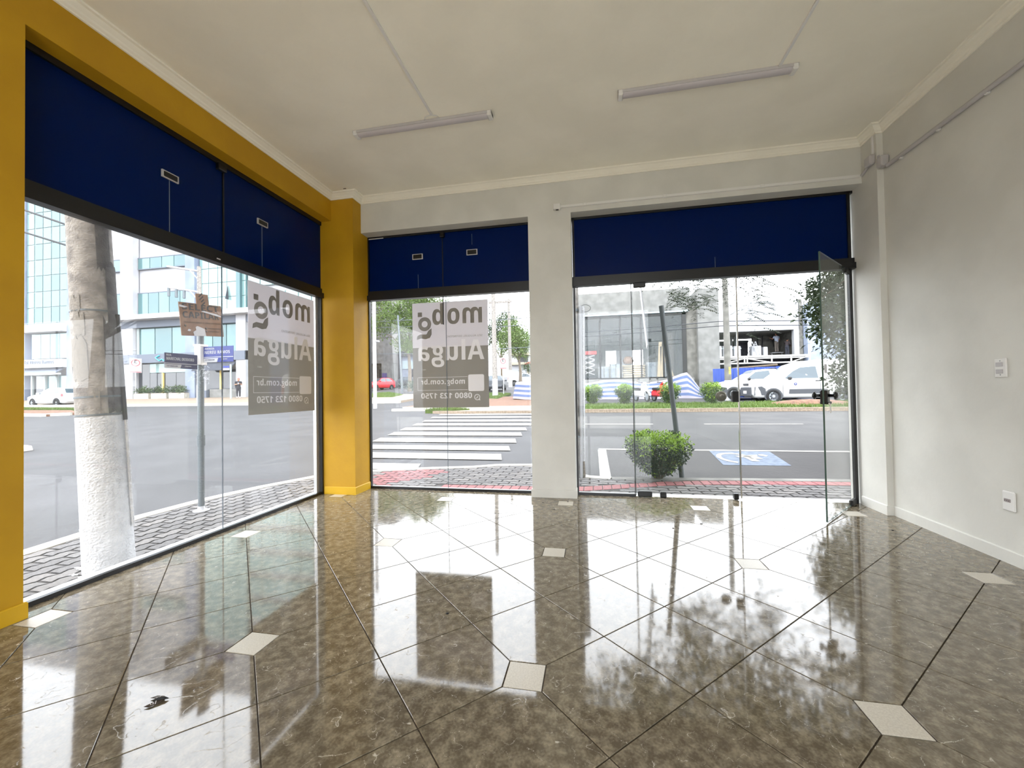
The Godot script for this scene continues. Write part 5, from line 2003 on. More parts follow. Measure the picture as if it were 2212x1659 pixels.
func wheel(o, x: float, z: float, r: float, s: int, hub, big := true):
	var t := Transform3D(Basis(Vector3(1, 0, 0), s * PI / 2), Vector3(x, r, z))
	var st := nst()
	lathe(st, [[r * 0.60, -0.16], [r * 0.94, -0.16], [r, -0.12], [r, -0.02], [r * 0.94, 0.03], [r * 0.62, 0.035], [r * 0.60, -0.01]], 24, t)
	var w := put(st, "wheel", M.tyre, o)
	st = nst()
	lathe(st, [[0.0, 0.018], [r * 0.20, 0.018], [r * 0.22, 0.005], [r * 0.62, 0.012], [r * 0.62, -0.02]], 20, t, false)
	put(st, "hub_cap", hub, w)
	if big:
		st = nst()
		for k in 8:
			var a := TAU * k / 8
			lathe(st, [[0.0, 0.015], [r * 0.085, 0.015], [r * 0.085, 0.017], [0.0, 0.017]], 8, t * Transform3D(Basis.IDENTITY, Vector3(cos(a) * r * 0.45, 0, sin(a) * r * 0.45)), false)
		put(st, "vent_hole", M.dark, w)

func disc(st: SurfaceTool, S: Array, x: float, y: float, r: float, s: int, out: float, squash := 1.0):
	var poly := PackedVector2Array()
	for k in 20:
		var a := TAU * k / 20
		poly.append(Vector2(x + cos(a) * r, maxf(y + sin(a) * r * squash, 0.16)))
	side_sheet(st, S, poly, s, out)

func car(called: String, label: String, category: String, at: Vector3, turn: float, c: Dictionary, group := "") -> Node3D:
	var o := thing(called, label, category, at, turn, group)
	var S: Array = c.S
	var st := nst()
	hull(st, S)
	put(st, "body", c.paint, o)
	for s in [-1, 1]:
		for w in c.windows:
			st = nst()
			side_sheet(st, S, pv(w), s)
			put(st, "side_window", M.car_glass, o)
		for x in c.wheels:
			st = nst()
			disc(st, S, x, c.r, c.r * 1.16, s, 0.010)
			put(st, "wheel_arch", M.tyre if not c.has("cladding") else c.cladding, o)
			wheel(o, x, s * (half_at(S, x, 0.4) - 0.005), c.r, s, c.hub, c.get("big", false))
		if c.has("cladding"):
			st = nst()
			for p in c.trim: side_sheet(st, S, pv(p), s, 0.016)
			put(st, "side_trim", c.cladding, o)
		for p in c.get("lines", []):
			st = nst()
			side_sheet(st, S, pv(p), s, 0.014)
			put(st, "door_gap", M.gap, o)
		st = nst()
		var h = c.get("handle", [-0.45, 0.82])
		rbox(st, Vector3(h[0], h[1], s * (half_at(S, h[0], h[1]) + 0.02)), Vector3(0.18, 0.035, 0.03), 0.01)
		put(st, "door_handle", M.black if c.has("cladding") else c.paint, o)
		st = nst()
		var m = c.mirror
		rbox(st, Vector3(m[0], m[1], s * (half_at(S, m[0], m[1]) + 0.10)), Vector3(0.12, 0.14, 0.20), 0.04)
		put(st, "wing_mirror", M.black if c.has("cladding") else c.paint, o)
		st = nst()
		side_sheet(st, S, pv(c.lamp), s, 0.014)
		put(st, "head_lamp", M.lamp_glass, o)
		st = nst()
		side_sheet(st, S, pv(c.tail), s, 0.014)
		put(st, "tail_lamp", M.tail_red, o)
	var e = c.screen
	st = nst()
	cross_sheet(st, e[0], e[1], e[2], e[3], e[4], e[5], 0.012)
	put(st, "windscreen", M.car_glass, o)
	if c.has("rear"):
		e = c.rear
		st = nst()
		cross_sheet(st, e[3], e[4], e[5], e[0], e[1], e[2], 0.012)
		put(st, "rear_window", M.car_glass, o)
	# bumpers, grille, plates
	var f: float = S[0][0]
	var b: float = S[-1][0]
	st = nst()
	rbox(st, Vector3(f + 0.01, c.bump[0], 0), Vector3(0.10, c.bump[1], S[0][4] * 1.96), 0.04)
	put(st, "front_bumper", c.get("cladding", c.paint), o)
	st = nst()
	rbox(st, Vector3(b - 0.01, c.bump[0], 0), Vector3(0.10, c.bump[1] * 0.8, S[-1][4] * 1.96), 0.04)
	put(st, "rear_bumper", c.get("cladding", c.paint), o)
	st = nst()
	rbox(st, Vector3(f + 0.025, c.grille, 0), Vector3(0.05, 0.11, 0.62), 0.02)
	put(st, "grille", M.black, o)
	for q in [[f + 0.068, c.bump[0] - 0.02], [b - 0.068, c.bump[0] + 0.12]]:
		st = nst()
		rbox(st, Vector3(q[0], q[1], 0), Vector3(0.012, 0.13, 0.40), 0.004)
		put(st, "number_plate", M.plastic, o)
	return o

func hatch(paint) -> Dictionary:
	return {"paint": paint, "hub": M.steel, "r": 0.29, "wheels": [1.24, -1.20], "bump": [0.42, 0.24], "grille": 0.60, "mirror": [0.62, 0.98], "screen": [0.86, 0.93, 0.66, 0.16, 1.35, 0.53], "rear": [-1.84, 0.99, 0.62, -1.50, 1.33, 0.50],
		"S": [[1.93, 0.30, 0.56, 0.62, 0.62, 0.62, 0.56], [1.82, 0.22, 0.70, 0.76, 0.76, 0.76, 0.68], [1.2, 0.20, 0.80, 0.88, 0.81, 0.81, 0.72], [0.88, 0.20, 0.88, 0.93, 0.82, 0.82, 0.74], [0.12, 0.20, 0.90, 1.37, 0.82, 0.82, 0.58], [-0.8, 0.20, 0.92, 1.41, 0.82, 0.82, 0.58], [-1.48, 0.20, 0.95, 1.36, 0.81, 0.80, 0.56], [-1.84, 0.22, 0.96, 1.0, 0.79, 0.78, 0.70], [-1.93, 0.34, 0.80, 0.90, 0.70, 0.70, 0.62]],
		"windows": [[0.72, 0.95, 0.20, 1.29, -0.30, 1.33, -0.34, 0.95], [-0.42, 0.96, -0.40, 1.33, -1.05, 1.31, -1.38, 0.99]],
		"lines": [[0.66, 0.30, 0.68, 0.30, 0.68, 0.92, 0.66, 0.92], [-0.40, 0.30, -0.38, 0.30, -0.38, 0.94, -0.40, 0.94], [-1.0, 0.55, -0.98, 0.55, -1.10, 0.96, -1.12, 0.96]],
		"lamp": [1.80, 0.58, 1.50, 0.62, 1.50, 0.74, 1.78, 0.70], "tail": [-1.62, 0.74, -1.84, 0.74, -1.82, 0.95, -1.64, 0.95]}

func parked_vehicles():
	M.tyre = plain(rgb8(26, 26, 27), 0.85)
	M.gap = plain(rgb8(90, 92, 95), 0.6)
	M.car_glass = plain(rgb8(58, 72, 80), 0.06, 0.0, 0.6)
	M.lamp_glass = plain(rgb8(214, 218, 222), 0.12)
	M.tail_red = plain(rgb8(176, 40, 48), 0.25)
	var white = M.white_paint
	var clad := plain(rgb8(66, 68, 72), 0.7)
	var van := {"paint": white, "hub": M.steel, "big": true, "cladding": clad, "r": 0.315, "wheels": [1.34, -1.37], "bump": [0.52, 0.44], "grille": 0.86, "mirror": [0.70, 1.10], "handle": [-0.42, 0.98], "screen": [1.16, 1.10, 0.68, 0.42, 1.72, 0.58],
		"S": [[2.17, 0.34, 0.72, 0.80, 0.66, 0.64, 0.54], [2.02, 0.24, 0.84, 0.92, 0.78, 0.76, 0.66], [1.5, 0.22, 1.00, 1.06, 0.82, 0.80, 0.70], [1.18, 0.22, 1.06, 1.12, 0.83, 0.82, 0.72], [0.40, 0.22, 1.08, 1.74, 0.83, 0.83, 0.64], [0.0, 0.22, 1.08, 1.86, 0.83, 0.83, 0.66], [-0.5, 0.22, 1.08, 1.92, 0.83, 0.83, 0.70], [-1.95, 0.22, 1.08, 1.92, 0.83, 0.83, 0.72], [-2.15, 0.26, 1.05, 1.86, 0.80, 0.80, 0.70]],
		"windows": [[0.88, 1.10, 0.50, 1.42, 0.20, 1.58, -0.40, 1.62, -0.46, 1.10]],
		"trim": [[0.72, 0.42, -0.80, 0.42, -0.80, 0.62, 0.70, 0.62], [2.10, 0.36, 1.62, 0.36, 1.66, 0.66, 1.80, 0.76, 2.08, 0.74]],
		"lines": [[0.95, 0.30, 0.97, 0.30, 0.97, 1.06, 0.95, 1.06], [-0.54, 0.30, -0.52, 0.30, -0.52, 1.10, -0.54, 1.10]],
		"lamp": [2.06, 0.80, 1.66, 0.86, 1.52, 1.00, 2.0, 0.92], "tail": [-1.95, 0.80, -2.10, 0.80, -2.10, 1.30, -1.95, 1.30]}
	var o := car("van", "white panel van with dark bumper parked by the open door", "van", on(12.12, -16.9), PI, van)
	lettering("door_lettering", "ELEVADORES", 0.055, M.plastic_grey, o, face(Vector3(0.36, 0.83, -0.868), Vector3(-1, 0, 0), Vector3.UP, Vector3(0, 0, -1)), 600, 0.62, 0.006)
	var st := nst()
	lathe(st, [[0.03, 0.0], [0.06, 0.0], [0.06, 0.008], [0.03, 0.008]], 14, Transform3D(Basis(Vector3(1, 0, 0), -PI / 2), Vector3(0.46, 0.85, -0.866)))
	put(st, "door_logo", M.sign_blue, o)
	var pick := hatch(white)
	pick.merge({"cladding": clad, "r": 0.31, "hub": M.steel, "big": true, "bump": [0.46, 0.36], "wheels": [1.42, -1.36], "mirror": [0.72, 1.04], "screen": [1.0, 1.0, 0.66, 0.36, 1.48, 0.54], "rear": [-0.88, 1.08, 0.6, -0.70, 1.46, 0.52],
		"S": [[2.16, 0.34, 0.66, 0.74, 0.62, 0.62, 0.54], [2.02, 0.24, 0.78, 0.86, 0.77, 0.76, 0.66], [1.3, 0.22, 0.94, 1.0, 0.81, 0.81, 0.70], [1.02, 0.22, 0.98, 1.04, 0.82, 0.82, 0.72], [0.32, 0.22, 1.0, 1.50, 0.82, 0.82, 0.60], [-0.3, 0.22, 1.02, 1.55, 0.82, 0.82, 0.60], [-0.70, 0.22, 1.03, 1.52, 0.82, 0.82, 0.60], [-0.90, 0.22, 1.04, 1.10, 0.82, 0.82, 0.78], [-2.05, 0.24, 1.04, 1.10, 0.81, 0.81, 0.78], [-2.16, 0.3, 0.98, 1.06, 0.78, 0.78, 0.74]],
		"windows": [[0.80, 1.04, 0.34, 1.40, -0.28, 1.46, -0.34, 1.04]], "trim": [[0.8, 0.30, -0.8, 0.30, -0.8, 0.42, 0.8, 0.42], [2.05, 0.36, 1.70, 0.36, 1.74, 0.62, 2.02, 0.66]],
		"lines": [[0.84, 0.30, 0.86, 0.30, 0.86, 1.0, 0.84, 1.0], [-0.40, 0.30, -0.38, 0.30, -0.38, 1.02, -0.40, 1.02]],
		"lamp": [2.02, 0.70, 1.66, 0.76, 1.60, 0.90, 1.98, 0.84], "tail": [-2.0, 0.7, -2.1, 0.7, -2.1, 1.0, -2.0, 1.0]}, true)
	o = car("pickup_truck", "white pickup with dark bumper parked behind the white van", "pickup truck", on(11.30, -19.25), PI, pick)
	st = nst()
	for s in [-1, 1]: tube(st, [Vector3(-0.2, 1.52, s * 0.52), Vector3(-0.62, 1.58, s * 0.55), Vector3(-1.05, 1.12, s * 0.74)], 0.025, 6)
	put(st, "roll_bar", M.black, o)
	car("hatchback", "silver hatchback parked before the office building on the far left", "car", on(-38.6, -20.6), PI, hatch(plain(rgb8(206, 210, 216), 0.3, 0.2)))
	var red := hatch(plain(rgb8(206, 32, 46), 0.28))
	car("hatchback", "red hatchback coming down the side street", "car", on(-21.9, -40.2), -PI / 2 - 0.28, red)
	car("hatchback", "dark grey hatchback parked behind the whitewashed poles", "car", on(-6.0, -33.0), PI / 2 + 0.15, hatch(plain(rgb8(70, 74, 80), 0.3)))
	car("hatchback", "white hatchback at the edge of the middle poster", "car", on(-7.2, -28.2), PI / 2 + 0.1, hatch(white))
	car("hatchback", "black car parked before the pale blue shop in the side street", "car", on(-21.2, -45.6), PI, hatch(plain(rgb8(48, 52, 58), 0.3)))
	pick.erase("cladding")
	pick.paint = white
	car("pickup_truck", "white pickup standing below the houses on the hill", "pickup truck", on(-5.6, -47.0), 0.2, pick)

# ------------------------------------------------------------------ the side street beyond the crossing
func big_tree(label: String, at: Vector3, high: float, crown: Array, mat, sd: int, leaf := 0.22, many := 46, group := ""):
	var o := thing("tree", label, "tree", at, 0, group)
	var rg := RandomNumberGenerator.new()
	rg.seed = sd
	var st := nst()
	var top := Vector3(rg.randf_range(-0.3, 0.3), high * 0.55, 0)
	tube(st, [Vector3(0, -0.2, 0), Vector3(0.05, high * 0.25, 0), top], [0.22, 0.17, 0.12], 10)
	for c in crown: tube(st, [top * 0.8, Vector3(c[0] * 0.5, lerpf(top.y, c[1], 0.5), c[2] * 0.5), Vector3(c[0], c[1], c[2])], [0.10, 0.06, 0.02], 6, false)
	put(st, "trunk", M.bark, o)
	var a := []
	for c in crown:
		for i in int(many * c[3] * c[3]):
			var d: Vector3 = Vector3(rg.randfn(), rg.randfn(), rg.randfn()).normalized() * c[3] * pow(rg.randf(), 0.4)
			a.append(tumble(rg, Vector3(c[0], c[1], c[2]) + d * Vector3(1, 0.75, 1)))
	scatter("crown", leaf_bunch(16, leaf * 1.5, leaf, leaf * 0.42, sd), mat, o, a)

func parking_sign(label: String, at: Vector3, high: float, w: float, turn: float):
	var o := thing("parking_sign", label, "sign", at, turn, "parking signs")
	var st := nst()
	tube(st, [Vector3(0, -0.1, 0), Vector3(0, high, 0)], 0.035, 8)
	put(st, "post", M.sign_white, o)
	st = nst()
	rbox(st, Vector3(0, high - 0.35, 0.05), Vector3(w, w * 1.55, 0.02), 0.008)
	var p := put(st, "panel", M.sign_white, o)
	st = nst()
	st.set_smooth_group(-1)
	var c := Vector3(0, high - 0.35 + w * 0.30, 0.062)
	for k in 20:
		var a := TAU * k / 20
		var b := TAU * (k + 1) / 20
		var r0 := w * 0.30
		var r1 := w * 0.37
		quad(st, c + Vector3(cos(a) * r0, sin(a) * r0, 0), c + Vector3(cos(a) * r1, sin(a) * r1, 0), c + Vector3(cos(b) * r1, sin(b) * r1, 0), c + Vector3(cos(b) * r0, sin(b) * r0, 0))
	put(st, "red_ring", plain(rgb8(170, 44, 54), 0.5), p)
	lettering("letter", "E", w * 0.36, M.dark, p, face(c + Vector3(0, -w * 0.18, 0), Vector3(1, 0, 0), Vector3.UP, Vector3(0, 0, 1)), 700, -1.0, 0.004, true)
	st = nst()
	for k in 2: box(st, Vector3(-w * 0.36, high - 0.35 - w * (0.28 + 0.2 * k), 0.06), Vector3(w * 0.36, high - 0.35 - w * (0.18 + 0.2 * k), 0.064))
	put(st, "small_print", M.plastic_grey, p)
	st = nst()
	box(st, Vector3(-w * 0.46, high - 0.35 - w * 0.74, 0.06), Vector3(w * 0.46, high - 0.35 - w * 0.66, 0.064))
	put(st, "red_line", plain(rgb8(190, 60, 70), 0.5), p)

func far_pole(label: String, at: Vector3, high: float, r: float, foot := 1.3) -> Node3D:
	var o := thing("utility_pole", label, "utility pole", at)
	var st := nst()
	tube(st, [Vector3(0, foot - 0.02, 0), Vector3(-0.04, high, 0)], [r * 0.96, r * 0.66], 12)
	put(st, "shaft", M.pole_concrete, o)
	st = nst()
	tube(st, [Vector3(0, -0.3, 0), Vector3(0, foot, 0)], [r * 1.06, r], 12)
	put(st, "whitewashed_foot", M.whitewash, o)
	return o

func far_street():
	# far pavements, islands and their kerbs
	var st := nst()
	patch(st, pv([-6.6, -15.0, 2.2, -15.0, 2.2, -20.8, -4.4, -23.5]), 0.10, 0.25)
	struct(st, "sidewalk_far", M.earth, "reddish earth and brick sidewalk across the avenue", "sidewalk")
	grass_patch("small patch of grass beside the whitewashed poles", pv([-5.2, -22.0, -3.0, -20.6, -3.2, -26.0, -5.8, -28.0]), 0.12, 500, 71)
	st = nst()
	patch(st, pv([-3.9, -12.3, -2.6, -12.15, 1.0, -12.25, 1.0, -13.0, -2.2, -12.95, -3.4, -12.8]), 0.10, 0.2)
	struct(st, "path_island", M.kerb_stone, "brick tip of the traffic island at the end of the crosswalk", "traffic island")
	grass_patch("yellowish grass on the tip of the traffic island by the crosswalk", pv([-4.3, -12.45, -3.0, -12.35, -2.4, -12.75, -3.4, -13.0]), 0.15, 160, 72)
	for e in [[-13.8, "white kerb of the island beyond the crosswalk"], [-14.95, "white kerb of the far earth sidewalk"]]:
		st = nst()
		kerb_run(st, [Vector2(-6.5, e[0]), Vector2(-2, e[0]), Vector2(1.0, e[0])], [0.10], -0.16, 0.3)
		struct(st, "kerb_far", M.kerb_white, e[1], "kerb")
	st = nst()
	patch(st, pv([-16.0, -24.0, -13.2, -22.5, -9.5, -22.6, -9.6, -24.6, -14.0, -27.0]), 0.12, 0.2)
	struct(st, "path_island_middle", M.earth, "earth strip of the side street island below the middle poster", "traffic island")
	grass_patch("grass tongue of the side street island left of the middle poster", pv([-17.5, -27.5, -14.2, -23.6, -11.6, -23.6, -12.2, -26.5, -15.5, -30.5]), 0.15, 700, 73)
	st = nst()
	kerb_run(st, [Vector2(-16.5, -25.6), Vector2(-13.6, -22.7), Vector2(-9.4, -22.3)], [0.14], -0.22, 0.3)
	struct(st, "kerb_island", M.kerb_white, "white painted kerb of the side street island", "kerb")
	# islands on the far left
	grass_patch("grass of the traffic island below the silver hatchback", pv([-40, -17.6, -33.0, -16.4, -28.5, -15.7, -29.5, -15.2, -36.5, -15.9]), 0.14, 500, 74)
	st = nst()
	patch(st, pv([-38, -15.9, -28.2, -15.0, -24.6, -13.2, -25.0, -12.0, -33, -13.4]), 0.10, 0.2)
	struct(st, "path_island_left", M.earth, "earth strip of the traffic island on the far left", "traffic island")
	var run := []
	for e in [[-33, -13.3], [-28.0, -12.2], [-25.2, -11.9], [-24.4, -12.6]]: run.append(Vector2(e[0], e[1]))
	st = nst()
	kerb_run(st, run, [0.14], 0.28, 0.3)
	struct(st, "kerb_island_left", M.kerb_white, "white painted kerb of the island on the far left", "kerb")
	st = nst()
	patch(st, pv([-60, -22.3, -35, -19.5, -19, -19.4, -9, -19.8, -9.2, -27.6, -60, -27.6]), 0.13, 0.2)
	struct(st, "sidewalk_office", M.kerb_stone, "sandy sidewalk along the office building", "sidewalk")
	st = nst()
	kerb_run(st, [Vector2(-60, -22.2), Vector2(-35, -19.4), Vector2(-19, -19.3), Vector2(-9, -19.7)], [0.15], -0.3, 0.3)
	struct(st, "kerb_office", M.kerb_white, "pale kerb along the sidewalk of the office building", "kerb")
	# small rounded kerb nose at the far left of the near road
	st = nst()
	lathe(st, [[0.3, 0.0], [0.28, 0.10], [0.22, 0.12], [0.0, 0.13]], 18, Transform3D(Basis.from_scale(Vector3(1.3, 1, 1)), on(-10.9, -3.15, 0)))
	struct(st, "kerb_nose", M.kerb_white, "small white kerb nose beside the near yellow wall", "kerb")
	# two whitewashed poles, a crossarm and signs
	var o := far_pole("nearer of the two whitewashed poles right of the middle poster", on(-3.80, -23.4), 9.5, 0.19)
	st = nst()
	box(st, Vector3(-0.35, 6.55, -0.06), Vector3(1.25, 6.68, 0.06))
	put(st, "crossarm", M.pole_concrete, o)
	for k in 5:
		st = nst()
		rbox(st, Vector3(-0.32, 6.3 - k * 0.42, 0), Vector3(0.07, 0.10, 0.07), 0.02)
		put(st, "insulator", M.dark_steel, o)
	far_pole("farther of the two whitewashed poles right of the middle poster", on(-6.28, -41.2), 10.0, 0.22, 1.9)
	parking_sign("white parking sign between the two whitewashed poles", on(-3.55, -25.0), 2.75, 0.52, 0.12)
	o = thing("street_name_sign", "small blue street name plates beside the nearer whitewashed pole", "sign", on(-4.35, -21.5))
	st = nst()
	tube(st, [Vector3(0, 0, 0), Vector3(0, 2.55, 0)], 0.035, 8)
	put(st, "post", M.galv, o)
	for k in 2:
		st = nst()
		rbox(st, Vector3(0.24 - 0.10 * k, 2.42 - 0.24 * k, 0.03), Vector3(0.52, 0.20, 0.02), 0.006)
		put(st, "name_plate", M.sign_blue, o)
	# thin posts at the left of the middle window
	o = thing("street_lamp", "white lamp post at the left edge of the middle window", "street lamp", on(-8.45, -15.6))
	st = nst()
	tube(st, [Vector3(0, -0.1, 0), Vector3(0, 9, 0)], [0.10, 0.08], 10)
	put(st, "post", M.sign_white, o)
	st = nst()
	tube(st, [Vector3(0, 3.55, 0), Vector3(0.28, 3.52, 0)], 0.045, 8)
	put(st, "arm", M.sign_white, o)
	o = thing("street_lamp", "slim grey post in front of the bright green tree", "street lamp", on(-14.2, -30.5))
	st = nst()
	tube(st, [Vector3(0, -0.1, 0), Vector3(-0.35, 7.2, 0)], [0.10, 0.08], 10)
	put(st, "post", M.galv, o)
	st = nst()
	tube(st, [Vector3(-0.32, 6.6, 0), Vector3(0.2, 6.9, 0)], 0.05, 6)
	put(st, "arm", M.galv, o)
	# tarpaulin over a pile
	o = thing("covered_pile", "pile under a blue and white striped tarpaulin beside the white pier", "tarpaulin", on(-0.75, -20.2, 0.1))
	var bands := 7
	for b in bands:
		st = nst()
		st.set_smooth_group(1)
		var rows := []
		for e in 2:
			var v := float(b + e) / bands
			var row := []
			for i in 25:
				var a := TAU * i / 24
				var rr := 1.0 - 0.10 * v + 0.04 * sin(a * 5.0 + v * 2.0)
				row.append(Vector3(cos(a) * 1.15 * rr, 0.98 * v + 0.03 * sin(a * 3.0), sin(a) * 0.8 * rr))
			rows.append(row)
		for i in 24: quad(st, rows[0][i], rows[1][i], rows[1][i + 1], rows[0][i + 1])
		if b == bands - 1:
			for i in 24: tri(st, Vector3(0, 1.10, 0), rows[1][i], rows[1][i + 1])
		put(st, "stripe", M.stripe_blue if b % 2 else M.stripe_white, o)
	# trees
	big_tree("bright green tree before the grey building in the side street", on(-15.6, -35.0), 8.5, [[-3.6, 6.6, 0, 1.3], [-1.9, 7.6, 0.2, 1.8], [0.2, 8.8, 0, 2.0], [1.8, 9.3, 0.3, 1.9], [0.3, 6.6, 0.3, 1.5], [-0.6, 5.0, 0, 1.1], [1.6, 6.8, 0, 1.6], [2.2, 4.9, 0, 1.1], [0.3, 4.6, 0.4, 0.9], [-3.2, 9.6, 0.2, 0.9], [3.2, 8.2, 0, 1.5]], M.leaf_bright, 81, 0.24, 40, "trees in the side street")
	big_tree("green tree behind the two whitewashed poles", on(-5.9, -45.5), 7.0, [[-0.6, 6.0, 0, 1.9], [0.8, 5.2, 0, 1.5], [-1.8, 4.6, 0, 1.5], [0.2, 4.2, 0.3, 1.3], [-0.8, 7.4, 0, 1.3]], M.leaf_bright, 82, 0.26, 36, "trees in the side street")
	big_tree("large dull green tree on the hill behind the poles", on(-11.5, -60.0), 9.0, [[0, 8.2, 0, 2.6], [2.4, 7.0, 0, 2.2], [-2.4, 7.4, 0, 2.3], [1.0, 9.8, 0, 1.8]], M.leaf_mid, 83, 0.34, 26, "trees in the side street")
	big_tree("low grey green tree beside the houses on the hill", on(-5.0, -52.0), 3.6, [[0, 2.6, 0, 1.3], [1.2, 2.2, 0, 1.0], [-0.9, 2.1, 0, 1.0]], M.leaf_mid, 84, 0.22, 36, "trees in the side street")
	o = thing("agave_clump", "grey green clump of plants left of the middle poster", "plant", on(-12.3, -29.5, 0.1))
	var a := []
	var rg := RandomNumberGenerator.new()
	rg.seed = 15
	for i in 70: a.append(tumble(rg, Vector3(rg.randfn() * 0.45, 0.35 + rg.randf() * 0.55, rg.randfn() * 0.3)))
	scatter("leaves", leaf_bunch(14, 0.16, 0.36, 0.06, 4), M.leaf_grey, o, a)
	# grey building and pale shop in the side street
	M.slate = rough_mat(rgb8(100, 99, 97), rgb8(120, 119, 116), 0.15, 0.9, 0.0, 130, 0.03)
	o = thing("grey_building", "tall grey building with a dark car port in the side street", "building", Vector3.ZERO)
	part("upper_wall", M.slate, o, -29.5, 5.0, -45, -22.65, 16.0, -55)
	for k in 5: part("fin", M.concrete_light, o, -29.5, 11.6 + k * 0.62, -44.86, -22.6, 11.72 + k * 0.62, -45)
	part("joint", M.joint, o, -29.5, 8.3, -44.98, -22.65, 8.36, -45)
	part("port_wall", M.concrete, o, -29.5, 1.2, -48, -24.2, 5.0, -48.3)
	part("port_pier", M.concrete_light, o, -24.2, 1.2, -45, -22.7, 5.0, -48)
	part("recess", M.site_dark, o, -26.2, 1.2, -47.9, -24.9, 4.4, -48)
	part("notice_board", plain(rgb8(74, 60, 110), 0.6), o, -24.1, 2.9, -44.92, -23.45, 3.7, -45)
	o = thing("pale_shop", "pale blue shop front beside the grey building", "building", Vector3.ZERO)
	part("wall", M.wall_blue, o, -22.3, 1.3, -47, -18.6, 6.0, -53)
	part("roof_edge", M.site_dark, o, -22.6, 6.0, -46.6, -18.2, 6.7, -53)
	part("side_frame", M.site_dark, o, -22.6, 1.3, -46.6, -22.3, 6.2, -53)
	part("window_band", M.pale_line, o, -22.2, 4.3, -46.9, -18.7, 5.4, -47)
	part("door", M.site_dark, o, -20.9, 1.3, -46.95, -20.2, 4.2, -47)
	part("notice", M.joint, o, -20.8, 3.4, -46.9, -20.3, 4.2, -46.95)
	# houses on the hill
	M.cream = plain(rgb8(172, 162, 142), 0.85)
	M.tile_red = rough_mat(rgb8(150, 74, 62), rgb8(178, 96, 80), 0.6, 0.9, 0.0, 131, 0.05, 256)
	var labs := ["cream house with red roof on the hill above the white pickup", "white flat house higher on the hill with long balconies", "dark topped house at the crest of the hill beside the white pier", "white house with dark roof behind the whitewashed poles"]
	var k := 0
	for e in [[-4.4, -64.0, 3.4, 2.8, 3.0, true, M.cream], [-7.2, -82.0, 6.5, 7.2, 4.0, false, M.sign_white], [-7.0, -100.0, 5.0, 13.0, 4.0, false, M.plastic_grey], [-22.5, -74.0, 4.5, 4.2, 4.0, true, M.sign_white]]:
		o = thing("house", labs[k], "house", on(e[0], e[1]), 0.1, "houses on the hill")
		part("wall", e[6], o, -e[2], -0.5, -e[4], e[2], e[3], e[4])
		if e[5]:
			st = nst()
			prism(st, pv([-e[2] - 0.4, e[3], e[2] + 0.4, e[3], 0, e[3] + 1.7]), e[4] * 2 + 0.8, Transform3D(Basis.IDENTITY, Vector3(0, 0, -e[4] - 0.4)))
			put(st, "roof", M.tile_red, o)
		else:
			part("roof", M.concrete_light, o, -e[2] - 0.4, e[3], -e[4], e[2] + 0.4, e[3] + 0.35, e[4] + 0.5)
			for j in 2: part("balcony", M.cream, o, -e[2], e[3] * (0.42 + 0.27 * j), e[4], e[2], e[3] * (0.42 + 0.27 * j) + 0.5, e[4] + 0.7)
		for j in 3:
			part("window", M.site_dark, o, -e[2] * 0.8 + j * e[2] * 0.6, e[3] * 0.45, e[4], -e[2] * 0.8 + j * e[2] * 0.6 + e[2] * 0.32, e[3] * 0.72, e[4] + 0.05)
		k += 1
	o = thing("red_awning_stall", "small stall with a red awning at the foot of the hill", "stall", on(-3.9, -50.0))
	part("wall", M.cream, o, -0.8, 0, -0.8, 0.8, 2.2, 0.8)
	st = nst()
	prism(st, pv([0.8, 2.2, 2.0, 1.6, 2.0, 1.7, 0.8, 2.6]), 1.8, Transform3D(Basis(Vector3(0, 1, 0), -PI / 2), Vector3(0.9, 0, 0)))
	put(st, "awning", plain(rgb8(206, 52, 60), 0.7), o)
	# wires over the side street
	for e in [[8.2, -33.0, "upper wire crossing in front of the bright green tree"], [7.6, -33.2, "second wire crossing in front of the bright green tree"], [7.0, -33.4, "third wire crossing in front of the bright green tree"], [4.9, -33.0, "lowest wire crossing in front of the bright green tree"]]:
		st = nst()
		tube(st, [Vector3(-19, e[0] + 0.2, e[1] - 1), Vector3(-14, e[0], e[1]), Vector3(-2, e[0] + 0.1, e[1] + 1)], 0.03, 5)
		lone(st, "overhead_cable", M.galv, e[2], "cable", "wires over the side street")

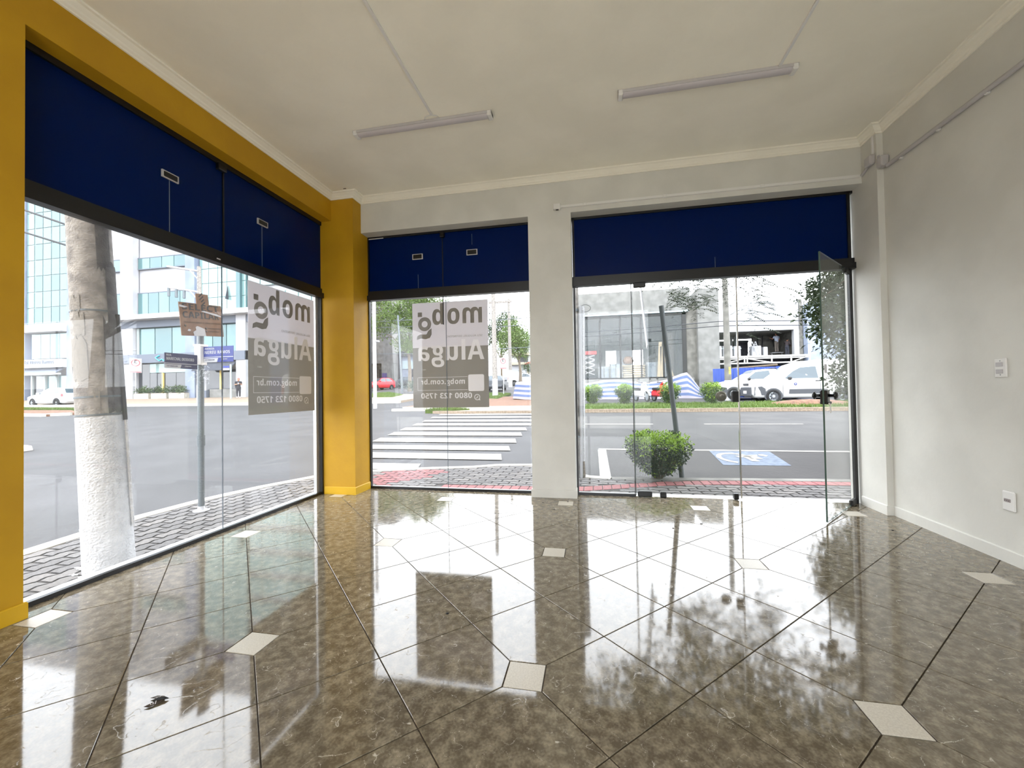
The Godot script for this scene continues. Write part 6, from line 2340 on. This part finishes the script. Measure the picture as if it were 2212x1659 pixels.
# ------------------------------------------------------------------ office building on the far corner
func office_block():
	M.office_white = rough_mat(rgb8(166, 166, 170), rgb8(176, 176, 179), 0.1, 0.8, 0.0, 140, 0.02)
	M.office_blue = rough_mat(rgb8(116, 126, 146), rgb8(130, 139, 156), 0.1, 0.8, 0.0, 141, 0.02)
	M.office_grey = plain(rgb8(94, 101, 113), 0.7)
	M.office_dark = plain(rgb8(60, 63, 71), 0.75)
	M.teal = plain(rgb8(62, 96, 100), 0.07, 0.15, 0.6)
	M.teal2 = plain(rgb8(80, 114, 116), 0.07, 0.15, 0.6)
	M.pale_glass = plain(rgb8(122, 152, 150), 0.08, 0.1, 0.6)
	M.smoke_glass = plain(rgb8(40, 44, 50), 0.06, 0.0, 0.6)
	M.frame_white = plain(rgb8(150, 160, 160), 0.5)
	var z := -27.5
	var o := thing("office_building", "large white and blue office building with glass fronts across the crossing", "building", Vector3.ZERO)
	part("core", M.office_white, o, -58, 0.2, z - 0.2, -19.6, 26, z - 7)
	# left tower
	part("tower_pier", M.office_blue, o, -56.5, 0.4, z + 0.5, -53.7, 24, z - 0.2)
	part("tower_pier", M.office_blue, o, -48.2, 0.4, z + 0.5, -46.0, 24, z - 0.2)
	for r in 9:
		var y0 := 8.75 + r * 1.62
		part("pane", M.pale_glass, o, -53.66, y0, z + 0.35, -52.74, y0 + 1.55, z)
		for c in 4:
			var x0 := -52.62 + c * 1.11
			part("pane", [M.teal, M.teal2][(r * 3 + c * 5 + r * c) % 2], o, x0, y0, z + 0.35, x0 + 1.04, y0 + 1.55, z)
	part("curtain_frame", M.frame_white, o, -53.7, 8.6, z + 0.28, -48.2, 23.6, z - 0.1)
	part("white_band", M.office_white, o, -53.6, 7.75, z + 1.0, -48.15, 8.5, z)
	for c in 4: part("pane", [M.teal, M.teal2][c % 2], o, -53.1 + c * 1.24, 5.15, z + 0.3, -53.1 + c * 1.24 + 1.2, 7.65, z)
	part("name_board", M.office_white, o, -53.55, 4.2, z + 0.9, -48.15, 5.02, z)
	lettering("name_board_text", "Ed Nereu Ramos", 0.36, M.office_grey, o, face(Vector3(-52.95, 4.45, z + 0.92), Vector3(1, 0, 0), Vector3.UP, Vector3(0, 0, 1)), 600, 3.8, 0.03)
	var st := nst()
	prism(st, pv([0, 0, 0.9, -0.55, 0.9, -0.5, 0, 0.12]), 4.8, face(Vector3(-53.4, 4.1, z + 0.3), Vector3(0, 0, 1), Vector3.UP, Vector3(1, 0, 0)))
	put(st, "awning", M.office_grey, o)
	part("awning_bar", M.frame_white, o, -53.6, 3.44, z + 1.25, -47.9, 3.62, z + 1.1)
	for c in 3: part("shop_door", [M.smoke_glass, M.teal, M.teal2][c], o, -53.0 + c * 1.66, 0.9, z + 0.2, -53.0 + c * 1.66 + 1.5, 3.4, z)
	for x in [-53.15, -51.45, -49.85]: part("door_frame", M.frame_white, o, x, 0.8, z + 0.35, x + 0.22, 3.45, z)
	# middle: white bays with teal ribbon windows
	part("bay_pier", M.office_white, o, -41.6, 0.5, z + 0.45, -40.1, 24, z - 0.1)
	for e in [[-46.0, -41.65, 3, 13.42, 14.55], [-46.0, -41.65, 3, 9.05, 11.2], [-40.05, -33.0, 5, 13.42, 14.5], [-40.05, -33.9, 5, 9.0, 11.1], [-46.0, -41.65, 3, 17.8, 19.0], [-40.05, -33.0, 5, 17.8, 19.0]]:
		var w: float = (e[1] - e[0]) / e[2]
		for c in e[2]: part("pane", [M.teal, M.teal2][(c + int(e[3])) % 2], o, e[0] + c * w + 0.03, e[3], z + 0.02, e[0] + (c + 1) * w - 0.03, e[4], z - 0.2)
		for y in [e[3], e[4]]: part("window_rail", M.office_grey, o, e[0], y - 0.04, z + 0.04, e[1], y + 0.04, z - 0.2)
	part("canopy", M.office_white, o, -46.0, 8.35, z + 1.3, -19.6, 8.78, z)
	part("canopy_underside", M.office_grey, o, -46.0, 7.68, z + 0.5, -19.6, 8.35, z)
	for e in [[-46.0, -41.6, 2], [-39.9, -34.0, 3], [-32.9, -28.4, 3]]:
		var w: float = (e[1] - e[0]) / e[2]
		for c in e[2]: part("pane", [M.teal2, M.teal][c % 2], o, e[0] + c * w + 0.04, 5.15, z + 0.1, e[0] + (c + 1) * w - 0.04, 7.66, z - 0.1)
	part("window_post", M.frame_white, o, -39.95, 5.1, z + 0.2, -39.7, 7.68, z)
	part("fascia", M.office_grey, o, -46.0, 4.3, z + 0.7, -27.4, 5.12, z)
	# blue line logo
	st = nst()
	var lp := [Vector3(-36.6, 4.95, 0), Vector3(-37.05, 4.75, 0), Vector3(-36.6, 4.45, 0), Vector3(-36.3, 4.6, 0), Vector3(-36.1, 4.45, 0), Vector3(-35.8, 4.6, 0)]
	for i in lp.size(): lp[i].z = z + 0.76
	tube(st, lp, 0.055, 6)
	var glow := plain(rgb8(60, 190, 226), 0.4)
	put(st, "wave_logo", glow, o)
	# ground floor
	part("shop_top_light", M.pale_glass, o, -38.6, 3.4, z + 0.05, -34.0, 4.25, z - 0.1)
	part("shop_dark", M.smoke_glass, o, -39.9, 0.8, z + 0.02, -38.65, 4.25, z - 0.1)
	for c in 3: part("shop_pane", M.smoke_glass, o, -38.6 + c * 1.53, 1.1, z + 0.03, -38.6 + c * 1.53 + 1.48, 3.36, z - 0.1)
	part("yellow_post", plain(rgb8(226, 202, 120), 0.6), o, -37.1, 1.1, z + 0.15, -36.95, 3.36, z)
	part("blue_pier", M.office_blue, o, -34.0, 0.5, z + 0.5, -32.95, 24, z)
	st = nst()
	prism(st, pv([0, 0, 1.1, -0.9, 1.1, -0.82, 0, 0.15]), 3.9, face(Vector3(-32.4, 4.25, z + 0.2), Vector3(0, 0, 1), Vector3.UP, Vector3(1, 0, 0)))
	put(st, "entrance_awning", M.office_dark, o)
	part("entrance_door", M.smoke_glass, o, -32.2, 1.0, z + 0.03, -30.7, 3.6, z - 0.1)
	part("yellow_post", plain(rgb8(226, 202, 120), 0.6), o, -30.62, 1.6, z + 0.15, -30.45, 3.5, z)
	for c in 2: part("shop_pane", M.smoke_glass, o, -30.4 + c * 1.0, 1.75, z + 0.03, -30.4 + c * 1.0 + 0.95, 3.5, z - 0.1)
	part("low_wall", M.concrete_light, o, -31.6, 0.6, z + 0.25, -28.4, 1.72, z)
	part("waste_bin", M.office_grey, o, -32.1, 0.7, z + 0.5, -31.7, 1.6, z + 0.2)
	part("white_pier", M.office_white, o, -28.4, 0.5, z + 0.6, -27.4, 8.4, z)
	# right: curtain wall
	for r in 9:
		for c in 5:
			var x0 := -32.8 + c * 1.0
			var y0 := 8.85 + r * 1.35
			part("pane", M.pale_glass, o, x0, y0, z + 0.10, x0 + 0.95, y0 + 1.30, z - 0.1)
	part("curtain_frame", M.teal2, o, -32.9, 8.8, z + 0.04, -27.8, 21, z - 0.1)
	st = nst()
	prism(st, pv([0, 0, 0.34, 0, 0.05, 1.25]), 0.04, face(Vector3(-29.7, 9.9, z + 0.1), Vector3(0, 0, 1), Vector3.UP, Vector3(1, 0, 0)))
	put(st, "open_casement", M.office_dark, o)
	part("drain_pipe", M.teal, o, -28.6, 8.9, z + 0.35, -28.2, 12.6, z + 0.1)
	for r in 5:
		for c in 6: part("pane", M.pale_glass, o, -27.6 + c * 1.3, 8.9 + r * 2.1, z + 0.06, -27.6 + c * 1.3 + 1.22, 8.9 + r * 2.1 + 1.5, z - 0.1)
	for c in 5: part("pane", [M.teal2, M.pale_glass][c % 2], o, -27.2 + c * 1.5, 1.2, z + 0.05, -27.2 + c * 1.5 + 1.4, 7.2, z - 0.1)
	# planters in front
	var labs := ["left of the three white planters before the dark shop", "middle of the three white planters before the dark shop", "right of the three white planters before the dark shop"]
	for i in 3:
		var p := thing("planter", labs[i], "planter", on(-38.4 + i * 2.0, z + 0.75, 0.12), 0, "planters before the office")
		part("trough", M.kerb_white, p, -0.85, 0, -0.25, 0.85, 0.5, 0.25)
		part("soil", M.earth, p, -0.8, 0.46, -0.2, 0.8, 0.52, 0.2)
		var rg := RandomNumberGenerator.new()
		rg.seed = 300 + i
		var a := []
		for k in 34: a.append(tumble(rg, Vector3(rg.randf_range(-0.75, 0.75), 0.55 + rg.randf() * 0.55 * (1.0 - absf(rg.randf_range(-0.6, 0.6))), rg.randf_range(-0.2, 0.2))))
		scatter("leaves", leaf_bunch(12, 0.16, 0.22, 0.06, 9), M.leaf_mid, p, a)
	parking_sign("white parking sign before the planters of the office", on(-39.0, -26.5, 0.1), 3.5, 0.86, 0.9)
	var q := thing("street_name_sign", "small blue plates on a pale post beside the person", "sign", on(-26.9, -24.9, 0.1))
	st = nst()
	tube(st, [Vector3(0, 0, 0), Vector3(0, 2.9, 0)], 0.07, 8)
	put(st, "post", M.frame_white, q)
	for k in 2:
		st = nst()
		rbox(st, Vector3(-0.42, 2.7 - 0.2 * k, 0.03), Vector3(0.62, 0.17, 0.03), 0.006)
		put(st, "name_plate", M.sign_blue if k == 0 else M.sign_white, q)
	# power pole before the office with crossarms and insulators
	q = far_pole("power pole with two slanting crossarms before the office", on(-24.7, -20.2), 9.9, 0.20, 1.4)
	st = nst()
	for y in [9.55, 8.05]:
		tube(st, [Vector3(0.0, y, 0), Vector3(-2.1, y + 0.35, 0.6)], 0.07, 6)
		tube(st, [Vector3(0.0, y - 0.7, 0), Vector3(-0.6, y + 0.08, 0.2)], 0.04, 6)
	put(st, "crossarm", M.plastic_grey, q)
	for k in 3:
		st = nst()
		tube(st, [Vector3(-1.0 - k * 0.5, 8.2 + k * 0.08, 0.3 + k * 0.14), Vector3(-1.0 - k * 0.5, 7.6 + k * 0.08, 0.3 + k * 0.14)], 0.09, 6)
		put(st, "insulator", M.galv, q)
	# cable bundles in front of the left tower
	var w := [[3.15, 3.55, 0.012, "thick black cable on the near pole, left end low"], [3.00, 3.22, 0.008, "second black cable below the thick one on the near pole"], [2.78, 2.88, 0.006, "thin cable on the near pole in front of the glass tower"], [2.55, 2.70, 0.006, "lower thin cable on the near pole in front of the glass tower"], [3.35, 3.85, 0.007, "upper black cable in front of the glass tower"]]
	for e in w:
		st = nst()
		var pts := []
		for i in 9:
			var t := i / 8.0
			pts.append(Vector3(lerpf(-0.75, -9.0, t), lerpf(e[1] * 0.80, e[0] * 2.05, t) - 0.5 * t * (1 - t), lerpf(1.9, 0.6, t)))
		tube(st, pts, e[2] * 1.3, 5)
		lone(st, "overhead_cable", M.wire, e[3], "cable", "cables at the near pole")

# ------------------------------------------------------------------ people
# bones: [a, b, radius a, radius b]; one continuous surface from their smooth union
func body_mesh(bones: Array, cell: float) -> ArrayMesh:
	var lo := Vector3.ONE * 1e9
	var hi := -lo
	for b in bones:
		for e in [[0, 2], [1, 3]]:
			lo = lo.min(b[e[0]] - Vector3.ONE * (b[e[1]] + cell * 3))
			hi = hi.max(b[e[0]] + Vector3.ONE * (b[e[1]] + cell * 3))
	var n := Vector3i(((hi - lo) / cell).ceil()) + Vector3i.ONE
	var f := PackedFloat32Array()
	f.resize(n.x * n.y * n.z)
	f.fill(9.0)
	for b in bones:
		var a: Vector3 = b[0]
		var ab: Vector3 = b[1] - a
		var l2 := maxf(ab.length_squared(), 1e-6)
		var rm := maxf(b[2], b[3]) + cell * 3
		var p0 := Vector3i(((a.min(b[1]) - Vector3.ONE * rm - lo) / cell).floor()).max(Vector3i.ZERO)
		var p1 := Vector3i(((a.max(b[1]) + Vector3.ONE * rm - lo) / cell).ceil()).min(n - Vector3i.ONE)
		for z in range(p0.z, p1.z + 1):
			for y in range(p0.y, p1.y + 1):
				for x in range(p0.x, p1.x + 1):
					var p := lo + Vector3(x, y, z) * cell
					var t := clampf((p - a).dot(ab) / l2, 0, 1)
					var d: float = p.distance_to(a + ab * t) - lerpf(b[2], b[3], t)
					var i := (z * n.y + y) * n.x + x
					var o := f[i]
					var k := 0.035
					var h := clampf(0.5 + 0.5 * (o - d) / k, 0, 1)
					f[i] = lerpf(o, d, h) - k * h * (1 - h)
	var verts := {}
	var pos := PackedVector3Array()
	for z in n.z - 1:
		for y in n.y - 1:
			for x in n.x - 1:
				var i := (z * n.y + y) * n.x + x
				var c := [f[i], f[i + 1], f[i + n.x], f[i + n.x + 1], f[i + n.x * n.y], f[i + n.x * n.y + 1], f[i + n.x * n.y + n.x], f[i + n.x * n.y + n.x + 1]]
				var neg := 0
				for v in c: neg += 1 if v < 0 else 0
				if neg == 0 or neg == 8: continue
				var s := Vector3.ZERO
				var m := 0
				for e in [[0, 1], [2, 3], [4, 5], [6, 7], [0, 2], [1, 3], [4, 6], [5, 7], [0, 4], [1, 5], [2, 6], [3, 7]]:
					if (c[e[0]] < 0) != (c[e[1]] < 0):
						var t: float = c[e[0]] / (c[e[0]] - c[e[1]])
						var pa := Vector3(e[0] & 1, (e[0] >> 1) & 1, e[0] >> 2)
						var pb := Vector3(e[1] & 1, (e[1] >> 1) & 1, e[1] >> 2)
						s += pa.lerp(pb, t)
						m += 1
				verts[i] = pos.size()
				pos.append(lo + (Vector3(x, y, z) + s / m) * cell)
	var st := nst()
	st.set_smooth_group(1)
	var st_d := [1, n.x, n.x * n.y]
	for z in range(1, n.z - 1):
		for y in range(1, n.y - 1):
			for x in range(1, n.x - 1):
				var i := (z * n.y + y) * n.x + x
				for ax in 3:
					if (f[i] < 0) == (f[i + st_d[ax]] < 0): continue
					var u: int = st_d[(ax + 1) % 3]
					var w: int = st_d[(ax + 2) % 3]
					if not (verts.has(i) and verts.has(i - u) and verts.has(i - u - w) and verts.has(i - w)): continue
					var q := [pos[verts[i]], pos[verts[i - u]], pos[verts[i - u - w]], pos[verts[i - w]]]
					if f[i] < 0: quad(st, q[0], q[1], q[2], q[3])
					else: quad(st, q[3], q[2], q[1], q[0])
	st.generate_normals()
	return st.commit()

func v3(x: float, y: float, z: float) -> Vector3:
	return Vector3(x, y, z)

# a person of ~1.72 m facing +z; arms: [elbow, hand] for each side
func person(label: String, at: Vector3, turn: float, tall: float, c: Dictionary):
	var o := thing("person", label, "person", at, turn)
	o.scale = Vector3.ONE * tall / 1.72
	var hipL: Vector3 = v3(0.09, 0.92, 0)
	var hipR: Vector3 = v3(-0.09, 0.92, 0)
	var lean: float = c.get("lean", 0.0)
	var sho := v3(0, 1.42, lean)
	var head := v3(0, 1.62, lean * 1.25 + 0.01)
	var kl: Vector3 = c.get("knee_l", v3(0.10, 0.50, 0.02))
	var kr: Vector3 = c.get("knee_r", v3(-0.10, 0.50, 0.02))
	var fl: Vector3 = c.get("foot_l", v3(0.10, 0.07, -0.02))
	var fr: Vector3 = c.get("foot_r", v3(-0.10, 0.07, -0.02))
	# the body itself: head, neck, trunk, arms with hands, legs
	var B := [[head + v3(0, 0.02, -0.01), head + v3(0, -0.03, 0.01), 0.095, 0.085], [head + v3(0, -0.08, 0.025), head + v3(0, -0.09, 0.04), 0.055, 0.045], [head + v3(0, -0.01, 0.095), head + v3(0, -0.03, 0.105), 0.016, 0.018],
		[sho + v3(0, 0.0, 0), head + v3(0, -0.06, 0), 0.055, 0.052], [v3(0.085, 0.01, 0.0) + head, v3(0.092, -0.03, 0) + head, 0.018, 0.014], [v3(-0.085, 0.01, 0.0) + head, v3(-0.092, -0.03, 0) + head, 0.018, 0.014],
		[v3(0, 0.95, 0), v3(0, 1.12, lean * 0.4), 0.135, 0.125], [v3(0.05, 1.15, lean * 0.5), sho + v3(0.06, -0.08, 0), 0.11, 0.11], [v3(-0.05, 1.15, lean * 0.5), sho + v3(-0.06, -0.08, 0), 0.11, 0.11]]
	for s in [[1, "elbow_l", "hand_l"], [-1, "elbow_r", "hand_r"]]:
		var a: Vector3 = sho + v3(s[0] * 0.19, -0.03, 0)
		var e: Vector3 = c[s[1]]
		var h: Vector3 = c[s[2]]
		B.append([sho + v3(s[0] * 0.06, -0.02, 0), a, 0.07, 0.062])
		B.append([a, e, 0.055, 0.045])
		B.append([e, h, 0.042, 0.030])
		var d: Vector3 = (h - e).normalized()
		B.append([h, h + d * 0.07, 0.033, 0.030])
		var side := d.cross(v3(0, 0, 1)).normalized()
		for k in 4: B.append([h + d * 0.07 + side * (k - 1.5) * 0.017, h + d * (0.14 - 0.012 * absf(k - 1.3)) + side * (k - 1.5) * 0.020 + v3(0, 0, 0.012), 0.009, 0.008])
		B.append([h + d * 0.02 + side * s[0] * 0.03, h + d * 0.085 + side * s[0] * 0.05, 0.011, 0.008])
	B.append_array([[hipL, kl, 0.09, 0.062], [kl, fl, 0.060, 0.040], [hipR, kr, 0.09, 0.062], [kr, fr, 0.060, 0.040], [fl, fl + v3(0.01, -0.035, 0.15), 0.042, 0.034], [fr, fr + v3(-0.01, -0.035, 0.15), 0.042, 0.034]])
	bare("body", body_mesh(B, 0.022), c.skin, o)
	# clothing
	var T := [[v3(0, 0.93, 0), v3(0, 1.12, lean * 0.4), 0.152, 0.142], [v3(0.05, 1.15, lean * 0.5), sho + v3(0.06, -0.07, 0), 0.125, 0.125], [v3(-0.05, 1.15, lean * 0.5), sho + v3(-0.06, -0.07, 0), 0.125, 0.125]]
	for s in [[1, "elbow_l", "hand_l"], [-1, "elbow_r", "hand_r"]]:
		var a: Vector3 = sho + v3(s[0] * 0.19, -0.03, 0)
		T.append([sho + v3(s[0] * 0.06, -0.02, 0), a, 0.08, 0.074])
		T.append([a, a.lerp(c[s[1]], 1.0 if c.long_sleeves else 0.55), 0.070, 0.062])
		if c.long_sleeves: T.append([c[s[1]], c[s[1]].lerp(c[s[2]], 0.85), 0.055, 0.045])
	bare("shirt", body_mesh(T, 0.026), c.shirt, o)
	bare("trousers", body_mesh([[v3(0, 0.90, 0), v3(0, 0.98, 0), 0.150, 0.150], [hipL, kl, 0.105, 0.078], [kl, fl + v3(0, 0.03, 0), 0.076, 0.060], [hipR, kr, 0.105, 0.078], [kr, fr + v3(0, 0.03, 0), 0.076, 0.060]], 0.026), c.trousers, o)
	for p in [[fl, 1], [fr, -1]]:
		bare("shoe", body_mesh([[p[0] + v3(0, -0.02, -0.03), p[0] + v3(p[1] * 0.01, -0.035, 0.16), 0.050, 0.042]], 0.02), c.shoes, o)
	bare("hair", body_mesh([[head + v3(0, 0.045, -0.025), head + v3(0, 0.03, -0.04), 0.098, 0.09]] + ([[head + v3(0, 0.0, -0.06), head + v3(0, -0.10, -0.07), 0.08, 0.06]] if c.get("long_hair", false) else []), 0.02), c.hair, o)
	for s in [-1, 1]:
		var st := nst()
		lathe(st, [[0.0, 0.0], [0.012, 0.0], [0.008, 0.006], [0.0, 0.008]], 8, Transform3D(Basis(Vector3(1, 0, 0), PI / 2), head + v3(s * 0.034, 0.012, 0.085)))
		put(st, "eye", M.dark, o)
	var m := nst()
	rbox(m, head + v3(0, -0.058, 0.082), v3(0.045, 0.010, 0.012), 0.004)
	put(m, "mouth", plain(rgb8(140, 80, 74), 0.6), o)
	return o

func people_outside():
	var skin := plain(rgb8(172, 124, 98), 0.6)
	skin.subsurf_scatter_enabled = true
	skin.subsurf_scatter_strength = 0.1
	var dark := plain(rgb8(44, 44, 50), 0.85)
	var o = person("person in dark clothes with a red cap looking at a phone on the sidewalk", on(-27.45, -26.2, 0.13), 0.75, 1.68, {"skin": skin, "shirt": dark, "trousers": dark, "shoes": M.plastic, "hair": plain(rgb8(190, 70, 72), 0.8), "long_hair": false, "long_sleeves": false, "lean": 0.03,
		"elbow_l": v3(0.24, 1.16, 0.06), "hand_l": v3(0.12, 1.22, 0.28), "elbow_r": v3(-0.24, 1.16, 0.0), "hand_r": v3(-0.12, 1.18, 0.24)})
	var st := nst()
	rbox(st, v3(0.0, 1.26, 0.36), v3(0.08, 0.15, 0.012), 0.004)
	var ph := lone(st, "mobile_phone", M.sign_white, "pale phone held by the person in dark clothes", "phone")
	ph.transform = o.transform
	st = nst()
	rbox(st, v3(-0.10, 1.02, -0.16), v3(0.34, 0.30, 0.14), 0.05)
	tube(st, [v3(-0.2, 1.15, -0.12), v3(-0.05, 1.50, 0.0), v3(0.10, 1.42, 0.02)], 0.02, 6)
	var bag := lone(st, "shoulder_bag", dark, "dark bag hanging from the shoulder of the person in dark clothes", "bag")
	bag.transform = o.transform
	var up := 3.68
	# two workers on the open floor, seen from behind
	person("worker in pale blue shirt and grey trousers standing on a low trestle", Vector3(18.75, up + 0.42, -35.5), PI + 0.3, 1.70, {"skin": skin, "shirt": plain(rgb8(206, 216, 236), 0.8), "trousers": plain(rgb8(128, 120, 112), 0.9), "shoes": dark, "hair": plain(rgb8(26, 24, 24), 0.8), "long_sleeves": false,
		"elbow_l": v3(0.30, 1.20, 0.10), "hand_l": v3(0.30, 1.30, 0.34), "elbow_r": v3(-0.28, 1.16, 0.02), "hand_r": v3(-0.30, 0.95, 0.16)})
	person("worker in dark clothes bending beside the white corner post", Vector3(19.02, up + 0.01, -34.2), PI - 0.7, 1.45, {"skin": skin, "shirt": plain(rgb8(72, 64, 66), 0.85), "trousers": plain(rgb8(66, 68, 78), 0.9), "shoes": dark, "hair": plain(rgb8(30, 28, 28), 0.8), "long_sleeves": true, "lean": 0.10,
		"elbow_l": v3(0.26, 1.30, 0.26), "hand_l": v3(0.24, 1.46, 0.46), "elbow_r": v3(-0.26, 1.15, 0.12), "hand_r": v3(-0.22, 1.02, 0.32), "knee_l": v3(0.10, 0.50, 0.08), "knee_r": v3(-0.10, 0.50, 0.05)})
	o = thing("work_trestle", "low white trestle under the standing worker", "trestle", Vector3(18.75, up, -35.5))
	part("plank", M.sign_white, o, -0.45, 0.36, -0.2, 0.45, 0.42, 0.2)
	for x in [-0.4, 0.4]:
		st = nst()
		for s in [-1, 1]: tube(st, [Vector3(x, 0.38, 0), Vector3(x, 0, s * 0.22)], 0.025, 6)
		put(st, "leg", M.sign_white, o)
